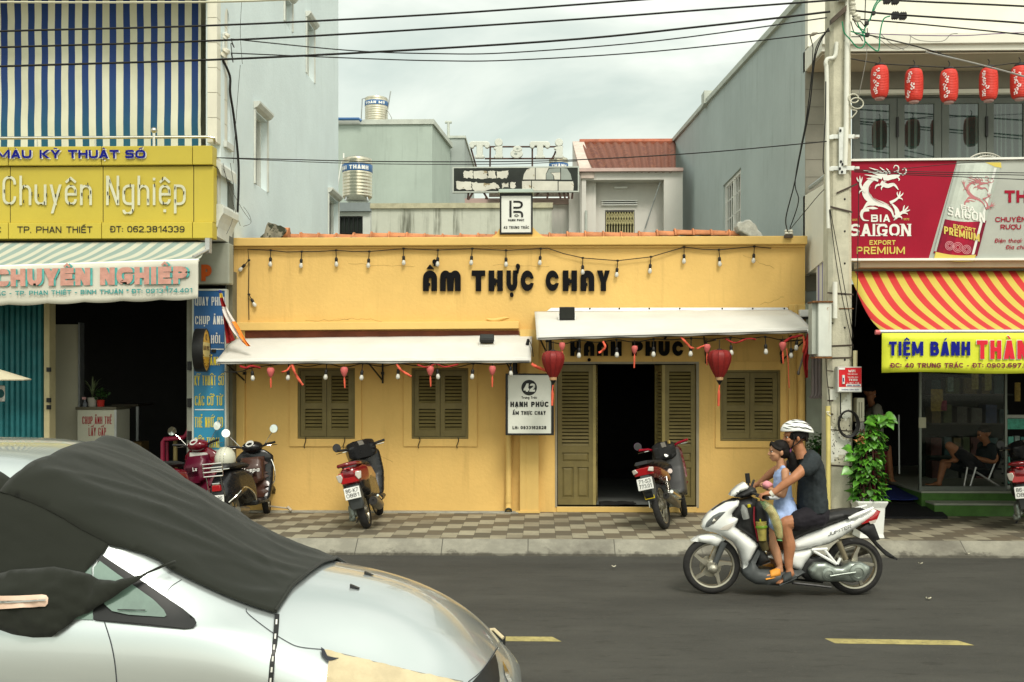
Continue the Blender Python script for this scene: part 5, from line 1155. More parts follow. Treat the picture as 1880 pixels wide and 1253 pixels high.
obj('hanger',MB().box(X_(944,Yb4)-.02,X_(944,Yb4)+.02,Yb4+.05,Yb4+.09,p[3]+.001,p[3]+.35),M_BLACK,b4)
obj('wall_arm',MB().box(X_(955,Yb4),X_(963,Yb4),Yb4+.165,YF-.14,p[3]-.2,p[3]-.15).box(X_(955,Yb4),X_(963,Yb4),Yb4+.165,YF-.14,p[2]+.15,p[2]+.2),M_BLACK,b4)
Yr4=YF-.02
p=prect(917.5,978,355,430.5,Yr4);b5=thing('sign_box','black framed white logo sign box standing on the parapet','sign',((p[0]+p[1])/2,Yr4,p[2]),'black framed shop sign boxes')
f_=prect(920.5,975,359.5,427,Yr4);obj('frame',plate(MB(),rect(*p),Yr4,Yr4+.2,[rect(*f_)]),M_BLACK,b5,bevel=.004)
obj('face',MB().box(f_[0],f_[1],Yr4+.012,Yr4+.19,f_[2],f_[3]),mat('white_acrylic_sky',(.72,.73,.68),.3,var=.03),b5)
c_=prect(915.5,979.5,347.5,356.5,Yr4-.03);obj('cap',MB().box(c_[0],c_[1],Yr4-.05,Yr4+.25,p[3]+.002,c_[3]),mat('mint_cap',(.42,.50,.44),.6,var=.08),b5,bevel=.006)
Y5=Yr4+.012
def tk5(path,th):return[[Vector(q)for q in path],th]
mb=MB()
def pline(mb,pts,th,Y,proud=.004,seg=6):
 P=rpoly(pts,seg)
 for i in range(len(P)-1):
  d=P[i+1]-P[i]
  if d.length<1e-6:continue
  dn=d.normalized();d0=(P[i]-P[i-1]).normalized()if i>0 else dn;d2=(P[i+2]-P[i+1]).normalized()if i<len(P)-2 else dn
  def mit(a,b_):m_=Vector((-(a+b_).y,(a+b_).x)).normalized();return m_*th/2/max(.5,m_.dot(Vector((-b_.y,b_.x))))
  m1,m2=mit(d0,dn),mit(dn,d2)
  mb.quad(*[pt(q.x,q.y,Y)-Vector((0,proud,0))for q in(P[i]-m1,P[i+1]-m2,P[i+1]+m2,P[i]+m1)])
pline(mb,[(937.2,368.8),(937.2,399.6)],4.0,Y5)
pline(mb,[(942.4,370.8),(958.5,370.8,7.5),(958.5,381.8,7.5),(942.4,381.8)],3.6,Y5,.0045);pline(mb,[(942.4,389.4),(958.6,389.4,6),(958.6,399.6)],3.8,Y5,.005)
pline(mb,[(944,396.5),(948.2,393.2,3),(952.5,396.5),(948.2,399.5,3),(944,396.5)],.8,Y5,.0055);pline(mb,[(945.8,395),(948.2,398,1),(950.6,395)],.7,Y5,.006)
obj('logo',mb,M_TXT,b5,weld=False)
texts(b5,M_TXT,[('HẠNH PHÚC',933,962.5,406.6,4,dict(t=.27,gap=.14)),('42 TRƯNG TRẮC',924.5,971.5,420.5,4.9,dict(t=.21,gap=.13))],Y5)
fl=MB().prism([pt(900,437.6,YF+.02),pt(1012,437.6,YF+.02),pt(996,434,YF+.02),pt(984,424,YF+.02),pt(979,418,YF+.02),pt(917,420,YF+.02),pt(912,429,YF+.02),pt(905,434,YF+.02)],(0,.28,0));obj('base',fl,M_YELT,b5)
# round projecting sign seen almost edge on
Yr6=13.6;c6=pt(380,643.5,Yr6);r6=40.3/F*Yr6;ax=Vector((.985,.13,0)).normalized()
rs=thing('round_sign','round black projecting sign with gold face seen nearly edge on at the left shop corner','sign',tuple(c6-Vector((0,0,r6))))
obj('drum',MB().lathe([(r6*.985,-.14),(r6,-.13),(r6,-.004),(r6*.95,.0),(r6*.94,-.012)],c6,ax,48),M_BLACK,rs,smooth=40)
M_GOLD=mat('gold_face',(.62,.36,.03),.5,var=.15,scale=12);fo=obj('face',MB().lathe([(r6*.94,-.01),(.001,-.0095)],c6,ax,48,caps=False),M_GOLD,rs)
b_=Vector((-ax.y,ax.x,0));mb=MB()
def f6(u,v,o=.001):return c6+b_*u*r6+Vector((0,0,v*r6))+ax*(-.0095+o)
mb.quad(f6(-.92,-.30),f6(.92,-.30),f6(.86,.36),f6(-.86,.36));obj('band',mb,mat('pale_gold',(.68,.56,.22),.5,var=.1),fo)
mb=MB();put_text3(mb,'HẠNH PHÚC',f6(-.72,.0,.003),b_,(0,0,1),1.44*r6,.2*r6,t=.26);put_text3(mb,'42',f6(-.2,.45,.003),b_,(0,0,1),.4*r6,.3*r6,t=.26)
for k in range(9):
 a=pi*1.1+k*.1*pi;a0=c6+b_*cos(a)*.75*r6+Vector((0,0,sin(a)*.75*r6))+ax*-.007;mb.ball(a0,.012,6,4)
obj('lettering',mb,mat('brown_print',(.20,.11,.02),.5),fo,weld=False)
obj('arm',MB().box(c6 .x-.03,c6 .x+.03,Yr6+.28,YF,c6 .z-.02,c6 .z+.02),M_BLACK,rs)
# ================================================================ LEFT SHOP SIGNS
M_SY=mat('yellow_acp',(.50,.40,.05),.42,var=.05,scale=.8,streak=((.40,.33,.08),.35,.52));M_SY2=mat('yellow_acp_shade',(.50,.385,.035),.42,var=.05,scale=.8,streak=((.36,.30,.08),.35,.52))
Ya=13.30;sb=thing('shop_signboard','long yellow panelled signboard with blue and white lettering above the photo shop','sign',(-6,Ya,Z_(435,Ya)))
x0=-13.0;xr_=XL+.02;edges=[x0,X_(-155,Ya),X_(15,Ya),X_(186,Ya),X_(353,Ya),xr_]
for k,(t0,b0,dep)in enumerate(((264,299,0),(300.5,405,.05),(405.5,435.5,.0))):
 for i in range(5):
  xa_,xb_=edges[i]+.004,edges[i+1]-.004
  q=[(xa_,Ya+dep,Z_(b0,Ya)),(xb_,Ya+dep,Z_(b0,Ya)),(xb_,Ya+.20,Z_(b0,Ya)),(xa_,Ya+.20,Z_(b0,Ya)),(xa_,Ya+dep,Z_(t0,Ya)),(xb_,Ya+dep,Z_(t0,Ya)),(xb_,Ya+.20,Z_(t0,Ya)),(xa_,Ya+.20,Z_(t0,Ya))]
  obj('panel',MB().hexa(q),M_SY,sb,bevel=.008)
obj('backing',MB().box(x0,xr_-.02,Ya+.06,Ya+.19,Z_(434,Ya),Z_(266,Ya)),M_BLACK,sb)
M_SBLU=mat('blue_letter',(.008,.012,.20),.7,var=.05,spec=.1);M_SWHT=mat('white_letter_edge',(.75,.74,.66),.4,var=.03)
def bold3(root,mm,s,a,b_,base,cap,Y,dep,**kw):
 mb=MB();put_text(mb,s,a,b_,base,cap,Y,proud=dep,**kw);k=len(mb.f);o=obj('letters',mb,mm,root,weld=False,solid=0);return o
for off,mm,pr in(((.9,.9),M_SWHT,.012),((-.4,-.2),M_SBLU,.03)):
 texts(sb,mm,[(s,a+off[0],b_+off[0],292+off[1],15.4,dict(t=.25,gap=.13))for s,a,b_ in(('MÀU',-5,60),('KỸ',75,113),('THUẬT',127,220),('SỐ',231.5,269))],Ya,'lettering',pr)
texts(sb,mat('neon_tube_white',(.58,.58,.42),.35,var=.05),[('Chuyên',6,170,377.5,54,dict(t=.088,gap=.13)),('Nghiệp',196,342,377.5,54,dict(t=.088,gap=.13))],Ya+.05,'neon_letters',.02)
mb=MB();rn=random.Random(5)
for x,y in((10,352),(45,345),(61,357),(46,371),(73,360),(88,359),(83,374),(104,360),(111,359),(130,331),(140,352),(129,375),(152,358),(163,340),(168,354),(164,363),(203,334),(199,356),(220,346),(203,363),(218,371),(230,354),(241,341),(245,388),(258,343),(273,369),(285,341),(300,329),(312,352),(301,374),(323,346),(339,355),(323,370)):
 q=pt(x,y,Ya+.05)-Vector((0,.03,0));mb.tube([q+Vector((0,0,.022)),q-Vector((rn.uniform(-.006,.006),0,.022))],.006,5)
obj('tube_clips',mb,M_BLACK,sb)
texts(sb,M_TXT,[('C',-14,2,428,11.5,dict(t=.15)),('TP. PHAN',32,113,428,11.8,dict(t=.15)),('THIẾT',122,170,428,11.8,dict(t=.15)),('ĐT: 062.3814339',203,339,427,11.6,dict(t=.15))],Ya,'lettering',.006)
# striped awning and its valance
m,n,l,xyz,M,N,MIX,SM,BUMP,COLR,b=newmat('faded_stripe_canvas',.8);M_AWN=m
st=M('GREATER_THAN',M('FRACT',M('MULTIPLY',M('ADD',xyz[0],M('MULTIPLY',xyz[1],-.45)),5.2)),.52);COLR(MIX(st,MIX(N(2,4),(.17,.25,.23),(.28,.35,.31)),(.46,.46,.37)))
aw=thing('awning','faded green and white striped awning with a lettered valance over the photo shop','awning',(-6.5,13,Z_(475,12.7)))
Yv=12.70;xl_,xr2=-12.5,X_(365,Yv)
def aw_f(u,v):x=lerp(xl_,xr2,u);xx=lerp(xl_,X_(385,13.3)-.05,u);zf=Z_(475,Yv)+(xr2-x)*-.03;q=Vector((xx,13.35,Z_(440,13.35)-.02)).lerp(Vector((x,Yv,zf)),v);q.z-=.05*sin(pi*v)*(.6+.4*sin(x*2.3));q.z+=.012*sin(x*9)*sin(pi*v);return q
obj('canopy',MB().grid(60,12,aw_f),M_AWN,aw,smooth=True,solid=.004)
zz0=Z_(476,Yv);obj('front_bar',MB().tube([(xl_,Yv,zz0-.03*(xr2-xl_)),(xr2,Yv,zz0)],.018,8),M_WHITE,aw)
M_VAL=mat('valance_cream',(.54,.53,.45),.8,var=.06,scale=2,bump=.1,bscale=30)
def val(u,v):
 x=lerp(xl_,xr2,u);top=Z_(476,Yv)-.03*(xr2-x);L=.475+.018*abs(sin((x-xr2)*pi/.475));return Vector((x,Yv-.02+.012*sin(x*4+v*2)*v,top-L*v))
va=obj('valance',MB().grid(240,8,val),M_VAL,aw,smooth=True,solid=.003)
kw=dict(dy=-.0155)
texts(aw,mat('teal_shadow_print',(.08,.36,.33),.7,var=.2,scale=14),[('CHUYÊN',-6,171,527.5,32,dict(t=.25,gap=.12,**kw)),('NGHIỆP',190,350,524.5,32,dict(t=.25,gap=.12,**kw))],Yv-.02,'lettering_shadow',.018)
texts(aw,mat('faded_pink_print',(.50,.26,.21),.7,var=.15,scale=12),[('CHUYÊN',-10,167,527,32,dict(t=.30,gap=.10,**kw)),('NGHIỆP',185,346,524,32,dict(t=.30,gap=.10,**kw))],Yv-.02,'lettering',.024)
texts(aw,mat('teal_print',(.03,.25,.24),.7,var=.1),[('TRƯNG TRẮC - TP. PHAN THIẾT - BÌNH THUẬN * ĐT: 0913.174.401',-72,354,544.5,8,dict(t=.21,gap=.13,dy=-.0165))],Yv-.02,'lettering',.022)
obj('arm',MB().tube([pt(355,472,Yv+.02),pt(384,457,13.25)],.02,8).box(X_(381,13.3),X_(389,13.3),13.2,13.3,Z_(464,13.3),Z_(437,13.3)),M_RAIL,aw)
# grey box with orange letter
Yp_=13.85;p=prect(364,421,446,522,Yp_);gb=thing('letter_panel','grey box panel with one orange letter beside the awning','sign',((p[0]+p[1])/2,Yp_,p[2]))
obj('box',MB().box(p[0]-.3,p[1],Yp_,Yp_+.2,p[2],p[3]),mat('grey_panel',(.30,.31,.25),.6,var=.1),gb,bevel=.02);texts(gb,mat('orange_letter',(.55,.10,.015),.5),[('p',370,389,508,31,dict(t=.26))],Yp_,'letter',.01)
# tall blue sign
Yu=13.9;p=prect(353,416,531,829,Yu);bs=thing('vertical_sign','tall blue sign with white and yellow lettering on the shop corner','sign',((p[0]+p[1])/2,Yu,p[2]))
m,n,l,xyz,M,N,MIX,SM,BUMP,COLR,b=newmat('sign_blue',.45);M_SB=m;COLR(MIX(SM(xyz[2],2.4,1.6),(.018,.10,.27),(.015,.21,.36)))
obj('board',MB().box(p[0]+.02,p[1]-.02,Yu,Yu+.08,p[2]+.02,p[3]-.02),M_SB,bs);obj('frame',plate(MB(),rect(*p),Yu-.012,Yu+.09,[rect(p[0]+.022,p[1]-.022,p[2]+.022,p[3]-.022)]),M_CAP,bs)
M_PW=mat('print_white',(.66,.67,.62),.5,var=.05);M_PY=mat('print_yellow',(.62,.50,.03),.5,var=.08)
c=dict(t=.24,wd=.85,gap=.14)
texts(bs,M_PW,[('QUAY PHIM',358,412,561.5,16,c),('CHỤP ẢNH',358.5,411,596,15.5,c),('CƯỚI HỎI..',358,411,631,15.5,c)],Yu,'lettering',.006);texts(bs,M_PY,[('IN ẢNH',372,404,671,15.5,c),('KỸ THUẬT SỐ',357.5,411,708,18,c),('CÁC CỠ TỪ',358,408,745,18,c),('THẺ NHỚ, CD',357.5,409.5,785,19,c),('ĐIỆN THOẠI..',358,408,822.5,19,c)],Yu,'lettering',.006)
mb=MB()
for y in(641.5,752.5):q=prect(358,411,y-1,y+1,Yu);mb.box(q[0],q[1],Yu-.006,Yu-.003,q[2],q[3])
obj('rule_line',mb,M_PW,bs);
q=prect(350,415,831,868,Yu);tag(obj('white_cabinet',MB().box(q[0],q[1],Yu-.05,Yu+.15,PV,q[3]),mat('white_cabinet',(.50,.50,.46),.5,var=.08),bevel=.01),'plain white base block under the tall blue sign','block')
# counter with plants inside the open shop
Yk=14.7;p=prect(142,213,750,860,Yk);ct=thing('shop_counter','cream counter with red lettering inside the open photo shop','counter',((p[0]+p[1])/2,Yk,PV+.06))
obj('body',MB().box(p[0],p[1],Yk,Yk+.5,PV+.06,p[3]-.02),mat('counter_cream',(.50,.50,.40),.5,var=.05),ct,bevel=.006);obj('top',MB().box(p[0]-.02,p[1]+.01,Yk-.02,Yk+.52,p[3]-.02,p[3]+.02),mat('counter_top',(.10,.09,.06),.4),ct)
obj('trim',MB().box(p[1]-.02,p[1]+.012,Yk-.012,Yk-.001,PV+.06,p[3]-.021),M_STEEL,ct);texts(ct,mat('print_red',(.34,.02,.03),.5),[('CHỤP ẢNH THẺ',151.5,205.5,779,14,c),('LẤY GẤP',163,195,800.5,15,c)],Yk,'lettering',.006)
def blades(mb,base,n_,h,spread,w,rn,tip=.5):
 for i in range(n_):
  a=rn.uniform(0,2*pi);s_=spread*rn.uniform(.3,1);hh=h*rn.uniform(.6,1);P=[base+Vector((cos(a)*s_*t*t,sin(a)*s_*t*t*.6,hh*t-(tip*s_*max(0,t-.6)**2)*3))for t in[k/6 for k in range(7)]];sd_=Vector((-sin(a),cos(a),0))
  vs=[]
  for k,q in enumerate(P):ww=w*(1-.9*(k/6)**2)*(.5+.5*min(1,k/2));vs+=[q-sd_*ww,q+sd_*ww]
  mb.add(vs,[(2*k,2*k+1,2*k+3,2*k+2)for k in range(6)])
 return mb
M_SNK=mat('snake_plant_leaf',(.10,.13,.06),.5,var=.35,scale=18);M_LEAFD=mat('dark_leaf',(.03,.075,.018),.5,var=.35,scale=15)
rn=random.Random(3)
a=pt(170,748,Yk+.2);t=thing('potted_plant','spiky long leaved plant in a pale pot on the counter','plant',tuple(a));obj('pot',MB().lathe([(.055,0),(.07,.15),(.075,.16),(.06,.15)],(a.x,a.y,a.z-.02),n=16),mat('pale_pot',(.42,.40,.34),.6),t,smooth=40);obj('leaves',blades(MB(),a+Vector((0,0,.13)),15,.36,.24,.016,rn),M_SNK,t)
a=pt(185,746,Yk+.15);t=thing('potted_plant','small bushy plant in a red pot on the counter','plant',tuple(a));obj('pot',MB().lathe([(.045,0),(.056,.10),(.06,.11),(.05,.1)],(a.x,a.y,a.z-.02),n=16),mat('red_pot',(.45,.03,.02),.45),t,smooth=40)
def leafclump(mb,c,R,n_,s_,rn):
 for i in range(n_):
  d=Vector((rn.gauss(0,1),rn.gauss(0,1),rn.gauss(0,1))).normalized()*rn.random()**.4;q=Vector(c)+Vector((d.x*R[0],d.y*R[1],d.z*R[2]));u=Vector((rn.gauss(0,1),rn.gauss(0,1),rn.gauss(0,.6))).normalized();w_=u.cross(Vector((rn.random()-.5,rn.random()-.5,1))).normalized();k=s_*rn.uniform(.7,1.3)
  mb.add([q,q+u*k*.5+w_*k*.32,q+u*k,q+u*k*.5-w_*k*.32],[(0,1,2,3)])
 return mb
obj('leaves',leafclump(MB(),a+Vector((0,0,.17)),(.11,.09,.08),130,.05,rn),M_LEAFD,t)
a=pt(156,749,Yk+.1);t=thing('spray_bottle','small spray bottle standing on the counter left of the plants','bottle',tuple(a));obj('bottle',MB().lathe([(.03,0),(.032,.09),(.012,.12),(.012,.15)],(a.x,a.y,a.z-.03),n=12),mat('grey_plastic',(.12,.13,.15),.4),t,smooth=40);obj('trigger',MB().box(a.x-.04,a.x+.015,a.y-.01,a.y+.01,a.z+.12,a.z+.155),mat('pinkish_plastic',(.45,.25,.25),.5),t)
# magenta steel rack at the doorway
M_MAG=mat('crimson_enamel',(.20,.012,.035),.35,var=.1)
def P6(x,y,o=0):return pt(x,y,14.3+o)
rk=thing('tube_rack','crimson bent tube frame standing in the photo shop doorway','rack',(P6(320,900).x,14.3,PV))
obj('frame',MB().tube(rpts([P6(299,880),P6(299,806),P6(338,803),P6(347,790),P6(350,770)],.05)if False else[P6(299,890),P6(299,812),P6(302,807),P6(336,804),P6(342,800),P6(347,788),P6(350,770)],.032,10).tube([P6(307,890,.15),P6(307,812,.15)],.022,8),M_MAG,rk,smooth=True)
obj('post',MB().tube([P6(322,900,.1),P6(322,806,.1)],.03,10),mat('olive_tube',(.20,.16,.06),.5),rk,smooth=True)
q=pt(95,812,14.3);tag(obj('helmet_shell',MB().ball((q.x+.03,14.3,q.z+.0),(.13,.12,.05),16,8),mat('navy_plastic',(.012,.016,.06),.3)),'navy blue lid like object lying by the folding door','lid')
# dim shelving and a desk deep in the photo shop
dk=thing('desk','dim desk with legs in the dark back of the photo shop','desk',tuple(pt(240,880,16.5)))
p=prect(214,262,742,746,16.5);obj('top',MB().box(p[0],p[1],16.3,17,p[2],p[3]),mat('dim_wood',(.05,.04,.025),.6),dk);
for x in(p[0]+.03,p[1]-.03):obj('leg',MB().box(x-.02,x+.02,16.35,16.4,PV+.06,p[2]-.001),M_STEEL,dk)
q=prect(238,260,812,840,15.6);tag(obj('carton',MB().box(q[0],q[1],15.6,15.9,PV+.06,q[3]),mat('carton',(.14,.09,.03),.8),bevel=.006),'brown carton standing in the dark photo shop','box')
# a cream parasol at the far left
M_PAR=mat('cream_parasol',(.50,.45,.32),.8,var=.06)
Yz=11.0;tip=pt(45,698,Yz);ps=thing('parasol','edge of a cream parasol reaching in at the far left','parasol',(tip.x-1.3,Yz,0))
k=8;apex=Vector((tip.x-1.3,Yz,tip.z+.42));rim=[Vector((apex.x+1.3*cos(2*pi*i/k),Yz+1.3*sin(2*pi*i/k),tip.z))for i in range(k)]
mb=MB();mb.add([apex]+rim,[(0,i+1,(i+1)%k+1)for i in range(k)]);obj('canopy',mb,M_PAR,ps,solid=.012);obj('pole',MB().tube([apex,(apex.x,Yz,.0)],.025,10),M_WHITE,ps)
q=pt(0,723,11.6);wm=thing('round_board','white rounded board with a teal mark under the parasol at the far left','board',(q.x-.1,11.6,0));p=prect(-28,7,708,738,11.6)
obj('board',MB().box(p[0],p[1],11.6,11.64,p[2],p[3]),M_WHITE,wm,bevel=.018,segs=4);obj('mark',MB().lathe([(.001,0),(.05,.001),(.05,.003)],((p[0]+p[1])/2+.07,11.596,(p[2]+p[3])/2),(0,-1,0),16),M_TEAL,wm);obj('post',MB().tube([((p[0]+p[1])/2,11.66,PV*0),((p[0]+p[1])/2,11.66,p[2]+.1)],.025,8),M_STEEL,wm)
# ================================================================ BEER HOARDING
Yh2=12.70;M_HRED=mat('hoarding_red',(.30,.006,.026),.6,var=.06,scale=2,spec=.15);M_HSIL=mat('hoarding_silver',(.38,.40,.36),.5,var=.08,scale=1.5);M_HW=mat('hoarding_white',(.74,.75,.70),.4,var=.03);M_HY=mat('hoarding_gold',(.62,.50,.10),.4,var=.06);M_HD=mat('hoarding_dark_red',(.20,.006,.02),.4,var=.05)
hb=thing('beer_hoarding','wide crimson and silver beer hoarding with a white dragon and a tilted can','sign',(6.2,Yh2,Z_(481,Yh2)))
XB=11.0;xq0=XR+.06
def B2(px,py,off=.0):return pt(px,py,Yh2)-Vector((0,off,0))
z0,z1=Z_(477,Yh2),Z_(300,Yh2);slx=[X_(1757,Yh2),X_(1705,Yh2)]
obj('red_panel',MB().prism([(xq0,Yh2,z0),(slx[1],Yh2,z0),(slx[0],Yh2,z1),(xq0,Yh2,z1)],(0,.1,0)),M_HRED,hb)
obj('silver_panel',MB().prism([(slx[1],Yh2+.001,z0),(XB,Yh2+.001,z0),(XB,Yh2+.001,z1+.04),(slx[0],Yh2+.001,z1)],(0,.1,0)),M_HSIL,hb)
obj('frame',MB().hexa([(xq0-.02,Yh2-.03,Z_(481,Yh2)),(XB,Yh2-.03,Z_(481,Yh2)),(XB,Yh2+.12,Z_(481,Yh2)),(xq0-.02,Yh2+.12,Z_(481,Yh2)),(xq0-.02,Yh2-.03,z0),(XB,Yh2-.03,z0),(XB,Yh2+.12,z0),(xq0-.02,Yh2+.12,z0)]),M_HW,hb)
obj('frame',MB().hexa([(xq0-.02,Yh2-.03,z1),(XB,Yh2-.03,z1+.04),(XB,Yh2+.12,z1+.04),(xq0-.02,Yh2+.12,z1),(xq0-.02,Yh2-.03,z1+.025),(XB,Yh2-.03,z1+.065),(XB,Yh2+.12,z1+.065),(xq0-.02,Yh2+.12,z1+.025)]),M_HW,hb)
texts(hb,M_HW,[('BIA',1599,1634,408,13.5,dict(t=.22,gap=.16)),('SAIGON',1560.5,1672,434,22.5,dict(t=.2,gap=.13))],Yh2,'lettering',.005)
texts(hb,M_HY,[('EXPORT',1596,1644,450,8.5,dict(t=.2,gap=.14)),('PREMIUM',1573,1661,467,13.5,dict(t=.18,gap=.14)),('EST.',1565,1575,406,3.5,{}),('1875',1658,1669,405,3.8,{})],Yh2,'gold_lettering',.005)
mb=MB() # serifs for the white and gold words
def serif(x,y,w):a,b_=B2(x-w/2,y,.0062),B2(x+w/2,y-1.5,.0062);mb.quad((a.x,a.y,a.z),(b_.x,a.y,a.z),(b_.x,a.y,b_.z),(a.x,a.y,b_.z))
for x in(1583,1602,1611.5,1625,1655,1669):serif(x,434,8);
for x in(1611.5,1655.5,1669):serif(x,413,8)
obj('serifs',mb,M_HW,hb,weld=False)
def taper_stroke(mb,P,w0,w1,pr,scale=1.0,o=(0,0),ang=0.0,mid=None,S_=None):
 Q=spline([(x,y)for x,y in P],6);n_=len(Q);vs=[]
 for i,q in enumerate(Q):
  d=(Q[min(i+1,n_-1)]-Q[max(i-1,0)]).normalized();nn=Vector((-d.y,d.x));t=i/(n_-1)
  w=lerp(w0,w1,t)if mid is None else(lerp(w0,mid,t*2)if t<.5 else lerp(mid,w1,t*2-1))
  for s_ in(-1,1):
   u=q+nn*w/2*s_;X,Y=(S_(u)if S_ else(1430+u.x/4.178,270+u.y/4.178));vs.append(B2(X,Y,pr))
 mb.add(vs,[(2*i,2*i+1,2*i+3,2*i+2)for i in range(n_-1)])
DR=[([(830,215),(745,235),(690,270),(662,320),(680,380),(740,425),(810,450),(862,490),(880,545)],14,6,62),([(860,430),(900,480),(905,530),(880,565)],6,2,40),([(700,300),(690,350),(730,400),(800,425),(860,455)],3,3,9),
 ([(690,480),(645,490),(632,525),(648,560),(690,566)],30,4,22),([(650,470),(690,440),(745,440),(768,460)],8,1,30),([(640,490),(680,430),(720,420)],6,1,18),([(660,470),(720,470),(760,475)],4,1,22),
 ([(800,250),(850,235),(905,225),(930,205)],46,6,34),([(780,275),(830,300),(880,290),(915,330)],38,5,30),([(900,225),(922,250),(915,262)],10,2,10),([(905,190),(950,215),(975,190),(965,165),(945,178)],9,4,10),([(880,190),(915,180),(912,150),(888,145),(878,165)],8,4,9),
 ([(800,225),(730,200),(645,182)],26,1,18),([(810,215),(760,185),(690,160)],20,1,14),([(830,205),(800,180),(770,155)],18,1,12),([(790,240),(720,225),(655,215)],22,1,14),([(850,205),(835,180),(820,165)],16,1,10),([(760,260),(700,245),(670,245)],18,1,12),([(770,290),(745,300),(735,325)],18,1,12),([(800,300),(785,315),(785,335)],16,1,10),
 ([(665,345),(630,310),(620,270)],26,14,18),([(622,280),(600,250),(596,232)],14,1,10),([(622,275),(620,245),(618,222)],14,1,10),([(624,278),(634,250),(638,232)],13,1,9),([(640,330),(618,345),(612,365)],12,1,9),
 ([(850,430),(890,410),(920,385)],24,14,18),([(918,390),(905,360),(908,345)],12,1,9),([(920,388),(925,355),(930,340)],12,1,9),([(922,385),(945,365),(950,352)],12,1,9),([(918,392),(940,400),(946,412)],12,1,8),
 ([(885,545),(920,520),(955,495)],34,16,26),([(950,500),(955,465),(962,448)],13,1,10),([(955,498),(980,470),(990,455)],13,1,10),([(955,500),(990,490),(1003,484)],13,1,9),([(948,508),(975,510),(985,522)],13,1,9),([(905,535),(935,540),(940,558)],16,1,10)]
mb=MB()
for i,(P,a,b_,mid)in enumerate(DR):taper_stroke(mb,P,a,b_,.005+.0003*i,mid=mid)
dr=obj('dragon_emblem',mb,M_HW,hb,weld=False)
mb=MB()
for i,P in enumerate(([(800,262),(850,262),(868,250)],[(700,290),(690,345),(735,395),(805,425),(860,462),(890,520)],[(690,330),(720,390),(800,440)],[(820,275),(870,268),(900,285)])):taper_stroke(mb,P,4,2,.017+.0003*i,mid=5)
obj('dragon_lines',mb,M_HRED,dr,weld=False)
# the tilted can
def cp_(u,v): # u across 0..1, v down 0..1 in photograph pixels
 tl,tr_,bl_,br_=Vector((1757,300)),Vector((1838,300)),Vector((1712,470)),Vector((1792,476));q=tl.lerp(tr_,u).lerp(bl_.lerp(br_,u),v);return q.x,q.y+5*sin(pi*u)*(1 if v>.1 else 0)*min(1,v*3)*.8
def canface(u0,u1,v0,v1,pr,nu=10):return MB().grid(nu,6,lambda a,b_:B2(*cp_(lerp(u0,u1,a),lerp(v0,v1,b_)),pr))
M_CANS=mat('can_silver',(.55,.60,.54),.3,var=.10,scale=6);M_CANR=mat('can_red',(.25,.008,.03),.5,spec=.2,var=.15,scale=6)
cn=obj('can_picture',canface(0,1,.0,.62,.010),M_CANS,hb,smooth=True);obj('can_red',canface(0,1,.60,.97,.0115),M_CANR,cn);obj('can_base',canface(.04,.96,.955,1.02,.0125),M_HY,cn);obj('can_rim',MB().add([B2(1808,299,.0125),B2(1837,299,.0125),B2(1838,309,.0125),B2(1826,307,.0125)],[(0,1,2,3)]),M_HY,cn)
for i in range(10):
 u=(i+.5)/10;k=.62+.5*sin(pi*u)**.8-.12*(.25<u<.45)
 obj('can_shade',canface(i/10,(i+1)/10,.02,.60,.0107,2),mat('can_tone_%d'%i,(.50*k,.55*k,.49*k),.4,var=.08,scale=9),cn);obj('can_shade',canface(i/10,(i+1)/10,.602,.955,.0122,2),mat('can_red_tone_%d'%i,(.30*k*k,.009*k,.034*k),.4,var=.1,scale=9,spec=.15),cn)
obj('can_shine',canface(.86,.92,.05,.95,.013,2),mat('can_shine',(.66,.68,.64),.3,var=.02),cn);obj('can_edge',canface(.0,.05,.05,.95,.013,2),mat('can_edge',(.38,.42,.38),.3,var=.05),cn)
mb=MB();Sc=lambda u:(1764+(u.x-590)*.152,318+(u.y-140)*.148+(u.x-590)*.02)
for i,(P,a,b_,mid)in enumerate(DR):taper_stroke(mb,P,a,b_,.0130+.0002*i,mid=mid*.6,S_=Sc)
obj('can_dragon',mb,mat('can_dragon_red',(.45,.16,.17),.4),cn,weld=False)
mb=MB();rot=dict(dy=.18)
put_text(mb,'BIA',1763,1789,385,9,Yh2,proud=.021,t=.2,dy=.2);put_text(mb,'SAIGON',1739,1807,396,17,Yh2,proud=.021,t=.17,dy=.2);obj('can_lettering',mb,M_HW,cn,weld=False)
mb=MB();put_text(mb,'EXPORT',1749,1790,419,7,Yh2,proud=.021,t=.22,dy=.2);put_text(mb,'PREMIUM',1732,1797,430,14,Yh2,proud=.021,t=.2,dy=.22);obj('can_gold_lettering',mb,M_HY,cn,weld=False)
mb=MB()
for cx,cy,r in((1742,452,8),(1757,455,9),(1773,459,8)):
 for k in(1,.7,.4):pline(mb,[(cx+r*k*cos(t),cy+r*k*sin(t))for t in[2*pi*j/16 for j in range(17)]],.9,Yh2,.022+.0004*k+.0001*(cx-1740))
obj('can_medals',mb,mat('can_pink',(.62,.30,.33),.4),cn,weld=False)
texts(hb,M_HRED,[('THÀNH',1844,1950,372.5,22.5,dict(t=.24)),('CHUYÊN',1827,1884,408,9,dict(t=.2)),('RƯỢU -',1836.5,1886,421.5,8.8,dict(t=.2)),('Điện thoại: 0',1826,1886,446,7.6,dict(t=.17,slant=.2)),('Địa chỉ:',1846.5,1882,458,7.6,dict(t=.17,slant=.2))],Yh2,'red_lettering',.006)
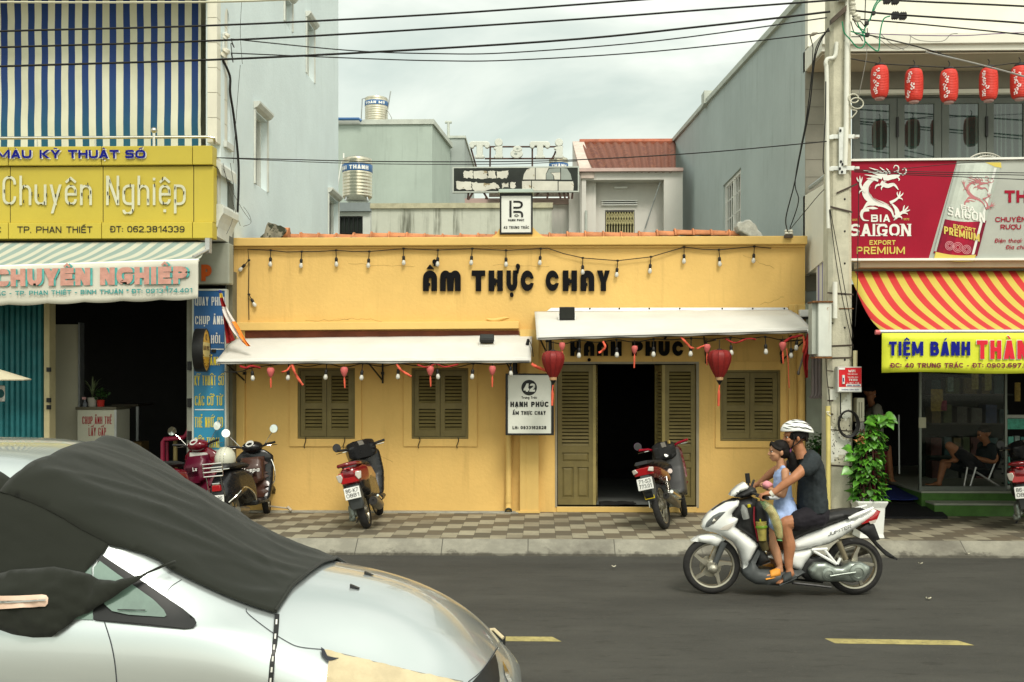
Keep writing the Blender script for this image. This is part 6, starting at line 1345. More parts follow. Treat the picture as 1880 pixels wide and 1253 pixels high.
# fan guard rising behind the hoarding
c=pt(1809,328,13.3);fn_=thing('electric_fan','round wire fan guard rising behind the top of the beer hoarding','fan',(c.x,13.3,c.z-.5));mb=MB();r=46/F*13.3
for k in(1,.86):mb.tube([c+Vector((r*k*cos(t),(1-k)*-.2,r*k*sin(t)))for t in[2*pi*j/36 for j in range(36)]],.011,6,closed=True)
for j in range(60):t=2*pi*j/60;mb.tube([c+Vector((r*cos(t),0,r*sin(t))),c+Vector((r*.3*cos(t+.3),-.08,r*.3*sin(t+.3)))],.003,4)
obj('guard',mb,mat('fan_guard',(.45,.44,.38),.4,metal=.3),fn_);obj('stand',MB().tube([c,c-Vector((0,-.05,.5))],.02,8),M_BLACK,fn_)
# ================================================================ RED AND YELLOW AWNING
m,n,l,xyz,M,N,MIX,SM,BUMP,COLR,b=newmat('red_yellow_canvas',.6);M_RY=m
ph_=M('FRACT',M('MULTIPLY',M('ADD',M('ADD',xyz[0],M('MULTIPLY',M('POWER',M('ABSOLUTE',M('SUBTRACT',xyz[1],12.95)),1.5),-.17)),.02),5.35))
s1=M('LESS_THAN',ph_,.50);s2=M('MULTIPLY',M('GREATER_THAN',M('FRACT',M('MULTIPLY',M('FLOOR',M('MULTIPLY',M('ADD',xyz[0],.02),1.0)),.5)),.25),0.0)
COLR(MIX(s1,MIX(N(3,4),(.47,.36,.05),(.52,.42,.08)),MIX(N(3,4),(.44,.012,.016),(.50,.03,.028))))
YA1=11.78;aw=thing('awning','red and yellow striped awning with a yellow lettered valance over the bakery','awning',(6,12.3,Z_(610,YA1)))
xA,xB2=X_(1617,YA1),10.8;zA=Z_(608,YA1)
def ry(u,v):
 x=lerp(xA,xB2,u);q=Vector((x-.02,12.92,Z_(500,12.92))).lerp(Vector((x,YA1,zA)),v);q.z-=.10*sin(pi*v)*(.8+.2*sin(x*2.1));q.z+=.012*sin(x*5.3+v*3)*sin(pi*v);return q
obj('canopy',MB().grid(60,20,ry),M_RY,aw,smooth=True,solid=.004);obj('front_bar',MB().tube([(xA-.02,YA1,zA-.012),(xB2,YA1,zA-.012)],.022,8),M_RAIL,aw);obj('bar_cap',MB().tube([(xA-.06,YA1,zA-.02),(xA-.01,YA1,zA-.02)],.028,8),mat('pink_cap',(.55,.12,.12),.5),aw)
M_VY=mat('valance_yellow',(.62,.66,.04),.55,var=.06,scale=3,bump=.12,bscale=25);zB=Z_(685,YA1)
obj('valance',MB().grid(60,6,lambda u,v:Vector((lerp(xA+.005,xB2,u),YA1-.024+.01*sin(u*40+v*2)*v,lerp(zA-.03,zB+.01*sin(u*25)*v,v)))),M_VY,aw,smooth=True,solid=.003)
Yv2=YA1-.024;c=dict(t=.25,gap=.12)
texts(aw,M_SBLU,[('TIỆM',1631,1694,653.5,26,c),('BÁNH',1707,1780,653.5,26,c)],Yv2,'blue_lettering',.02);texts(aw,M_SWHT,[('THÀNH',1791,1912,660.5,36,dict(t=.33,gap=.08))],Yv2,'lettering_edge',.016);texts(aw,mat('signal_red',(.62,.012,.03),.5,var=.05),[('THÀNH',1792,1911,659.5,34,dict(t=.27,gap=.14))],Yv2,'red_lettering',.022)
texts(aw,mat('maroon_print',(.16,.01,.035),.5),[('ĐC: 40 TRƯNG TRẮC - ĐT: 0903.697.5',1634,1886,675.5,8.6,dict(t=.24,gap=.14))],Yv2,'maroon_lettering',.02)
# ================================================================ RED BARREL LANTERNS ON THE BALCONY
M_BL=mat('barrel_lantern_red',(.62,.045,.03),.5,var=.10,scale=3,obj=True);M_PET=mat('petal_white',(.78,.70,.68),.6,var=0)
def barrel(px,cy,lab,seed,Y=13.3):
 c=pt(px,cy,Y);h=.40;r=.112;t=thing('barrel_lantern',lab,'lantern',(c.x,Y,c.z-h/2),'red barrel lanterns along the balcony');b_=c-Vector((0,0,h/2));pr=[]
 for i in range(41):v=i/40;q=(1-abs(2*v-1)**3.2)**.55*.36+.64;pr.append((r*q*(1+.02*(1 if i%2 else-1)),h*v))
 obj('shade',MB().lathe(pr,b_,n=28),M_BL,t,smooth=True)
 obj('cap',MB().lathe([(r*.55,0),(r*.6,.012),(r*.5,.03),(.02,.035)],b_+Vector((0,0,h)),n=18),M_BLACK,t);obj('base_ring',MB().lathe([(r*.5,-.025),(r*.55,-.004),(r*.4,0)],b_,n=18),M_CAP if False else mat('pink_ring',(.5,.30,.28),.5),t)
 obj('hook',MB().tube([b_+Vector((0,0,h+.03)),b_+Vector((.01,0,h+.09)),b_+Vector((-.01,0,h+.12))],.006,5),M_BLACK,t)
 rn=random.Random(seed);mb=MB();a0=rn.choice((-.75,.7,.65))
 for k in range(7):
  a=a0+rn.uniform(-.34,.34);z=lerp(.12,.82,k/6)*h
  for j in range(5):
   bb=2*pi*j/5+rn.random();da=.017/r*cos(bb);dz=.017*sin(bb);rr=r*1.035
   P=lambda aa,zz:b_+Vector((sin(aa)*rr,-cos(aa)*rr,zz))
   mb.add([P(a+da+.010/r*cos(q),z+dz+.010*sin(q))for q in[2*pi*i/6 for i in range(6)]],[tuple(range(6))])
 obj('blossom_print',mb,M_PET,t)
for px,cy,lab,s_ in((1615,151,'red barrel lantern nearest the concrete pole',1),(1678,157,'red barrel lantern second from the concrete pole',2),(1742,158,'red barrel lantern in the middle of the balcony row',3),(1815,155,'red barrel lantern fourth from the pole, before a dark door joint',4),(1872,152,'red barrel lantern cut off by the right edge of the view',8),(1945,150,'red barrel lantern beyond the right edge of the view',9)):barrel(px,cy,lab,s_)
tag(obj('lantern_cable',MB().tube(spline([pt(x,y,13.3)for x,y in((1560,108),(1615,117),(1678,121),(1742,124),(1815,122),(1872,116),(1960,116))],6),.007,5),M_CABLE),'black cable carrying the red barrel lanterns','cable')
# ================================================================ UTILITY POLE
Ypl=12.40;M_CONC=mat('pole_concrete',(.50,.48,.37),.85,var=.12,scale=5,bump=.5,bscale=45,streak=((.20,.18,.12),.6,.48),spots=((.22,.21,.17),40,.66));M_PVC=mat('white_pvc',(.66,.66,.58),.4,var=.06,scale=6,streak=((.4,.36,.26),.4,.5));M_RUSTS=mat('rust',(.16,.07,.025),.85,var=.4,scale=20)
pl=thing('utility_pole','weathered square concrete utility pole carrying wires, conduits and boxes','pole',(X_(1544,Ypl),Ypl,0))
def PP(x,y,o=0.0):return pt(x,y,Ypl-o)
xa0,xb0,xa1,xb1=X_(1519,Ypl),X_(1568,Ypl),X_(1525,Ypl),X_(1563,Ypl);zT=8.6;k=(zT-PV)/(Z_(0,Ypl)-PV);xa2,xb2=lerp(xa0,xa1,k),lerp(xb0,xb1,k)
def pring(x0,x1,z,d):
 c=.16*(x1-x0);return[(x0+c,Ypl,z),(x1-c,Ypl,z),(x1,Ypl+c,z),(x1,Ypl+d-c,z),(x1-c,Ypl+d,z),(x0+c,Ypl+d,z),(x0,Ypl+d-c,z),(x0,Ypl+c,z)]
obj('shaft',MB().loft([pring(lerp(xa0,xa2,t),lerp(xb0,xb2,t),lerp(PV-.3,zT,t),lerp(.34,.26,t))for t in[i/12 for i in range(13)]]),M_CONC,pl)
wp=MB().grid(10,30,lambda u,v:Vector((lerp(X_(1524,Ypl),X_(1562,Ypl),u),Ypl-.0025,lerp(Z_(858,Ypl),Z_(715,Ypl),v))));rn=random.Random(2);wp.f=[f for f in wp.f if noise.noise(Vector(wp.v[f[0]])*4.1)+.12>abs((wp.v[f[0]][2]-lerp(Z_(858,Ypl),Z_(715,Ypl),.5))/1.0)*.55-.12];wp.mi=[0]*len(wp.f)
obj('whitewash_patch',wp,mat('whitewash',(.66,.66,.58),.8,var=.08,scale=8,spots=((.35,.33,.26),30,.6)),pl)
sm=MB();rn=random.Random(6) # old stuck on black specks and drill holes
for i in range(70):q=PP(rn.uniform(1528,1560),rn.uniform(760,850),.004);sm.ball(q,(.006*rn.uniform(.5,1.4),.002,.006*rn.uniform(.5,1.6)),5,4)
for y in(75,108,150,196,366,425,484,540,602,661):sm.ball(PP(1551,y,.002),(.012,.006,.014),8,5)
obj('holes',sm,M_BLACK,pl)
obj('conduit',MB().tube([PP(1557.5,-140,.05),PP(1556,0,.05),PP(1553.5,230,.05),PP(1551,305,.05)],.030,10),M_PVC,pl,smooth=True)
obj('conduit',MB().tube(spline([PP(1536,78,.03),PP(1534,100,.03),PP(1529,107,.03),PP(1519,109,.04),PP(1516,118,.04),PP(1518,140,.03),PP(1519,310,.03),PP(1521,420,.03)],5),.024,10),M_PVC,pl,smooth=True)
obj('conduit',MB().tube([PP(1533,518,.05),PP(1532.5,585,.05)],.030,12),M_PVC,pl,smooth=True)
obj('conduit',MB().tube([PP(1570,644,.02),PP(1570,674,.02)],.026,12),mat('cream_pvc',(.55,.50,.30),.5),pl,smooth=True)
yp=obj('yellow_conduit',MB().tube([PP(1520,746,.05),PP(1521,820,.05),PP(1520.5,968,.05)],.028,10),mat('yellow_pvc',(.62,.52,.18),.5,var=.1,scale=5,streak=((.4,.3,.1),.5,.5)),pl,smooth=True)
obj('ties',MB().tube([PP(1517,757,.085),PP(1524,756,.085),PP(1519,760,.085),PP(1525,764,.085)],.005,5),M_WHITE,yp)
M_BAND2=mat('dark_strap',(.05,.035,.025),.6,var=.3)
def band(y0,y1,mm=M_BAND2,nm='strap',w=.012,x0=1519,x1=1567,o=.006):
 a,b_=PP(x0,y0,o),PP(x1,y1,o);mb=MB().hexa([a-Vector((0,0,w)),b_-Vector((0,0,w)),b_+Vector((0,.004,-w)),a+Vector((0,.004,-w)),a+Vector((0,0,w)),b_+Vector((0,0,w)),b_+Vector((0,.004,w)),a+Vector((0,.004,w))])
 return obj(nm,mb,mm,pl)
for y0,y1 in((538,541),(559,561),(592,594),(636,634),(658,657),(681,682),(711,712),(736,736),(760,761),(789,792),(854,858)):band(y0,y1,w=.006 if y0%2 else.009,x1=1567 if y0 in(538,636,658,789,854)else 1530)
band(379,390,x0=1521,x1=1565,w=.011,o=.012);band(355,338,x0=1536,x1=1574,w=.011,o=.014)
obj('rust_streak',MB().box(PP(1540,566).x,PP(1567,566).x,Ypl-.008,Ypl-.003,Z_(569,Ypl),Z_(567,Ypl)),M_RUSTS,pl)
M_GALV=mat('white_bracket',(.62,.64,.60),.5,var=.12,scale=8,streak=((.35,.28,.2),.5,.5))
for y in(252,310):
 mb=MB();a=prect(1525,1568,y-4,y+4,Ypl);mb.box(a[0],a[1],Ypl-.03,Ypl-.012,a[2],a[3]);mb.box(a[1],a[1]+.05,Ypl-.05,Ypl+.02,a[2]+.01,a[3]-.01);mb.box(a[0]-.03,a[0]+.02,Ypl-.05,Ypl-.031,a[2]-.01,a[3]-.01);obj('bracket',mb,M_GALV,pl,bevel=.004)
a=prect(1538,1551,236,322,Ypl);obj('bracket_plate',MB().box(a[0],a[1],Ypl-.055,Ypl-.031,a[2],a[3]),M_GALV,pl,bevel=.004);mb=MB()
for x,y in((1543,240),(1544,297),(1547,302),(1542,310),(1546,316)):mb.ball(PP(x,y,.06),(.014,.012,.018),7,5)
obj('bolts',mb,M_BLACK,pl)
# crossarm hardware and insulators at the head
M_PORC=mat('porcelain',(.62,.60,.50),.25,var=.05);M_CARM=mat('crossarm_steel',(.075,.055,.04),.7,var=.3,scale=10)
mb=MB();a,b_=PP(1524,42,.05),PP(1552,18,.05);mb.hexa([a+Vector((0,-.05,-.03)),b_+Vector((0,-.05,-.03)),b_+Vector((0,.02,-.03)),a+Vector((0,.02,-.03)),a+Vector((0,-.05,.03)),b_+Vector((0,-.05,.04)),b_+Vector((0,.02,.04)),a+Vector((0,.02,.03))]);obj('crossarm',mb,M_CARM,pl)
obj('crossarm',MB().box(PP(1537,0).x,PP(1552,0).x,Ypl-.12,Ypl-.01,Z_(10,Ypl),Z_(-30,Ypl)),M_GALV,pl)
def insul(q,s_=1.0,ax=(0,-.2,1)):return obj('insulator',MB().lathe([(.012*s_,-.03*s_),(.03*s_,-.025*s_),(.036*s_,-.005*s_),(.022*s_,.004*s_),(.034*s_,.014*s_),(.034*s_,.03*s_),(.02*s_,.04*s_),(.008*s_,.05*s_)],q,ax,14),M_PORC,pl,smooth=50)
for x,y in((1565,12),(1566,22),(1570,33),(1574,36),(1564,4)):insul(PP(x,y,.08),1.1)
# rusty grey box on the pole
a=prect(1502.5,1527,556,655,Ypl-.16);x0,x1=a[0],a[1]
eb=thing('meter_box','tall rust stained pale steel box strapped to the left side of the pole','box',((x0+x1)/2,Ypl-.1,a[2]));obj('body',MB().box(x0+.0,x1,Ypl-.16,Ypl+.05,a[2],a[3]),mat('rusty_white_steel',(.58,.60,.54),.5,var=.06,scale=5,spots=((.26,.13,.04),11,.66),streak=((.3,.18,.07),.7,.56)),eb,bevel=.006)
obj('side_plate',MB().box(x0-.06,x0-.001,Ypl-.10,Ypl+.06,a[2]+.03,a[3]),mat('shaded_grey_steel',(.36,.38,.33),.6,var=.1),eb);obj('lid',MB().box(x0-.07,x1+.012,Ypl-.175,Ypl+.06,a[3]+.001,a[3]+.02),M_RUSTS,eb);obj('rusty_foot',MB().box(x0-.04,x1+.005,Ypl-.165,Ypl+.05,a[2]-.02,a[2]-.001),M_RUSTS,eb)
# red notice box
Yw4=Ypl-.12;a=prect(1538,1582,673.5,720.5,Yw4);wb=thing('notice_box','small red and white wireless advert box on the pole','sign',((a[0]+a[1])/2,Yw4,a[2]))
obj('case',MB().box(a[0],a[1],Yw4,Yw4+.11,a[2],a[3]),mat('grey_case',(.52,.52,.47),.5),wb,bevel=.004);r_=prect(1540,1581.5,675.5,711,Yw4);obj('red_print',MB().box(r_[0],r_[1],Yw4-.003,Yw4-.001,r_[2],r_[3]),mat('advert_red',(.60,.012,.02),.4,var=.03),wb)
w_=prect(1540,1581.5,711.2,719,Yw4);obj('white_print',MB().box(w_[0],w_[1],Yw4-.003,Yw4-.001,w_[2],w_[3]),M_WHITE,wb)
mb=MB();q=dict(t=.2)
put_text(mb,'WiFi',1557,1570,684,4.6,Yw4,proud=.006,**q);put_text(mb,'TỐC ĐỘ CAO',1556,1574,688.5,2.2,Yw4,proud=.006,**q);put_text(mb,'TRUYỀN HÌNH',1556,1575,694,2.0,Yw4,proud=.006,**q);put_text(mb,'TV360',1558,1574,700,4.2,Yw4,proud=.006,**q);put_text(mb,'Liên hệ',1555,1577,704.5,2.2,Yw4,proud=.006,**q)
for P in((1553,705.5,1580.5,710),(1540.2,675.7,1551,679)):g=prect(P[0],P[2],P[1],P[3],Yw4);mb.box(g[0],g[1],Yw4-.006,Yw4-.004,g[2],g[3])
mb.tube([PP(1548.5,689,.13),PP(1548.5,705,.13)],.016,8);obj('lettering',mb,M_WHITE,wb,weld=False)
mb=MB();put_text(mb,'0989 129 898',1555,1578,709.3,2.6,Yw4,proud=.008,**q);put_text(mb,'KHÔNG DÁN GIẤY',1545,1577,717,2.4,Yw4,proud=.006,t=.18);mb.tube([PP(1548.5,694,.148),PP(1548.5,701,.148)],.006,6);obj('small_print',mb,M_SBLU,wb,weld=False)
Yg2=Ypl+.05;a=prect(1572,1586,731,775,Yg2);mt=thing('cable_box','narrow cream vented box mounted on the right side of the pole','box',((a[0]+a[1])/2,Yg2,a[2]));obj('case',MB().box(a[0],a[1],Yg2-.03,Yg2+.12,a[2],a[3]),mat('cream_case',(.50,.48,.36),.5,var=.08),mt,bevel=.012);obj('vents',MB().box(a[0]+.02,a[0]+.03,Yg2-.034,Yg2-.0305,a[2]+.05,a[3]-.05).box(a[0]+.05,a[0]+.06,Yg2-.034,Yg2-.0305,a[2]+.05,a[3]-.05),mat('vent_dark',(.16,.15,.1),.6),mt)
a=prect(1573,1584,777,800,Yg2);obj('tape_wrap',MB().tube([PP(1578,777),PP(1580,790),PP(1577,800)],[.05,.055,.04],8),mat('grey_tape',(.40,.40,.37),.6,var=.2),mt)
mb=MB()
for k in range(4):mb.tube([PP(1557+k*.4,778+k*.3,.06+k*.006)+Vector((sin(t)*(.105+.006*k),0,cos(t)*(.148+.004*k)))for t in[2*pi*j/28 for j in range(28)]],.010,6,closed=True)
mb.tube([PP(1543,722,.05),PP(1543,760,.06),PP(1546,768,.07)],.008,5);tag(obj('cable_coil',mb,M_CABLE),'loose coil of black cable hung on the whitewashed pole','cable')
mb=MB()
for cx,cy,r in((1573,190,.075),(1567,181,.06)):mb.tube([PP(cx,cy,.06)+Vector((sin(t)*r*1.1,.02*sin(t),cos(t)*r*.85))for t in[2*pi*j/24 for j in range(24)]],.008,6,closed=True)
mb.tube(spline([PP(1557,180,.05),PP(1563,200,.06),PP(1573,205,.06),PP(1562,218,.05)],5),.008,5);tag(obj('cable_coil',mb,mat('pale_cable',(.46,.45,.36),.5)),'pale coil of cable at the level of the glass doors','cable')
# ================================================================ OVERHEAD WIRES
def wire(lab,pts,Y0,Y1,r,mm=M_CABLE,grp='overhead wires',n=6):
 k=len(pts)-1;P=[pt(x,y,lerp(Y0,Y1,i/k))for i,(x,y)in enumerate(pts)]
 return tag(obj('overhead_wire',MB().tube(spline(P,n),r,5),mm),lab,'wire',grp)
Yw3=Ypl-.08
wire('uppermost thick black wire crossing the sky and leaving at the top',[(-400,72),(0,58),(400,47),(800,27),(1180,0),(1500,-25)],12.3,Yw3,.0125)
wire('second thick black wire from the top, passing in front of the striped curtain',[(-400,101),(0,87.5),(470,72),(1000,40),(1300,18),(1540,0)],12.3,Yw3,.0125)
wire('lowest thick black wire, ending on the crossarm of the pole',[(-400,136),(0,122.5),(470,107),(1000,77),(1300,48),(1524,22)],12.3,Yw3,.0135)
wire('pale thin wire running along the very top edge at the left',[(-400,2),(0,4.5),(250,5),(470,2),(800,-14)],12.0,12.0,.013,mat('pale_wire',(.50,.48,.36),.5))
wire('thin drooping wire from the upper white insulator to the pole',[(424,72),(640,93),(800,99),(940,97),(1210,75),(1518,33)],13.7,Yw3,.008)
wire('thin drooping wire from the lower white insulator to the splice by the pole',[(424,98),(640,107),(800,112),(940,111),(1200,95),(1487,64),(1521,55)],13.7,Yw3,.008)
wire('thin wire from the flank wall bracket to the pole collar',[(393,290),(520,293),(700,297),(940,297),(1100,292),(1300,280),(1518,260)],13.5,Yw3,.007)
wire('faint slack wire just under the collar wire',[(393,290),(600,299),(760,302),(940,301.5),(1060,296)],13.5,13.0,.005)
wire('uppermost thick wire to the right of the pole',[(1560,-3),(1700,4),(1880,12),(2300,34)],Yw3,12.2,.012)
wire('thick wire to the right of the pole carrying two black clamps',[(1568,20),(1640,27),(1760,35),(1880,43),(2300,76)],Yw3,12.2,.012)
wire('thin wire to the right of the pole just under the clamped one',[(1578,36),(1700,46),(1880,64),(2200,96)],Yw3,12.4,.009);wire('purple wire level across the white band right of the pole',[(1568,60),(1640,64),(1760,66),(1880,60),(2200,50)],Yw3,12.6,.005,mat('purple_wire',(.12,.03,.16),.5))
wire('slanting wire from the pole head down over the lantern row',[(1592,64),(1680,85),(1780,115),(1880,141),(2050,190)],Yw3,12.7,.008);wire('grey cable falling across the right end of the lantern row',[(1700,96),(1790,117),(1880,141),(1990,175)],12.2,12.6,.010,mat('grey_cable',(.28,.28,.26),.5))
for k,(y0,y1)in enumerate(((312,318),(314,322),(316,330))):wire(['upper','middle','lower'][k]+' of three thin wires crossing the beer hoarding from the pole bracket',[(1568,y0),(1660,y0+3+k),(1760,y0+5+2*k),(1880,y1),(2100,y1+8)],Yw3,12.0,.005,grp='thin wires across the beer hoarding')
wire('thin wire rising across the can on the beer hoarding',[(1640,312),(1720,304),(1790,298),(1880,293)],12.3,12.3,.004)
wire('black vertical feeder beside the left conduit',[(1516,150),(1515,215),(1511,300),(1513,320)],Ypl-.05,Ypl-.05,.007)
wire('slack twin cable hanging from the pole head down to the roof corner',[(1521,52),(1498,100),(1486,200),(1470,280),(1458,340),(1443,400),(1446,425)],Yw3,13.9,.008);wire('slack cable looping left of the pole to the roof corner insulators',[(1520,54),(1503,78),(1494,110),(1480,220),(1460,330),(1466,370),(1450,420)],Yw3,13.9,.007);wire('short black drop from the splice',[(1487,66),(1492,85),(1492,100),(1488,180),(1470,270)],Yw3,13.4,.006)
wire('thin slanting line from the roof corner insulators up to the pole',[(1450,422),(1475,392),(1500,362),(1513,348)],14.0,Ypl-.05,.005)
for k,pts in enumerate(([(1523,385),(1532,460),(1545,540),(1560,610),(1567,640)],[(1524,385),(1540,470),(1556,560),(1567,620)],[(1577,330),(1575,450),(1574,520),(1570,600)],[(1516,655),(1518,690),(1524,745)])):wire(['left of the two long thin cables slanting down the pole face','right of the two long thin cables slanting down the pole face','thin vertical cable beside the right edge of the pole','thin black cable from the rusty box into the yellow conduit'][k],pts,Ypl-.06,Ypl-.06,.005,grp='cables on the pole face')
mb=MB();M_GRNW=mat('green_wire',(.01,.22,.10),.5)
for P in([(1546,40),(1550,60),(1560,72),(1572,86),(1582,88),(1588,78),(1584,62),(1578,50)],[(1618,0),(1610,8),(1600,30),(1592,45),(1585,58)],[(1612,0),(1604,14),(1598,36)],[(1587,75),(1598,86),(1610,94),(1614,88),(1616,60),(1622,36),(1634,30)],[(1574,42),(1580,55),(1590,62)],[(1562,58),(1575,62),(1588,66)]):mb.tube(spline([PP(x,y,.12)for x,y in P],6),.008,5)
tag(obj('wire_bundle',mb,M_GRNW),'tangle of green wires at the head of the pole','wire')
mb=MB()
for P in([(1589,0),(1588,30),(1588,62)],[(1566,35),(1575,50),(1588,56)],[(1562,40),(1570,62),(1590,66),(1592,52)],[(1564,30),(1580,40),(1588,50)],[(1578,66),(1584,76)],[(1563,68),(1578,68)]):mb.tube(spline([PP(x,y,.10)for x,y in P],6),.006,5)
for x,y in((1585,55),(1586,76),(1597,37)):mb.box(PP(x-3,y).x,PP(x+3,y).x,Ypl-.15,Ypl-.1,Z_(y+3,Ypl),Z_(y-3,Ypl))
tag(obj('wire_bundle',mb,M_CABLE),'tangle of black wires and connectors at the head of the pole','wire')
mb=MB()
for P in([(1600,66),(1616,74),(1640,90),(1666,86),(1672,68)],[(1618,64),(1636,80),(1660,92)],[(1670,66),(1690,75),(1730,76),(1745,64),(1758,62)],[(1592,85),(1590,110),(1582,150),(1576,178)]):mb.tube(spline([PP(x,y,.0)for x,y in P],6),.004,5)
tag(obj('wire_bundle',mb,mat('thin_grey_wire',(.20,.19,.17),.5)),'thin curling grey wires against the white band right of the pole','wire')
for k,(x,y)in enumerate(((1643,29),(1657,30),(1628,1),(1643,2))):
 mb=MB();q=pt(x,y,12.31)
 for j in range(7):mb.box(q.x-.035+j*.011,q.x-.028+j*.011,q.y-.03,q.y+.03,q.z-.035-.008*(j%2),q.z+.035+.008*(j%2))
 mb.box(q.x-.036,q.x+.045,q.y-.02,q.y+.02,q.z-.025,q.z+.025);tag(obj('wire_clamp',mb,M_BLACK),['left black ribbed clamp on the lower thick wire right of the pole','right black ribbed clamp on the lower thick wire right of the pole','left black ribbed clamp at the top edge right of the pole','right black ribbed clamp at the top edge right of the pole'][k],'clamp','ribbed wire clamps')
tag(obj('wire_splice',MB().tube([PP(1487,66,.08),PP(1493,63,.08),PP(1501,61,.08)],[.01,.022,.01],8),mat('splice_grey',(.18,.16,.12),.5)),'small grey splice on the thin wire left of the pole','splice')
q=pt(1447,427,14.2);t=thing('wall_insulators','pair of white insulators on the roof corner of the yellow shop','insulator',tuple(q))
for d in(-.02,.035):obj('insulator',MB().lathe([(.02,-.03),(.032,-.02),(.022,0),(.032,.02),(.02,.035)],(q.x+d,14.2,q.z),(0,0,1),12),M_PORC,t,smooth=50)
obj('bracket',MB().box(q.x-.05,q.x+.06,14.17,14.23,q.z-.075,q.z-.035),M_CARM,t)
# insulator bracket and feeder on the pale blue wall
q=pt(414,70,13.75);t=thing('wall_bracket','two white insulators and black feeder cable on the pale blue wall corner','insulator',tuple(pt(412,110,13.75)))
for x,y,s_ in((416,68,1.3),(413,98,1.9)):obj('insulator',MB().lathe([(.012*s_,-.03*s_),(.03*s_,-.02*s_),(.02*s_,.0),(.03*s_,.015*s_),(.02*s_,.035*s_)],pt(x,y,13.75),(.5,-.2,.6),14),M_PORC,t,smooth=50)
obj('iron',MB().tube([sd(409,60,.02),pt(410,62,13.75),pt(409,108,13.75),sd(410,110,.02)],.012,6),M_GALV,t)
obj('feeder',MB().tube(spline([pt(408,108,13.75),sd(411,140,.05),sd(413,170,.04),sd(420,215,.04),sd(428,290,.04),sd(429,340,.04),sd(427,390,.04)],6),.018,6),M_CABLE,t)
obj('loop',MB().tube(spline([pt(424,72,13.7),pt(430,88,13.7),pt(424,80,13.7),pt(428,115,13.7),pt(424,97,13.7)],6),.006,5),M_CABLE,t)
mb=MB()
for P in([(427,0),(424,60),(428,118)],[(424,120),(419,180),(414,250),(411,300)],[(391,300),(400,340),(412,380),(424,415)],[(391,310),(408,350),(428,385),(443,405)],[(405,300),(412,350),(410,400),(398,430)],[(430,380),(441,395),(444,410),(430,416)]):mb.tube(spline([sd(x,y,.10)for x,y in P],5),.0035,4)
tag(obj('loose_wires',mb,mat('thin_dark_wire',(.06,.06,.055),.5)),'thin loose wires trailing over the white mouldings by the yellow signboard','wire')
# ================================================================ STRIPED TARPAULIN, PIPES, PLANTS BY THE POLE
m,n,l,xyz,M,N,MIX,SM,BUMP,COLR,b=newmat('blue_striped_tarp',.7);COLR(MIX(M('GREATER_THAN',M('FRACT',M('MULTIPLY',xyz[1],5.5)),.6),(.62,.62,.58),MIX(SM(xyz[1],13.4,14.1),(.03,.06,.36),(.24,.22,.40))));M_TARP=m
a_,b_=pt(1489,500,14.0),pt(1520,490,13.25)
tag(obj('rolled_tarpaulin',MB().grid(10,10,lambda u,v:Vector((lerp(XR+.02,XR+.06,u),lerp(14.05,13.3,u),lerp(lerp(Z_(486,14.05),Z_(470,13.3),u),Z_(640,13.7),v)))),M_TARP,solid=.01),'strip of blue and white striped tarpaulin hanging between the yellow shop and the pole','tarpaulin')
t=thing('pipe_bundle','bundle of mauve grey service pipes with hooked feet beside the yellow wall','pipe',(X_(1502,13.9),13.9,0))
for x in(1492,1498,1504,1511):obj('pipe',MB().tube([pt(x,580,13.9),pt(x+.5,722,13.9),pt(x-2,729,13.9),pt(x-4,730,13.88)],.022,8),mat('mauve_pipe',(.20,.17,.17),.5,var=.15),t,smooth=True)
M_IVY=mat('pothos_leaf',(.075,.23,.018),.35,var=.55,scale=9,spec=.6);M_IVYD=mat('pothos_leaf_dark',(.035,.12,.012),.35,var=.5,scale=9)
def heart(mb,o,d,nrm,s_):
 d=d.normalized();u=d.cross(nrm)
 if u.length<1e-3:u=d.orthogonal()
 u.normalize();nn=u.cross(d)
 prof=[(0,.0),(-.12,.30),(.02,.50),(.28,.52),(.58,.36),(.84,.14),(1.08,.0)]
 L=[o+d*a*s_+u*w*s_+nn*(.10*w*s_-.22*a*a*s_)for a,w in prof];R2=[o+d*a*s_-u*w*s_+nn*(.10*w*s_-.22*a*a*s_)for a,w in prof];mid=[o+d*a*s_-nn*(.06*s_+.22*a*a*s_)for a,w in prof]
 k=len(prof);mb.add(L+mid+R2,[(i,i+1,k+i+1,k+i)for i in range(k-1)]+[(k+i,k+i+1,2*k+i+1,2*k+i)for i in range(k-1)])
Yp5=12.22;cx=X_(1594,Yp5);s5=F/Yp5
t=thing('potted_climber','bright green heart leaved climber trained up a column in a white pot','plant',(cx,Yp5,PV))
rn=random.Random(11);m1,m2=MB(),MB();stems=MB()
for i in range(400):
 py=rn.uniform(762,915);t_=(py-762)/153;half=(10+8*min(1,t_*3)+10*t_)*(1.25 if t_>.2 else.8);xo=(1608-1594)*max(0,1-t_*2.2);a=rn.uniform(-pi,pi)
 R5=half/s5*.80;o=Vector((cx+xo/s5+sin(a)*R5,Yp5-cos(a)*R5*.75,Z_(py,Yp5)));d=Vector((sin(a)*.9,-cos(a)*.75,rn.uniform(-1.1,.35)));nrm=Vector((sin(a)*.6,-cos(a)*.6,.8))+Vector((rn.uniform(-.4,.4),rn.uniform(-.4,.4),rn.uniform(-.3,.3)))
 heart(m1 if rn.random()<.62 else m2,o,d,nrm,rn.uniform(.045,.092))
for px,py,dx,dz in((1627,762,.5,-.2),(1632,766,.8,-.5),(1622,768,-.3,-.6),(1612,772,.3,.2),(1630,772,.6,-.9),(1604,776,-.8,.1),(1565,838,-.8,-.3),(1560,862,-.9,-.4),(1563,825,-.9,.2)):heart(m1,pt(px,py,Yp5-.08),Vector((dx,-.4,dz)),Vector((0,-.8,.6)),.12)
obj('leaves',m1,M_IVY,t,smooth=True);obj('dark_leaves',m2,M_IVYD,t,smooth=True)  # second leaf mesh: darker green leaves picked at random
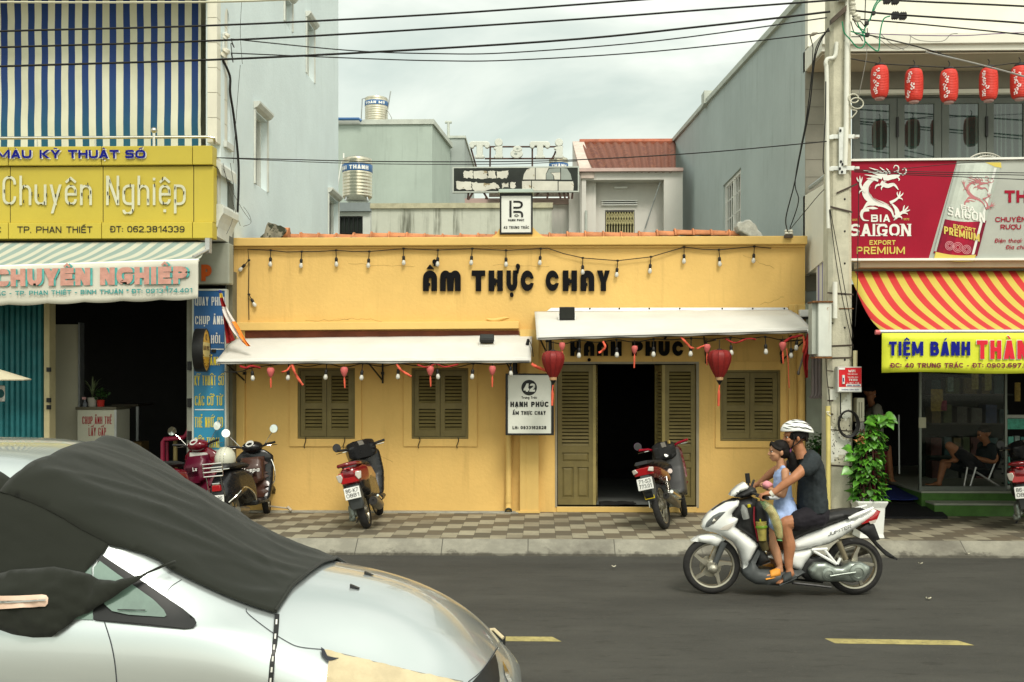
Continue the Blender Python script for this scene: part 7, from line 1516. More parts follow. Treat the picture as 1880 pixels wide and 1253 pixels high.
for k in range(7):a=k*.9;stems.tube([Vector((cx+sin(a+z*1.4)*.085,Yp5+cos(a+z*1.4)*.07,PV+.3+z))for z in[j*.12 for j in range(9)]],.007,5)
stems.tube(spline([pt(1598,800,Yp5),pt(1606,780,Yp5-.02),pt(1618,765,Yp5-.04),pt(1628,762,Yp5-.06)],5),.006,5);obj('stems',stems,mat('brown_stem',(.10,.045,.03),.7,var=.3),t)
leafclump(dd:=MB(),pt(1580,808,Yp5-.1),(.06,.05,.05),26,.06,rn);obj('withered_leaves',dd,mat('withered_leaf',(.34,.16,.06),.7,var=.4,scale=25),t)
zp0,zp1=Z_(974,12.15),Z_(916,Yp5);w0,w1=.135,.175
def sqr(w,z):return[(cx+sx*w,Yp5+sy*w,z)for sx,sy in((-1,-1),(1,-1),(1,1),(-1,1))]
obj('pot',MB().loft([sqr(.145,PV),sqr(.135,PV+.05),sqr(.15,zp1-.08),sqr(.175,zp1-.02),sqr(.178,zp1),sqr(.16,zp1),sqr(.155,zp1-.03)]),mat('white_planter',(.70,.71,.67),.5,var=.06,streak=((.4,.38,.3),.4,.55)),t,bevel=.012)
Ysb=13.6;t=thing('leafy_shrub','dark leafy shrub standing between the yellow shop and the pole','plant',(X_(1502,Ysb),Ysb,PV));a=pt(1502,845,Ysb)
obj('leaves',leafclump(MB(),(a.x,Ysb,a.z),(.17,.15,.36),1100,.055,random.Random(5)),mat('shrub_leaf',(.022,.075,.012),.45,var=.5,scale=11),t);obj('stem',MB().tube([(a.x,Ysb,PV),(a.x+.02,Ysb,a.z+.2)],.02,6),mat('brown_stem',(.10,.045,.03),.7),t)
# ================================================================ BAKERY INTERIOR
M_SHG=mat('shop_glass',(.01,.02,.015),.03,var=0,alpha=.10,spec=.9)
gx=[X_(1687,14.4),X_(1848,14.4)];t=thing('glass_front','tall glass pane of the bakery front in a thin steel frame','glass pane',(gx[0],14.4,SZ));fr=MB();plate(fr,rect(gx[0],gx[1],SZ+.002,3.25),14.38,14.42,[rect(gx[0]+.03,gx[1]-.03,SZ+.06,3.2)]);obj('frame',fr,mat('dull_steel',(.16,.18,.16),.4,metal=.6),t);obj('pane',MB().box(gx[0]+.031,gx[1]-.031,14.395,14.405,SZ+.061,3.19),M_SHG,t)
q=prect(1687,1700,767,786,14.36);obj('lock_plate',MB().box(q[0],q[1],14.355,14.379,q[2],q[3]),mat('lock_ivory',(.42,.42,.30),.5),t)
tag(obj('steel_post',MB().tube([pt(1651,870,14.6),pt(1650,762,14.6)],.012,8),M_STEEL),'thin steel post in the dark opening left of the bakery glass','post')
# shelves and goods
rn=random.Random(21);GC=[(.012,.05,.05),(.04,.06,.012),(.008,.025,.07),(.08,.06,.008),(.045,.05,.04),(.06,.012,.008),(.02,.06,.04)]  # goods colours darkened to stand in for the weak light inside
sh=thing('shop_shelf','wide dim shelf of packaged goods behind the bakery glass','shelf',(X_(1770,16.3),16.3,SZ))
sx0,sx1=X_(1700,16.3),X_(1850,16.3)
for z in(SZ+.35,SZ+.85,SZ+1.3,SZ+1.75,SZ+2.15):obj('board',MB().box(sx0,sx1,16.1,16.5,z-.025,z),mat('dim_board',(.03,.035,.028),.6),sh)
obj('back',MB().box(sx0,sx1,16.5,16.52,SZ,SZ+2.5),mat('dim_back',(.008,.014,.010),.7),sh)
for zi,z in enumerate((SZ,SZ+.35,SZ+.85,SZ+1.3,SZ+1.75)):
 x=sx0+.03;i=0
 while x<sx1-.12:
  w=rn.uniform(.09,.22);h=rn.uniform(.2,.30);c=rn.choice(GC);mb=MB().box(x,x+w,16.12+rn.uniform(0,.05),16.4,z+.001,z+h);mb.box(x+.02,x+w-.02,16.108,16.1095,z+h*.35,z+h*.7)
  tag(obj('goods_box',mb,mat('goods_%d'%GC.index(c),c,.5,var=.25,scale=20)),'dim packaged goods box on the bakery shelf','box','packaged goods on the bakery shelf');x+=w+rn.uniform(.02,.08)
for k,(x,y,w,h,c)in enumerate(((1720,735,22,40,(.22,.17,.03)),(1732,745,12,18,(.16,.03,.05)),(1745,706,10,26,(.12,.2,.16)),(1790,700,12,30,(.24,.22,.06)),(1814,702,12,30,(.20,.2,.05)),(1868,720,10,34,(.3,.22,.05)))):
 q=prect(x-w/2,x+w/2,y-h/2,y+h/2,15.2);tag(obj('hanging_pack',MB().grid(4,6,lambda u,v:Vector((lerp(q[0],q[1],u),15.2-.03*sin(pi*u)*sin(pi*v),lerp(q[2],q[3],v)))),mat('pack_%d'%k,c,.4,var=.3,scale=25),solid=.01),['ochre pack hung highest left behind the bakery glass','small crimson pack over the ochre one','pale green pack hung at the left door side','pale yellow pack hung left of a similar one near the valance','yellow pack hung right of a similar one near the valance','ochre pack hung by the right edge'][k],'pack','packs hanging in the bakery')
Yrk=14.55;q=prect(1846,1884,762,895,Yrk);rk=thing('display_rack','upright white display rack of small teal packs at the right edge','rack',((q[0]+q[1])/2,Yrk,SZ));obj('frame',plate(MB(),rect(q[0],q[1]+.2,SZ+.002,q[3]),Yrk,Yrk+.06,[rect(q[0]+.03,q[1]+.17,SZ+.06,q[3]-.05)]),mat('rack_white',(.34,.36,.33),.5),rk,bevel=.01)
obj('header',MB().box(q[0]+.032,q[1]+.168,Yrk+.01,Yrk+.03,q[3]-.2,q[3]-.055),mat('teal_header',(.05,.30,.22),.5,var=.3,scale=20),rk)
for i in range(5):
 z=lerp(SZ+.08,q[3]-.42,i/4);obj('tray',MB().box(q[0]+.032,q[1]+.168,Yrk+.0,Yrk+.2,z-.02,z),M_BLACK,rk)
 for j in range(5):x=q[0]+.05+j*.085;obj('pack',MB().box(x,x+.07,Yrk+.02,Yrk+.1,z+.001,z+rn.uniform(.10,.15)),mat('pack_teal_%d'%(j%3),((.08,.32,.26),(.16,.22,.20),(.03,.14,.13))[j%3],.5,var=.3,scale=30),rk)
# mats on the ramp
def G3(px,py,z):Y=(EYE-z)*F/(py-HY);return pt(px,py,Y)
a,b_,c,d=G3(1625,898,PV+.20),G3(1686,898,PV+.20),G3(1740,949,PV+.01),G3(1580,949,PV+.01)
tag(obj('ramp',MB().hexa([d+Vector((0,0,-.03)),c+Vector((0,0,-.03)),Vector((b_.x,b_.y,PV-.02)),Vector((a.x,a.y,PV-.02)),d,c,b_,a]),mat('black_rubber_mat',(.012,.012,.014),.7,var=.3,scale=30,bump=.6,bscale=90)),'black ribbed rubber ramp mat leading up to the bakery door','mat')
e_,f_,g,h=G3(1632,893,PV+.235),G3(1674,893,PV+.235),G3(1686,918,PV+.16),G3(1617,919,PV+.16)
mb=MB().grid(6,4,lambda u,v:e_.lerp(f_,u).lerp(h.lerp(g,u),v)+Vector((0,0,.008+.006*sin(u*7))));t=obj('blue_mat',mb,mat('blue_mat',(.008,.018,.11),.8,var=.2,scale=20),solid=.012);tag(t,'dark blue door mat with a pale mark lying at the top of the ramp','mat')
# ================================================================ MOTORBIKES (x forward, y left, z up, rear axle over x = 0)
M_TYRE=mat('tyre_rubber',(.022,.021,.020),.85,var=.2,scale=20,obj=True);M_ALLOY=mat('alloy',(.40,.38,.31),.35,metal=.8,var=.15,scale=12,obj=True);M_CASE=mat('engine_alloy',(.26,.29,.26),.35,metal=.7,var=.2,scale=10,obj=True)
M_PLAS=mat('black_plastic',(.018,.018,.018),.42,var=.15,scale=9,obj=True);M_SEAT=mat('seat_vinyl',(.016,.016,.016),.5,var=.15,bump=.15,bscale=90,obj=True);M_GREYP=mat('grey_plastic_panel',(.055,.06,.06),.5,var=.12,obj=True)
M_BWH=mat('bike_white',(.74,.75,.72),.2,var=.03,coat=.6,obj=True);M_RLENS=mat('red_lens',(.34,.005,.008),.12,var=.05,spec=.8);M_CLENS=mat('clear_lens',(.50,.46,.40),.08,var=.1,spec=.9);M_DLENS=mat('headlamp_glass',(.10,.11,.11),.08,var=.3,scale=15,spec=.9,obj=True)
M_CHR=mat('chrome',(.75,.74,.70),.10,metal=1,var=0);M_PLATE=mat('plate_white',(.70,.70,.66),.5,var=.05);M_EXH=mat('exhaust_steel',(.20,.185,.15),.42,metal=.8,var=.2,scale=9,obj=True)
def wheel(root,x,r,w,spokes,name='wheel',z=None,steer=0.0,px=0.0):
 z=r if z is None else z;c=Vector((x,0,z));tw=w/2;n0=len(bpy.data.objects)
 ty=MB().lathe([(r*.78,-tw*.8),(r*.86,-tw),(r*.95,-tw*.82),(r*.992,-tw*.4),(r,0),(r*.992,tw*.4),(r*.95,tw*.82),(r*.86,tw),(r*.78,tw*.8)],c,(0,1,0),44,caps=False)
 rm=MB().lathe([(r*.80,-tw*.72),(r*.73,-tw*.62),(r*.70,-tw*.3),(r*.70,tw*.3),(r*.73,tw*.62),(r*.80,tw*.72)],c,(0,1,0),44,caps=False)
 sp=MB()
 if spokes=='cast':
  for k in range(5):
   a=2*pi*k/5+.35;P=[]
   for t in(0,.5,1):rr=lerp(r*.14,r*.74,t);aa=a+.22*t;P.append(c+Vector((cos(aa)*rr,0,sin(aa)*rr)))
   nn=Vector((-sin(a),0,cos(a)))
   for i in range(2):
    w0,w1=(.030,.017)if i==0 else(.017,.014);q0,q1=P[i],P[i+1];d=.018
    sp.hexa([q0-nn*w0+Vector((0,-d,0)),q1-nn*w1+Vector((0,-d,0)),q1+nn*w1+Vector((0,-d,0)),q0+nn*w0+Vector((0,-d,0)),q0-nn*w0+Vector((0,d,0)),q1-nn*w1+Vector((0,d,0)),q1+nn*w1+Vector((0,d,0)),q0+nn*w0+Vector((0,d,0))])
 else:
  for k in range(28):a=2*pi*k/28;b_=a+(.35 if k%2 else-.35);sp.tube([c+Vector((cos(a)*.045,.03*(1 if k%4<2 else-1),sin(a)*.045)),c+Vector((cos(b_)*r*.72,0,sin(b_)*r*.72))],.0035,4)
 sp.lathe([(.035,-.06),(.05,-.055),(.05,.055),(.035,.06)],c,(0,1,0),18)
 if steer:
  R=Matrix.Rotation(steer,3,'Z');o=Vector((px,0,0))
  for m_ in(ty,rm,sp):m_.mod(lambda p:o+R@(p-o))
 wo=obj(name,ty,M_TYRE,root,smooth=True);obj('rim',rm,M_ALLOY,wo,smooth=True);obj('spokes',sp,M_ALLOY,wo)
 return wo
def pbody(name,root,outl,w,m,R=.06,step=.03,y0=0.0,fn=None,base=.3,sides=(1,-1),xf=None):
 mb=pillow(MB(),outl,w,R,step,y0,fn,base,sides)
 if xf:mb.mod(xf)
 return obj(name,mb,m,root,smooth=55)
def lean_place(root,loc,yaw,lean):root.location=loc;root.rotation_euler=(lean,0,yaw)
# ---- white scooter in the road, traced from its side view and given real width
def q(X,Y):return((1173-X)/682.3,(1201-Y)/682.3)
def qs(*L):return[q(*p)for p in L]
wb=thing('scooter','white step through scooter ridden along the road by a man and a girl','scooter',(0,0,0),'parked and ridden motorbikes')
wheel(wb,0,.262,.10,'cast',z=.262);FX,FZ=q(284,1035);wheel(wb,FX,.264,.085,'cast',z=.264)
nar=lambda x,z:max(.35,min(1,1-(x-.95)*1.0))if x>.95 else 1
cowl=pbody('front_cowl',wb,qs((218,772),(232,735),(262,695),(310,658),(370,622),(445,607),(448,640),(424,662),(404,690),(402,706),(440,694),(466,690),(440,740),(420,768),(470,806),(520,840),(562,873),(564,892),(545,925),(492,1022),(470,1036),(474,1000),(452,925),(415,872),(360,838),(300,812),(246,800),(224,790)),.185,M_BWH,.10,.03,fn=nar,base=.55)
pbody('nose_panel',wb,qs((285,676),(340,632),(420,598),(455,598),(450,612),(372,628),(312,664)),.10,M_PLAS,.05,.025)
for s_,ss in((1,(1,)),(-1,(-1,))):
 k=MB();pillow(k,qs((230,776),(240,742),(280,700),(318,678),(356,672),(330,702),(292,744),(252,770)),.012,.03,.02,0,None,.5,ss);k.mod(lambda p:Vector((p.x,p.y+s_*.183*nar(p.x,p.z)*.96,p.z)));obj('headlight',k,M_DLENS,wb,smooth=50)
 k=MB();pillow(k,qs((268,744),(288,712),(318,702),(300,730),(280,752)),.012,.02,.02,0,None,.6,ss);k.mod(lambda p:Vector((p.x,p.y+s_*.188*nar(p.x,p.z)*.98,p.z)));obj('headlight_reflector',k,M_CHR,wb,smooth=50)
 k=MB();pillow(k,qs((316,786),(350,760),(404,738),(396,764),(370,786)),.012,.02,.02,0,None,.6,ss);k.mod(lambda p:Vector((p.x,p.y+s_*.180*nar(p.x,p.z),p.z)));obj('turn_signal',k,M_CLENS,wb,smooth=50)
pbody('front_fender',wb,qs((154,868),(180,848),(225,830),(290,820),(338,830),(364,858),(334,884),(312,902),(268,886),(205,872)),.075,M_BWH,.06,.025,base=.6)
fk=MB()
for y in(.075,-.075):fk.tube([(*q(355,870)[:1],y,q(355,870)[1]),(FX,y,FZ)],[.028,.026],12)
obj('fork',fk,M_GREYP,wb,smooth=True);obj('brake_disc',MB().lathe([(.10,-.003),(.10,.003)],(FX,-.06,FZ),(0,1,0),28),M_ALLOY,wb);obj('hub_cap',MB().lathe([(.045,0),(.03,.015),(.012,.022)],(FX,.095,FZ),(0,1,0),16).box(FX-.03,FX+.05,.085,.1,FZ-.01,FZ+.06),M_ALLOY,wb)
hc=pbody('handlebar_cowl',wb,qs((396,580),(414,553),(450,520),(488,497),(510,520),(505,540),(460,556),(420,584)),.105,M_BWH,.05,.02,base=.6);pbody('instrument_panel',wb,qs((420,586),(462,558),(512,526),(548,530),(560,556),(520,580),(470,592)),.11,M_PLAS,.04,.02,base=.7)
hb_=MB();GX,GZ=q(556,572)
for s_ in(1,-1):hb_.tube([(GX+.06,s_*.06,GZ+.02),(GX+.03,s_*.2,GZ+.02),(GX-.01,s_*.24,GZ+.005)],.013,8)
ho=obj('handlebar',hb_,M_PLAS,wb)
for s_ in(1,-1):obj('grip',MB().tube([(GX-.01,s_*.235,GZ+.005),(GX-.04,s_*.36,GZ)],.018,12),M_PLAS,ho);obj('brake_lever',MB().tube([(GX+.02,s_*.21,GZ+.01),(GX+.055,s_*.27,GZ+.002),(GX+.025,s_*.36,GZ-.006)],.006,6),M_CHR,ho)
mx,mz=q(542,490);obj('mirror_stub',MB().tube([(GX+.02,-.18,GZ+.01),(mx,-.2,mz-.03)],.01,6).tube([(mx,-.2,mz-.04),(mx+.01,-.2,mz+.05)],.022,10),M_PLAS,wb)
obj('mirror_stub',MB().tube([(GX+.03,-.05,GZ+.03),(GX+.0,-.08,GZ+.10),(GX-.02,-.14,GZ+.11)],.012,6),M_PLAS,wb)
inner=pbody('inner_shield',wb,qs((404,700),(450,612),(540,590),(560,640),(560,760),(590,900),(640,985),(560,1020),(545,925),(564,890),(520,838),(420,768),(440,738)),.15,M_PLAS,.05,.03,base=.7)
pbody('floorboard',wb,qs((468,1036),(492,1022),(556,906),(574,922),(540,996),(566,1036),(700,1046),(830,1036),(848,1048),(760,1112),(680,1130),(540,1122),(492,1096),(472,1066)),.18,M_GREYP,.05,.03,base=.8)
pbody('lower_side_cover',wb,qs((616,956),(700,938),(790,926),(902,904),(908,930),(880,962),(852,1000),(832,1040),(770,1022),(690,985)),.125,M_BWH,.05,.03,base=.75)
pbody('rear_body',wb,qs((770,862),(850,822),(1000,768),(1120,722),(1230,684),(1275,660),(1308,668),(1318,688),(1250,732),(1150,792),(1070,842),(1000,876),(900,900),(810,916),(768,920)),.15,M_BWH,.07,.03,fn=lambda x,z:1 if x>.2 else max(.4,1-(.2-x)*1.3),base=.6)
pbody('seat',wb,qs((690,748),(800,722),(900,706),(1000,680),(1120,664),(1232,662),(1190,690),(1110,722),(1000,764),(870,816),(780,860),(742,850),(700,800)),.135,M_SEAT,.06,.03,base=.6)
for s_ in(1,-1):obj('grab_rail',MB().tube([(*(lambda a:(a[0],s_*.12,a[1]))(q(1118,714)),),(*(lambda a:(a[0],s_*.13,a[1]))(q(1170,690)),),(*(lambda a:(a[0],s_*.09,a[1]))(q(1276,650)),)],[.013,.02,.012],8),M_BWH,wb,smooth=True)
pbody('tail_light',wb,qs((1206,754),(1268,706),(1310,666),(1323,672),(1302,724),(1266,736)),.09,M_RLENS,.03,.02,base=.9);pbody('rear_signal',wb,qs((1250,736),(1300,722),(1290,744),(1262,752)),.095,M_CLENS,.02,.02,base=.9)
pbody('rear_fender',wb,qs((1195,792),(1250,752),(1290,755),(1326,850),(1300,858),(1345,905),(1437,972),(1432,980),(1385,965),(1330,912),(1270,842)),.07,M_PLAS,.04,.025,base=.8)
pbody('hugger',wb,qs((1085,862),(1150,852),(1200,868),(1160,872),(1110,880)),.06,M_PLAS,.03,.02,base=.8)
pbody('engine_case',wb,qs((868,1030),(905,988),(980,985),(1030,1012),(1075,1016),(1120,985),(1195,982),(1245,1008),(1252,1045),(1215,1090),(1140,1112),(1080,1104),(1020,1108),(950,1106),(895,1088),(874,1060)),.055,M_CASE,.035,.025,y0=.10,base=.5)
ec=MB()
for X,Y,r in((988,1056,.062),(1168,1045,.080)):x,z=q(X,Y);ec.lathe([(r,0),(r*.95,.014),(r*.6,.022),(r*.55,.012),(.01,.016)],(x,.150,z),(0,1,0),24)
x,z=q(1150,1030);ec.tube([(*q(1150,1042)[:1],.175,q(1150,1042)[1]),(*q(1080,1050)[:1],.185,q(1080,1050)[1]),(*q(990,1064)[:1],.19,q(990,1064)[1])],.011,8);obj('engine_covers',ec,M_CASE,wb,smooth=50)
pbody('engine_block',wb,qs((850,960),(980,950),(1080,1000),(1080,1060),(960,1120),(860,1100),(820,1050)),.09,M_PLAS,.04,.03,base=.8)
st=MB()
for a,b_ in(((900,915),(1042,996)),((968,908),(1040,996)),((890,908),(985,902)),((1046,996),(1066,958))):st.tube([(q(*a)[0],.13,q(*a)[1]),(q(*b_)[0],.13,q(*b_)[1])],.014,8)
obj('hanger_bracket',st,M_BWH,wb,smooth=True);obj('rear_shock',MB().tube([(q(1056,858)[0],.12,q(1056,858)[1]),(q(1100,968)[0],.125,q(1100,968)[1])],.026,12),mat('shock_bronze',(.20,.17,.11),.4,metal=.5),wb,smooth=True)
obj('muffler',MB().tube([(q(880,1080)[0],-.1,q(880,1080)[1]),(q(1000,1060)[0],-.14,q(1000,1060)[1]),(q(1060,1000)[0],-.16,q(1060,1000)[1]),(q(1300,930)[0],-.17,q(1300,930)[1])],[.02,.03,.055,.05],14),M_EXH,wb,smooth=True);pbody('muffler_guard',wb,qs((1100,940),(1120,922),(1160,914),(1180,930),(1140,945)),.01,M_BWH,.01,.02,y0=-.22)
obj('stand',MB().tube([(q(770,1118)[0],.1,q(770,1118)[1]),(q(900,1130)[0],.11,q(900,1130)[1]),(q(1010,1142)[0],.12,q(1010,1142)[1])],.012,6).tube([(q(800,1120)[0],-.1,q(800,1120)[1]),(q(1000,1140)[0],-.1,q(1000,1140)[1])],.012,6),M_PLAS,wb)
lm=MB();o=q(985,822);e=q(1128,768);d=Vector((e[0]-o[0],0,e[1]-o[1]));put_text3(lm,'JUPITER',(o[0],.158,o[1]),d.normalized(),Vector((-d.z,0,d.x)).normalized()*-1 if False else Vector((d.z,0,-d.x)).normalized(),d.length,.032,t=.16,wd=1.1,nrm=(0,1,0),slant=.25);obj('lettering',lm,M_TXT,wb,weld=False)
YB=9.62;bx=pt(1567,1085,YB);WBM=Matrix.Translation((bx.x,YB,.0))@Matrix.Rotation(pi,4,'Z');wb.location=(bx.x,YB,0);wb.rotation_euler=(0,0,pi)
def WL(X,Y,y=0.0):x,z=q(X,Y);return WBM@Vector((x,y,z)) # world point of a spot on the white scooter
# things carried on the scooter
mb=pillow(MB(),qs((528,640),(556,612),(604,622),(624,690),(634,850),(612,920),(572,900),(542,800),(518,720)),.13,.06,.03,base=.5);mb.mod(lambda p:WBM@(p+Vector((0,.06,0))));bg=thing('backpack','black backpack with a red edge hung behind the white scooter front','bag',WL(575,920,.06));obj('body',mb,M_SEAT,bg,smooth=60);obj('red_piping',MB().tube(spline([WL(530,640,.16),WL(524,720,.19),WL(540,800,.19),WL(552,850,.17)],6),.008,6),mat('red_piping',(.25,.01,.02),.5),bg);obj('strap',MB().tube(spline([WL(556,612,.06),WL(570,585,.03),WL(604,622,.06)],6),.012,6),M_SEAT,bg)
M_CUPY=mat('cup_sleeve',(.30,.25,.06),.5,var=.2,scale=30);t=thing('drink_cup','takeaway cup with a green lid and straw in the scooter cup holder','cup',WL(590,905,.19));obj('cup',MB().lathe([(.034,0),(.046,.13),(.05,.17)],WL(575,830,.2)-Vector((0,0,.02)),(-.08,0,1),18),M_CUPY,t,smooth=40);obj('lid',MB().lathe([(.054,.0),(.056,.012),(.05,.022),(.02,.026)],WL(569,765,.2)-Vector((0,0,.0)),(-.08,0,1),18),mat('green_lid',(.12,.22,.01),.4),t,smooth=40);obj('straw',MB().tube([WL(566,750,.2),WL(560,712,.2)],.007,6),mat('lime_straw',(.45,.48,.04),.4),t);obj('holder',MB().tube([WL(580,850,.17),WL(600,905,.16)],[.04,.032],12),mat('brown_sleeve',(.07,.055,.02),.6),t)
t=thing('water_bottle','clear water bottle with a yellow cap in the scooter front pocket','bottle',WL(470,720,.17));obj('bottle',MB().lathe([(.03,0),(.033,.02),(.031,.09),(.014,.12),(.013,.13)],WL(478,712,.18),(-.25,0,1),16),mat('clear_bottle',(.35,.36,.34),.08,alpha=.55,var=.2,spec=.8),t,smooth=40);obj('cap',MB().lathe([(.016,0),(.016,.022),(.01,.026)],WL(497,640,.18),(-.25,0,1),14),mat('yellow_cap',(.50,.42,.01),.4),t,smooth=40)
t=thing('bread_bag','long loaf in a green tinted plastic bag hanging from the scooter handlebar','bag',WL(670,845,.2));P=spline([WL(556,596,.24),WL(592,625,.25),WL(628,670,.26),WL(655,740,.26),WL(672,810,.25),WL(672,838,.25)],6);n_=len(P);R5=[.010+.036*sin(pi*min(1,(i/(n_-1))*1.06))**.6*(1 if i<n_-3 else.6)for i in range(n_)]
mb=MB().tube(P,R5,14);mb.mod(lambda p:p+Vector((noise.noise(p*30),noise.noise(p*30+Vector((9,0,0))),noise.noise(p*26)))*.007);obj('bag',mb,mat('green_tinted_film',(.42,.52,.26),.18,alpha=.42,var=.3,scale=15,spec=.7),t,smooth=70);mb=MB().tube(P[7:-4],[r*.80 for r in R5[7:-4]],12);mb.mod(lambda p:p+Vector((noise.noise(p*22),noise.noise(p*22+Vector((9,0,0))),0))*.006);obj('loaf',mb,mat('bread_crust',(.50,.27,.08),.7,var=.25,scale=18),t,smooth=70);obj('knot',MB().tube([P[-3],P[-1]],[.012,.03],10).tube([P[0],P[4]],[.008,.022],8),mat('green_film',(.16,.40,.15),.3,var=.2),t,smooth=60)
# ---- parked motorbikes
def plate_no(root,c,wdt,h,lines,tilt,rx=0.0):
 t=MB().box(-.006,.004,-wdt/2,wdt/2,-h/2,h/2);L=MB()
 for i,s_ in enumerate(lines):put_text3(L,s_,(-.008,wdt*.40,h*(.06-.42*i)),(0,-1,0),(0,0,1),wdt*.80,h*.33,t=.13,wd=.8,nrm=(-1,0,0))
 R=Matrix.Rotation(tilt,3,'Y');c=Vector(c)
 for m_ in(t,L):m_.mod(lambda p:c+R@p)
 po=obj('number_plate',t,M_PLATE,root,bevel=.003);obj('plate_lettering',L,M_TXT,po,weld=False)
def bars(root,x,z,col,half=.34,st=.0,lev=M_CHR,up=.04,gripm=M_PLAS,mirrors=((1,1),(-1,1)),mm=M_PLAS,mr=.06,mh=.2,lens=None):
 R=Matrix.Rotation(st,3,'Z');o=Vector((x,0,z));T=lambda*p:o+R@Vector(p)
 b_=obj('handlebar',MB().tube([T(0,half*.45,0),T(0,0,-.01),T(0,-half*.45,0)],.013,8),M_PLAS,root)
 for s_ in(1,-1):
  obj('grip',MB().tube([T(0,s_*half*.45,0),T(-.02,s_*half*.62,up*.6),T(-.07,s_*half,up)],[.014,.018,.017],10),gripm,b_,smooth=True);obj('brake_lever',MB().tube([T(.03,s_*half*.5,.0),T(.06,s_*half*.75,.0),T(.02,s_*half*1.02,.0)],.006,6),lev,b_)
 for s_,on in mirrors:
  if not on:continue
  m_=obj('mirror',MB().tube([T(0,s_*half*.5,.01),T(-.02,s_*half*.72,mh*.55),T(-.03,s_*half*.95,mh)],.006,6).lathe([(.004,-.02),(mr,-.008),(mr*1.04,0),(mr*.98,.006)],T(-.05,s_*half*1.0,mh+.03),R@Vector((-1,-s_*.15,.1)),20),mm,root);obj('mirror_glass',MB().lathe([(mr*.93,.0),(.001,.001)],T(-.05,s_*half*1.0,mh+.03)+(R@Vector((-1,-s_*.15,.1))).normalized()*.008,R@Vector((-1,-s_*.15,.1)),20,caps=False),lens or mat('mirror_glass',(.7,.73,.70),.03,metal=1,var=0),m_)
 return T
def underpin(root,wbz,r,spk,steer,w=.085):
 wheel(root,0,r,w,spk);wheel(root,wbz,r,w*.9,spk,steer=steer,px=wbz-.05)
def kickstand(root,x=.55):obj('side_stand',MB().tube([(x,.09,.22),(x-.08,.22,.03)],.011,6),M_PLAS,root)
# A: black and red scooter
M_RSC=mat('scooter_red',(.16,.005,.009),.18,var=.05,coat=.7,obj=True);M_BSC=mat('scooter_black',(.010,.010,.011),.28,var=.1,coat=.2,obj=True)
A=thing('scooter','black and red scooter parked nose in below the first window, seen from behind','scooter',(0,0,0),'parked and ridden motorbikes');underpin(A,1.22,.235,'cast',.35,.10)
tw=lambda x,z:max(.35,min(1,.55+(x+.42)*1.4))if x<0 else 1
pbody('lower_body',A,[(-.32,.52),(-.1,.40),(.25,.34),(.55,.30),(.6,.42),(.5,.62),(.1,.68),(-.36,.70)],.17,M_BSC,.09,fn=tw,base=.6);pbody('tail_cowl',A,[(-.46,.72),(-.40,.60),(-.2,.56),(.15,.58),(.45,.52),(.52,.62),(.3,.76),(-.1,.80),(-.42,.80)],.185,M_RSC,.09,fn=tw,base=.6)
pbody('seat',A,[(-.26,.79),(.0,.76),(.35,.73),(.56,.70),(.58,.76),(.4,.81),(.1,.84),(-.2,.86)],.135,M_SEAT,.06,base=.6);obj('grab_rail',MB().tube([(-.15,.12,.82),(-.42,.10,.84),(-.46,0,.845),(-.42,-.10,.84),(-.15,-.12,.82)],[.018,.024,.026,.024,.018],10),M_RSC,A,smooth=True)
def tail(nm,root,mm,yz_,x0,x1=None,th=.03,bx=.35):
 mb=MB().prism([(x0+bx*abs(y)**1.5*2,y,z)for y,z in yz_],(th,0,0));return obj(nm,mb,mm,root,bevel=.008,smooth=30)
tail('tail_light',A,M_RLENS,[(-.15,.70),(-.10,.62),(.10,.62),(.15,.70),(.12,.755),(-.12,.755)],-.475)
for s_ in(1,-1):tail('turn_signal',A,M_CLENS,[(s_*.155,.735),(s_*.14,.655),(s_*.105,.64),(s_*.075,.70),(s_*.09,.745)],-.485,th=.02)
pbody('rear_fender',A,[(-.40,.60),(-.20,.60),(-.18,.45),(-.30,.28),(-.42,.30),(-.46,.45)],.085,M_GREYP,.04,base=.7);plate_no(A,(-.475,0,.50),.19,.14,('86-K7','0881'),.12)
mf=obj('muffler',MB().tube([(.45,-.1,.2),(.2,-.17,.22),(.05,-.19,.25),(-.28,-.20,.33),(-.34,-.20,.345)],[.02,.035,.065,.065,.05],16),M_EXH,A,smooth=True);obj('tailpipe',MB().lathe([(.05,0),(.052,.01),(.016,.012),(.012,-.03)],(-.345,-.2,.346),(-1,0,.2),18),mat('soot',(.02,.018,.016),.8),mf);obj('muffler_guard',MB().tube([(.05,-.235,.32),(-.2,-.245,.385)],.014,8),M_CHR,mf)
pbody('engine_case',A,[(-.12,.17),(.3,.15),(.45,.22),(.4,.34),(.1,.36),(-.1,.33)],.05,M_CASE,.03,y0=.12);obj('engine_foot',MB().box(.0,.12,.12,.2,.12,.2),M_CASE,A,bevel=.02);kickstand(A)
pbody('leg_shield',A,[(.78,.26),(.95,.30),(1.02,.55),(1.04,.80),(1.0,.92),(.90,.93),(.88,.6),(.80,.40)],.22,M_BSC,.08,fn=lambda x,z:.75+.25*min(1,max(0,(z-.3)/.3)),base=.55);pbody('front_panel',A,[(.93,.35),(1.1,.45),(1.16,.70),(1.06,.92),(1.0,.9),(1.02,.55)],.20,M_RSC,.08,base=.4);pbody('floorboard',A,[(.5,.24),(.85,.24),(.88,.32),(.5,.34)],.19,M_PLAS,.04,base=.8)
pbody('front_fender',A,[(1.03,.44),(1.2,.51),(1.38,.44),(1.42,.33),(1.3,.42),(1.14,.42)],.065,M_RSC,.04,base=.7)
T=bars(A,.86,.95,M_BSC,.32,.38,mirrors=((1,1),),mr=.055,mh=.05,lens=M_PLAS);R=Matrix.Rotation(.38,3,'Z')
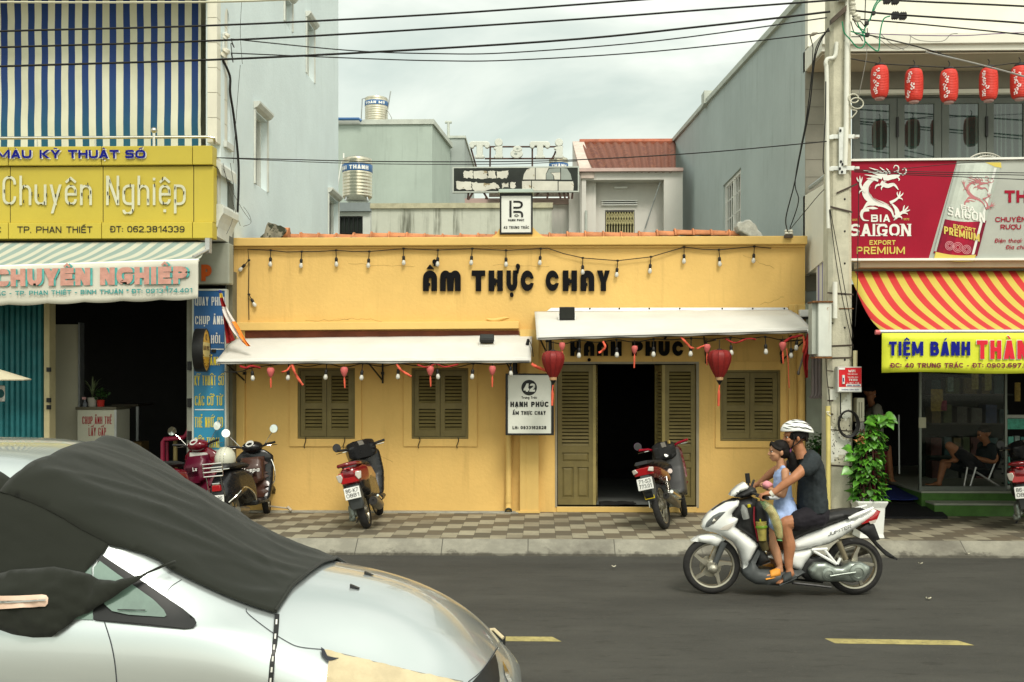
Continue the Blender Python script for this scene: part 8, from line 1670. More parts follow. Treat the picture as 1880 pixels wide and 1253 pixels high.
def nacelle(root,o,st,prof,w,mm,nm='handlebar_cowl'):
 mb=pillow(MB(),prof,w,.05,.02,base=.5);R=Matrix.Rotation(st,3,'Z');mb.mod(lambda p:Vector(o)+R@p);return obj(nm,mb,mm,root,smooth=55)
nacelle(A,(.86,0,.95),.38,[(-.10,-.12),(.08,-.16),(.18,-.03),(.10,.09),(-.02,.11),(-.12,.04)],.19,M_BSC);obj('badge',MB().lathe([(.032,0),(.03,.006),(.001,.008)],(.86,-.03,.86),(-1,0,.2),18),M_CHR,A);nacelle(A,(.85,0,.965),.38,[(-.10,.03),(-.04,.082),(-.03,.088),(-.10,.045)],.07,mat('gauge',(.16,.15,.13),.15),'gauge');tail('brake_lamp',A,M_RLENS,[(-.04,.79),(.04,.79),(.04,.805),(-.04,.805)],-.49)
pA=pt(668,975,12.57);lean_place(A,(pA.x+.02,12.74,PV),pi/2+.02,-.23)
# B: maroon underbone
M_MAR=mat('maroon_paint',(.12,.012,.012),.2,var=.08,coat=.6,obj=True)
B=thing('motorbike','maroon underbone motorbike with red grips parked slantwise before the open doorway','motorbike',(0,0,0),'parked and ridden motorbikes');underpin(B,1.24,.285,'wire',.30,.085)
pbody('tail_cowl',B,[(-.42,.76),(-.30,.68),(.0,.60),(.3,.52),(.42,.56),(.3,.70),(.0,.77),(-.36,.82)],.135,M_MAR,.07,fn=tw,base=.6);pbody('seat',B,[(-.44,.84),(-.2,.79),(.2,.73),(.52,.70),(.56,.76),(.3,.83),(-.1,.86),(-.42,.88)],.125,M_SEAT,.06,base=.6)
tail('tail_light',B,M_RLENS,[(-.10,.80),(-.12,.71),(.12,.71),(.10,.80)],-.46)
for s_ in(1,-1):tail('turn_signal',B,M_CLENS,[(s_*.135,.79),(s_*.125,.735),(s_*.06,.755),(s_*.085,.80)],-.475,th=.025)
pbody('rear_fender',B,[(-.42,.72),(-.24,.66),(-.22,.56),(-.32,.42),(-.41,.40),(-.46,.55)],.065,M_GREYP,.03,base=.8);plate_no(B,(-.475,0,.61),.19,.14,('71-S3','773.01'),.12);obj('reflector',MB().box(-.42,-.405,-.06,.06,.42,.475),mat('yellow_reflector',(.65,.48,.01),.3),B,bevel=.006)
for s_ in(1,-1):
 sp=MB();a,b_=Vector((.12,s_*.13,.62)),Vector((0,s_*.13,.29));sp.tube([a,b_],.012,8)
 sp.tube([a.lerp(b_,.15+.5*i/60)+Vector((cos(i*.9)*.026,sin(i*.9)*.026,0))for i in range(61)],.006,5);obj('rear_shock',sp,M_CHR,B,smooth=True)
mf=obj('muffler',MB().tube([(.7,-.08,.25),(.45,-.12,.2),(.2,-.15,.27),(-.25,-.17,.40),(-.28,-.17,.41)],[.018,.022,.045,.052,.04],16),M_EXH,B,smooth=True);obj('tailpipe',MB().lathe([(.04,0),(.042,.01),(.016,.012),(.012,-.03)],(-.285,-.17,.412),(-1,0,.3),18),mat('soot',(.02,.018,.016),.8),mf);obj('muffler_guard',MB().tube([(.25,-.195,.34),(-.15,-.215,.44)],[.02,.022],8),M_CHR,mf)
pbody('engine_case',B,[(.35,.22),(.65,.2),(.8,.3),(.75,.42),(.5,.44),(.36,.36)],.12,M_CASE,.05);pbody('leg_shield',B,[(.62,.36),(.85,.30),(.95,.45),(1.0,.70),(.98,.92),(.88,.93),(.86,.68),(.74,.5)],.19,mat('grey_inner_shield',(.055,.055,.055),.5,var=.1,obj=True),.06,base=.75);pbody('front_panel',B,[(.88,.34),(.99,.45),(1.06,.70),(1.03,.94),(.98,.95),(1.0,.70),(.94,.45)],.21,M_MAR,.06,base=.8);pbody('frame_cover',B,[(.3,.55),(.5,.5),(.86,.62),(.9,.76),(.7,.62),(.45,.62)],.06,M_PLAS,.03,base=.8)
pbody('front_fender',B,[(1.06,.50),(1.2,.60),(1.38,.54),(1.46,.40),(1.34,.50),(1.15,.50)],.055,M_PLAS,.04,base=.7);obj('fork',MB().tube([(1.05,.07,.8),(1.24,.07,.285)],.022,8).tube([(1.05,-.07,.8),(1.24,-.07,.285)],.022,8),M_PLAS,B);obj('foot_rest',MB().tube([(.55,.2,.28),(.55,-.2,.28)],.012,6),M_PLAS,B);kickstand(B);obj('swing_arm',MB().tube([(0,.1,.285),(.45,.08,.33)],.02,6).tube([(0,-.1,.285),(.45,-.08,.33)],.02,6),M_PLAS,B);obj('exhaust_bend',MB().tube([(.7,-.08,.25),(.82,-.06,.28),(.85,0,.36)],.018,8),M_CHR,B)
M_RGRIP=mat('anodised_red',(.40,.012,.03),.3,metal=.6,var=.1);bars(B,.87,.96,M_PLAS,.33,.36,gripm=M_RGRIP,mirrors=((1,1),),mm=mat('violet_mirror',(.10,.06,.10),.3),mr=.05,mh=.06,lens=M_PLAS);nacelle(B,(.87,0,.96),.36,[(-.08,-.14),(.06,-.20),(.17,-.04),(.10,.06),(-.02,.08),(-.10,.02)],.15,M_PLAS);nacelle(B,(.87,0,.96),.36,[(-.11,.01),(-.05,.065),(-.04,.072),(-.10,.02)],.06,mat('gauge',(.16,.15,.13),.15),'gauge');obj('reservoir',MB().lathe([(.022,0),(.024,.04),(.015,.045)],(.83,-.1,1.0),(0,0,1),12),mat('brass',(.5,.36,.12),.3,metal=.8),B)
for p,r in(((.80,-.03,.86),.03),((.50,-.1,.66),.034)):obj('lock_cap',MB().lathe([(r,0),(r*.9,.012),(.001,.014)],p,(-.8,-.5,.2),16),M_CHR if r<.033 else mat('pale_disc',(.62,.52,.48),.4),B)
pB=pt(1228,975,12.57);lean_place(B,(pB.x-.01,12.78,PV),pi/2-.34,-.24)
# C, D: steel bodied classic scooters
def vespa(label,body,dark,inner,rack,tl):
 V=thing('scooter',label,'scooter',(0,0,0),'parked and ridden motorbikes');underpin(V,1.26,.225,'cast',.25,.095)
 pbody('rear_body',V,[(-.40,.62),(-.44,.45),(-.36,.30),(-.1,.36),(.1,.40),(.35,.26),(.52,.28),(.5,.5),(.46,.70),(.2,.76),(-.2,.76)],.20,dark,.14,fn=lambda x,z:(.75+.25*min(1,max(0,(.75-z)/.25)))*(1 if x>-.1 else max(.5,1-(-.1-x)*1.1)),base=.45)
 pbody('seat',V,[(-.34,.78),(.0,.76),(.44,.74),(.48,.79),(.3,.83),(.05,.84),(-.28,.86)],.14,M_SEAT,.06,base=.6);obj('seat_trim',MB().tube([(-.3,.135,.79),(-.36,.08,.79),(-.37,0,.79),(-.36,-.08,.79),(-.3,-.135,.79)],.008,6),M_CHR,V)
 sh=pbody('leg_shield',V,[(.74,.26),(.88,.26),(.98,.5),(1.0,.80),(.97,.95),(.90,.96),(.91,.75),(.86,.5)],.29,dark,.07,fn=lambda x,z:min(1,.8+.3*max(0,(z-.3)))if z<.85 else max(.45,1-(z-.85)*4),base=.85);pbody('inner_panel',V,[(.73,.30),(.80,.34),(.87,.55),(.89,.86),(.86,.86),(.82,.55)],.24,inner,.05,base=.7);pbody('glovebox',V,[(.70,.50),(.86,.50),(.88,.84),(.80,.86),(.72,.74)],.17,inner,.06,base=.6)
 rim=[(.93,.285*sin(t)*(1 if abs(t)<2 else.9),.62+.36*cos(t))for t in[lerp(-2.3,2.3,i/24)for i in range(25)]];obj('shield_trim',MB().tube(rim,.009,6),M_CHR,sh)
 pbody('floorboard',V,[(.45,.22),(.86,.22),(.9,.29),(.45,.30)],.20,dark,.04,base=.8);pbody('front_fender',V,[(1.02,.36),(1.14,.50),(1.3,.50),(1.46,.36),(1.48,.26),(1.36,.33),(1.1,.30)],.085,dark,.05,base=.7);obj('fork',MB().tube([(1.0,0,.75),(1.2,.06,.3),(1.26,.06,.225)],.025,8),M_CHR,V)
 obj('headset',MB().ball((.90,0,1.0),(.13,.15,.085),20,12),body,V,smooth=True);obj('gauge',MB().lathe([(.058,0),(.06,.012),(.05,.014),(.001,.01)],(.815,0,1.045),(-.7,0,.72),22),mat('gauge_face',(.55,.56,.52),.2,var=.3,scale=60),V);obj('headlight',MB().lathe([(.085,0),(.08,.03),(.001,.045)],(1.0,0,.99),(1,0,-.05),22),M_CLENS,V)
 bars(V,.90,1.0,body,.34,.12,mirrors=((1,1),(-1,1)),mm=M_CHR,mr=.06,mh=.2,lens=mat('mirror_sky',(.85,.87,.85),.06,metal=1,var=0));tail('tail_light',V,M_RLENS,[(-.06,.52),(.06,.52),(.055,.60),(-.055,.60)],-.47,th=.05);obj('tail_cap',MB().box(-.46,-.40,-.055,.055,.601,.63),M_CHR,V,bevel=.01)
 plate_no(V,(-.46,0,.40),.19,.14,('86-B6','141.06'),.1);obj('muffler',MB().tube([(.3,-.1,.2),(0,-.18,.2),(-.3,-.19,.24)],[.02,.055,.05],14),M_EXH,V,smooth=True)
 for s_ in(1,-1):obj('side_bar',MB().tube(spline([(-.38,s_*.12,.36),(-.30,s_*.225,.45),(-.10,s_*.245,.52),(.2,s_*.235,.42),(.36,s_*.2,.30)],6),.010,8),M_CHR,V,smooth=True)
 if rack:
  r=MB();
  for z,w in((.72,.13),(.775,.135),(.83,.135),(.88,.13)):r.tube([(-.50,w,z),(-.51,-w,z)],.008,6)
  for y in(.13,-.13):r.tube([(-.50,y,.72),(-.50,y,.88)],.008,6);r.tube([(-.50,y*.75,.72),(-.44,y*.8,.45)],.009,6)
  obj('rack',r,M_CHR,V)
 kickstand(V);return V
M_BRN=mat('brown_panel',(.055,.022,.014),.3,var=.08,coat=.4,obj=True);C_=vespa('glossy black and brown classic scooter with a chrome rear rack, half behind the car cover',M_BSC,M_BSC,M_BRN,True,0);L=MB();put_text3(L,'Vespa',(.712,.12,.66),(0,-1,0),(0,.0,1),.26,.06,t=.2,nrm=(-1,0,0),slant=.2);obj('shield_lettering',L,M_LET,C_,weld=False)
C_.scale=(.95,.95,.95);lean_place(C_,(X_(432,13.0),12.95,PV-.02),pi/2-.10,-.10)
M_CRIM=mat('crimson_paint',(.13,.004,.012),.16,var=.05,coat=.7,obj=True);D_=vespa('crimson classic scooter parked at the photo shop doorway behind the covered car',M_CRIM,M_CRIM,mat('magenta_panel',(.085,.004,.018),.3,var=.05,obj=True),False,0);L=MB();put_text3(L,'Lx',(.69,-.03,.66),(0,-1,0),(0,0,1),.07,.05,t=.2,nrm=(-1,0,0));obj('shield_badge',L,M_LET,D_,weld=False)
lean_place(D_,(X_(297,13.0),13.0,PV-.05),pi/2-.32,-.12)
# helmet resting on the rack scooter's seat
hq=pt(411,841,13.0);h=thing('helmet','cream open face helmet with a dark stripe resting on the black scooter seat','helmet',(hq.x,13.06,hq.z-.13));mb=MB();mb.grid(28,14,lambda u,v:Vector((hq.x+.125*sin(v*pi*.62)*cos(2*pi*u),13.06+.145*sin(v*pi*.62)*sin(2*pi*u),hq.z-.02+.15*cos(v*pi*.62))));obj('shell',mb,mat('cream_shell',(.52,.52,.42),.25,var=.04,coat=.4),h,smooth=True,solid=.012);mb=MB();mb.grid(18,3,lambda u,v:Vector((hq.x+(v-.5)*.05,13.06-.1485*sin((u-.5)*pi*1.2),hq.z-.02+.154*cos((u-.5)*pi*1.2))));obj('stripe',mb,mat('stripe_grey',(.06,.065,.07),.4),h,smooth=True)
tag(obj('broom',MB().tube([pt(482,928,14.2),pt(532,934,14.15)],.012,8).tube([pt(528,931,14.15),pt(535,938,14.13)],.02,6),mat('pale_stick',(.48,.42,.32),.5)),'thin pale stick with a dark end lying at the wall foot beside the black scooter','stick')
# E: grey scooter cut by the right edge
E_=dup(A,label='dark scooter with a red tail, cut off by the right edge of the view');pE=pt(1905,965,12.7);E_.location=(X_(1907,12.7),12.85,PV);E_.rotation_euler=(-.14,0,pi/2-.50)
# ================================================================ PEOPLE (each body one continuous remeshed surface)
M_SKIN=mat('tan_skin',(.36,.155,.075),.5,var=.10,scale=14);M_SKIN2=mat('child_skin',(.44,.225,.125),.5,var=.08,scale=14);M_HAIR=mat('black_hair',(.009,.007,.006),.65,var=.3,scale=40,spec=.15);M_SHIRT=mat('charcoal_tee',(.020,.026,.029),.85,var=.2,scale=6,bump=.4,bscale=25);M_SHORT=mat('black_shorts',(.012,.010,.014),.85,var=.2,scale=8,bump=.4,bscale=25);M_DRESS=mat('light_blue_dress',(.34,.45,.72),.8,var=.16,scale=9,bump=.5,bscale=28)
def limb(mb,P,R,n=12):
 Q=spline([Vector(p)for p in P],5);k=len(P)-1;rr=[]
 for i in range(len(Q)):t=i/5;a=min(int(t),k-1);rr.append(lerp(R[a],R[a+1],t-a))
 mb.tube(Q,rr,n);mb.ball(Q[0],R[0],12,8);mb.ball(Q[-1],R[-1],12,8)
def trunk(mb,P,A,B,lat):
 lat=Vector(lat).normalized();Q=spline([Vector(p)for p in P],4);k=len(P)-1;rings=[]
 for i,p in enumerate(Q):
  t=i/4;j=min(int(t),k-1);a,b_=lerp(A[j],A[j+1],t-j),lerp(B[j],B[j+1],t-j);d=(Q[min(i+1,len(Q)-1)]-Q[max(i-1,0)]).normalized();f=d.cross(lat).normalized()
  rings.append([p+f*a*cos(u)+lat*b_*sin(u)*(1-.12*cos(2*u))for u in[2*pi*m_/20 for m_ in range(20)]])
 mb.loft(rings)
def flesh(name,mb,m,parent,voxel=.007,it=4,wr=0.0):
 o=obj(name,mb,m,parent,weld=False);r=o.modifiers.new('remesh','REMESH');r.mode='VOXEL';r.voxel_size=voxel;r.use_smooth_shade=True
 s=o.modifiers.new('smooth','SMOOTH');s.iterations=it;s.factor=.5
 if wr:
  tx=bpy.data.textures.get('folds')or bpy.data.textures.new('folds','CLOUDS');tx.noise_scale=.09;d=o.modifiers.new('folds','DISPLACE');d.texture=tx;d.strength=wr;d.texture_coords='GLOBAL';d.mid_level=.5
 return o
def head(mb,c,f,u,s=1.0): # forward, up; returns a map from head space to world
 f=Vector(f).normalized();l=Vector(u).cross(f).normalized();u=f.cross(l).normalized();c=Vector(c);R=Matrix((f,l,u)).transposed()
 T=lambda x,y,z:c+R@Vector((x*s,y*s,z*s))
 E_=lambda p,r:mb.ball(T(*p),tuple(a*s for a in r),18,12,R)
 E_((-.012,0,.03),(.098,.076,.088));E_((.035,0,-.035),(.062,.058,.066));E_((.055,0,-.078),(.034,.034,.026));E_((.055,0,.03),(.04,.055,.045))
 mb.tube([T(.085,0,.018),T(.104,0,-.012),T(.112,0,-.024)],[.009*s,.013*s,.014*s],10);E_((.108,0,-.026),(.014,.018,.010))
 E_((.086,0,-.056),(.014,.024,.007));E_((.083,0,-.067),(.014,.021,.007));E_((.078,.03,.026),(.022,.022,.008));E_((.078,-.03,.026),(.022,.022,.008));E_((.07,.04,-.022),(.026,.02,.02));E_((.07,-.04,-.022),(.026,.02,.02))
 for y in(.076,-.076):E_((-.012,y,-.012),(.020,.009,.030));E_((-.008,y*1.08,-.006),(.012,.007,.018))
 return T,R
def eyes(root,T,s=1.0):
 e=MB();w=MB();br=MB()
 for y in(.034,-.034):w.ball(T(.0795,y,.006),.0085*s,10,7);e.ball(T(.0855,y*1.02,.0055),.0062*s,8,6);br.tube([T(.088,y*.5,.026),T(.091,y,.031),T(.076,y*1.55,.026)],[.003*s,.004*s,.0025*s],6);br.tube([T(.093,y*.62,.012),T(.0965,y,.014),T(.085,y*1.4,.010)],.0022*s,5)
 obj('eye_white',w,mat('eye_white',(.7,.68,.64),.3,var=0),root,smooth=True);obj('iris',e,M_HAIR,root,smooth=True);obj('eyebrow',br,M_HAIR,root);obj('lips',MB().tube([T(.080,.022,-.061),T(.0985,0,-.0605),T(.080,-.022,-.061)],[.003*s,.0055*s,.003*s],7),mat('lip_tone',(.26,.07,.05),.45),root)
def fist(mb,c,g,wrist,fw,s=1.0,r=.0088): # palm and four unequal fingers closed round a bar through c along g, thumb underneath
 c=Vector(c);g=Vector(g).normalized();wrist=Vector(wrist);back=(wrist-c).normalized();up=g.cross(back).normalized();up=up if up.z>0 else-up;back=up.cross(g).normalized()*(1 if up.cross(g).dot(back)>0 else-1);R_=.021*s
 mb.ball(c+back*.045*s+up*.018*s,(.03*s,.036*s,.018*s),12,8);limb(mb,[wrist,c+back*.05*s+up*.016*s],[.024*s,.026*s])
 for i in range(4):
  b_=c+g*(i-1.5)*.0212*s;L=(.9,1,.96,.8)[i];mb.tube([b_+back*.035*s+up*.02*s,b_+up*R_*1.45,b_-back*R_*1.3*L+up*R_*.5,b_-back*R_*1.2*L-up*R_*.7,b_-back*R_*.1-up*R_*1.35*L],[r*1.08*s,r*1.05*s,r*s,r*.95*s,r*.8*s],9)
 t0=c-g*.05*s if fw else c+g*.05*s;mb.tube([c+back*.05*s+(t0-c)*.5,t0+back*.028*s-up*.004*s,t0-up*R_*.9+back*.008*s,t0*.75+c*.25-up*R_*1.3-back*.012*s],[.012*s,.0115*s,.010*s,.008*s],9)
def foot(mb,ank,heel,toe,lat,s=1.0):
 ank,heel,toe,lat=Vector(ank),Vector(heel),Vector(toe),Vector(lat).normalized();up=Vector((0,0,1));d=(toe-heel).normalized();mid=heel.lerp(toe,.62)
 limb(mb,[ank,heel+up*.032*s+d*.035*s],[.031*s,.036*s]);limb(mb,[ank-up*.02*s,heel.lerp(toe,.4)+up*.036*s,mid+up*.022*s],[.03*s,.028*s,.022*s]);trunk(mb,[heel+up*.026*s,heel.lerp(toe,.35)+up*.026*s,mid+up*.022*s,heel.lerp(toe,.8)+up*.016*s],[.024*s,.024*s,.020*s,.014*s],[.027*s,.030*s,.041*s,.040*s],lat)
 for i in range(5):b_=heel.lerp(toe,.78)+lat*(i-2)*.0172*s*1.0;k=(1,.98,.92,.84,.74)[i];mb.tube([b_+up*.015*s,b_+d*.055*s*k+up*.017*s,b_+d*.078*s*k+up*.009*s],[.0105*s,.0105*s,.008*s]if i else[.014*s,.014*s,.011*s],8)
fwd=Vector((-1,0,0));lef=Vector((0,-1,0));UP=Vector((0,0,1))
# ---- rider
man=thing('person','man in a white cycle helmet, charcoal tee and black shorts riding the white scooter','person',WL(925,700));b=MB()
T,R=head(b,WL(808,212),fwd+UP*-.10,UP+fwd*.02,1.0);trunk(b,[WL(850,345),WL(838,300),WL(822,255)],[.062,.055,.055],[.075,.054,.05],lef)
trunk(b,[WL(925,700),WL(920,600),WL(915,480),WL(895,380),WL(868,335)],[.10,.095,.105,.09,.05],[.15,.135,.165,.175,.09],lef)
for s_ in(1,-1):
 y=lambda v:v*s_;wr=WL(615,546,y(.315))if s_>0 else WL(622,534,y(.315));el=WL(745,452,y(.31))if s_>0 else WL(735,440,y(.30))
 limb(b,[WL(885,352,y(.175)),WL(815,402,y(.25)),el],[.058,.050,.041]);limb(b,[el,el.lerp(wr,.3)+Vector((0,0,.004)),el.lerp(wr,.75),wr],[.041,.042,.031,.025]);fist(b,WL(562,571,y(.30)),Vector((0,-s_,0)),wr,True)
 limb(b,[WL(925,692,y(.085)),WL(825,718,y(.125)),WL(722,742,y(.155))],[.095,.082,.062]);limb(b,[WL(716,746,y(.155)),WL(733,820,y(.15)),WL(748,880,y(.15)),WL(744,960,y(.15)),WL(744,1012,y(.155))],[.060,.056,.057,.042,.034]);b.ball(WL(694,746,y(.155)),.036,10,8)
 foot(b,WL(746,1022,y(.158)),WL(772,1062,y(.155)),WL(690,1106,y(.185)),lef*s_,1.0)
flesh('body',b,M_SKIN,man,.0055,3);eyes(man,T)
hm=MB();hm.grid(24,12,lambda u,v:T(-.022+.102*sin(v*pi*.60)*cos(2*pi*u),.083*sin(v*pi*.60)*sin(2*pi*u),.022+.098*cos(v*pi*.60)-.01));hm.grid(14,6,lambda u,v:T(-.06-.052*cos((u-.5)*2.4),.078*sin((u-.5)*2.4),.05-.10*v));obj('hair',hm,M_HAIR,man,smooth=True,solid=.006)
h=MB()
def hs(u,v,o=0.0):
 a=2*pi*u;t=v*pi*.5;k=(1+o);fr=cos(a);return T((-.018+(.135+.012*(fr<0)*-fr)*sin(t)*fr*k),.098*sin(t)*sin(a)*k,.058+.092*cos(t)*k-.014*fr*sin(t)*-1*.3-.034*max(0,-fr)*sin(t)**2)
h.grid(48,16,hs);ho=obj('helmet',h,M_BWH,man,smooth=True,solid=.02);v_=MB()
for u0,v0,du,dv in((.12,.80,.045,.05),(.19,.74,.05,.055),(.27,.78,.05,.06),(.35,.80,.05,.06),(.10,.52,.07,.045),(.22,.44,.08,.05),(.36,.50,.08,.05),(.16,.24,.09,.05),(.34,.24,.09,.05),(.43,.66,.035,.07)):
 for sg in(1,-1):v_.grid(6,4,lambda a,c:hs(sg*(u0+du*(2*a-1)+.02*(2*c-1)),v0+dv*(2*c-1)*(1-abs(2*a-1)**2)+.035*(2*a-1),.125))
obj('helmet_vents',v_,M_BLACK,ho,weld=False);obj('chin_strap',MB().tube([T(.03,.086,.03),T(.03,.078,-.03),T(.045,.052,-.085),T(.05,0,-.105),T(.045,-.052,-.085),T(.03,-.078,-.03),T(.03,-.086,.03)],.006,6).tube([T(-.05,.086,.0),T(.0,.078,-.055),T(.045,.052,-.085)],.005,6),M_BLACK,man)
c=MB();trunk(c,[WL(925,682),WL(918,630),WL(915,560),WL(912,470),WL(905,400),WL(890,345),WL(872,312)],[.135,.138,.130,.122,.116,.095,.06],[.19,.19,.182,.185,.20,.175,.085],lef)
for s_ in(1,-1):limb(c,[WL(892,352,.15*s_),WL(862,385,.215*s_),WL(832,404,.245*s_)],[.078,.077,.070])
flesh('shirt',c,M_SHIRT,man,.008,4,.022);c=MB();trunk(c,[WL(928,735),WL(925,690),WL(922,645)],[.13,.145,.125],[.175,.18,.165],lef)
for s_ in(1,-1):limb(c,[WL(925,698,.085*s_),WL(880,708,.11*s_),WL(800,728,.14*s_)],[.118,.110,.092])
flesh('shorts',c,M_SHORT,man,.008,4,.018)
for s_ in(1,-1):
 c=MB();a,e=WL(786,1076,.152*s_),WL(674,1116,.192*s_);trunk(c,[a,a.lerp(e,.5),e],[.010,.010,.009],[.040,.046,.052],lef);p0=a.lerp(e,.62)+UP*.014;c.grid(8,4,lambda u,v:p0+lef*(.054*cos(pi*u))+UP*(.052*sin(pi*u))+(a-e).normalized()*(.085*v-.03+.0*u)+UP*.022*v*sin(pi*u));o=obj('sandal',c,mat('grey_sandal',(.035,.04,.04),.7),man,solid=.006,smooth=50)
obj('wristband',MB().tube([WL(622,541,.316),WL(606,552,.313)],.030,12),mat('pale_band',(.55,.53,.45),.5),man)
# ---- girl
girl=thing('person','girl in a light blue sleeveless dress with a long ponytail seated before the rider','person',WL(745,690));b=MB();sc=.86
T,R=head(b,WL(706,305),fwd+UP*-.06,UP,sc);trunk(b,[WL(722,415),WL(716,380),WL(716,345)],[.045,.036,.036],[.055,.038,.036],lef);trunk(b,[WL(745,690),WL(735,600),WL(728,500),WL(724,430),WL(722,405)],[.085,.07,.072,.06,.04],[.115,.095,.105,.105,.06],lef)
for s_ in(1,-1):
 y=lambda v:v*s_;limb(b,[WL(728,425,y(.115)),WL(722,500,y(.155)),WL(706,566,y(.16))],[.038,.034,.029]);limb(b,[WL(706,566,y(.16)),WL(670,552,y(.14)),WL(634,532,y(.10))],[.029,.029,.020]);fist(b,WL(612,520,y(.06)),Vector((0,-1,.2)),WL(634,532,y(.10)),s_>0,.78)
 limb(b,[WL(750,688,y(.06)),WL(690,725,y(.085)),WL(632,782,y(.10))],[.072,.066,.05]);limb(b,[WL(628,786,y(.10)),WL(645,860,y(.11)),WL(672,930,y(.12)),WL(690,1000,y(.125))],[.050,.047,.044,.030]);foot(b,WL(693,1012,y(.128)),WL(712,1052,y(.12)),WL(612,1074,y(.14)),lef*s_,.88)
flesh('body',b,M_SKIN2,girl,.0055,3);eyes(girl,T,sc)
h=MB();h.ball(T(-.022,0,.042),(.098*sc,.084*sc,.088*sc),20,12,R);h.ball(T(-.052,0,-.0),(.07*sc,.08*sc,.085*sc),18,10,R);h.tube(spline([T(.066,0,.105),T(.072,.045,.075),T(.04,.076,.04),T(-.01,.083,.02)],5),.014,8);h.tube(spline([T(.066,0,.105),T(.072,-.045,.075),T(.04,-.076,.04),T(-.01,-.083,.02)],5),.014,8)
limb(h,[T(-.10,0,.0),WL(782,330),WL(800,385),WL(806,440),WL(800,500)],[.035,.042,.040,.034,.012]);flesh('hair',h,M_HAIR,girl,.006,3,.012);obj('hair_tie',MB().tube([T(-.098,0,-.0),T(-.112,0,-.012)],.042,10),mat('purple_tie',(.12,.02,.10),.6),girl)
c=MB();trunk(c,[WL(750,712),WL(742,650),WL(734,600),WL(729,520),WL(726,455),WL(724,412)],[.125,.105,.082,.082,.078,.048],[.155,.135,.106,.116,.112,.085],lef)
for s_ in(1,-1):limb(c,[WL(745,688,.055*s_),WL(690,725,.085*s_),WL(655,752,.10*s_)],[.088,.080,.072]);limb(c,[WL(722,425,.06*s_),WL(722,404,.075*s_)],[.03,.026])
flesh('dress',c,M_DRESS,girl,.007,3,.016);obj('waist_seam',MB().tube([WL(734,598)+fwd*.088*cos(t)+lef*.112*sin(t)for t in[2*pi*i/24 for i in range(24)]],.006,6,closed=True),mat('dress_seam',(.25,.34,.6),.8),girl)
for s_ in(1,-1):
 c=MB();a,e=WL(722,1066,.118*s_),WL(598,1086,.145*s_);trunk(c,[a,a.lerp(e,.5),e],[.009,.009,.008],[.034,.040,.046],lef);p0=a.lerp(e,.58)+UP*.012;c.grid(8,4,lambda u,v:p0+lef*(.047*cos(pi*u))+UP*(.048*sin(pi*u))+(a-e).normalized()*(.095*v-.035)+UP*.02*v*sin(pi*u));obj('sandal',c,mat('orange_sandal',(.62,.26,.035),.6,var=.1),girl,solid=.006,smooth=50)
t=thing('toy','pink and white bundle held by the girl above the handlebar','bundle',WL(625,510));c=MB().ball(WL(622,508,.085),(.045,.04,.034),14,10);c.mod(lambda p:p+Vector((noise.noise(p*25),0,noise.noise(p*21)))*.012);obj('pink_cloth',c,mat('pink_cloth',(.62,.25,.28),.8,var=.15,scale=20),t,smooth=70);c=MB().ball(WL(650,585,.14),(.062,.035,.026),14,10);c.mod(lambda p:p+Vector((noise.noise(p*25),0,noise.noise(p*21)))*.014);obj('white_cloth',c,mat('white_cloth',(.62,.63,.64),.8),t,smooth=70)
# ---- man seated behind the bakery glass, and a second sitter in the doorway
def sitter(lab,Y,H_,J,scale,shirt,skin,shorts,lowleg=True):
 P=lambda k,o=0.0:pt(*J[k],Y)+Vector((0,o,0));r=thing('person',lab,'person',P('hip'));b=MB();T,R=head(b,P('head'),fwd*1+UP*-.35,UP,scale);trunk(b,[P('chest'),P('neck'),P('head')+UP*-.05],[.06,.05,.05],[.09,.05,.05],lef);trunk(b,[P('hip'),P('waist'),P('chest')],[.11,.11,.11],[.15,.15,.17],lef)
 for s_,e,w in((1,'elbow','hand'),(-1,'elbow','hand')):o=-.2*s_;limb(b,[P('chest',-.16*s_)+UP*.05,P(e,o),P(w,-.06*s_)],[.05,.04,.027]);fist(b,P(w,-.05*s_)+fwd*.03,Vector((0,-s_,0)),P(w,-.06*s_),True,.9)
 limb(b,[P('hip',-.09),P('knee1',-.10)],[.085,.06]);limb(b,[P('knee1',-.10),P('ank1',-.06)],[.058,.036]);foot(b,P('ank1',-.06),P('ank1',-.06)-UP*.05,P('toe1',-.06),lef,.95)
 limb(b,[P('hip',.09),P('knee2',.10)],[.085,.06]);limb(b,[P('knee2',.10),P('ank2',.09)],[.058,.036]);foot(b,P('ank2',.09),P('ank2',.09)-UP*.06+Vector((.03,0,0)),P('toe2',.09),lef,.95);flesh('body',b,skin,r,.009,3);eyes(r,T,scale)
 h=MB();h.ball(T(-.02,0,.045),(.098*scale,.08*scale,.085*scale),16,10,R);obj('hair',h,M_HAIR,r,smooth=True);c=MB();trunk(c,[P('hip')+UP*-.03,P('waist'),P('chest'),P('neck')+UP*-.03],[.13,.13,.13,.07],[.17,.17,.19,.10],lef)
 for s_ in(1,-1):limb(c,[P('chest',-.15*s_)+UP*.05,P('chest',-.15*s_).lerp(P('elbow',-.2*s_),.6)],[.075,.065])
 flesh('shirt',c,shirt,r,.01,3);c=MB()
 for s_,k in((-1,'knee1'),(1,'knee2')):limb(c,[P('hip',.09*s_),P('hip',.09*s_).lerp(P(k,.1*s_),.75)],[.105,.08])
 flesh('shorts',c,shorts,r,.01,3);return r,P
J=dict(head=(1807,797),neck=(1812,815),chest=(1812,828),waist=(1808,848),hip=(1800,862),elbow=(1814,845),hand=(1772,836),knee1=(1738,818),ank1=(1753,843),toe1=(1733,849),knee2=(1738,852),ank2=(1729,886),toe2=(1708,893))
r,P=sitter('man in dark clothes sitting cross legged on a folding chair behind the bakery glass',14.85,SZ,J,.95,M_SHIRT,M_SKIN,M_SHORT)
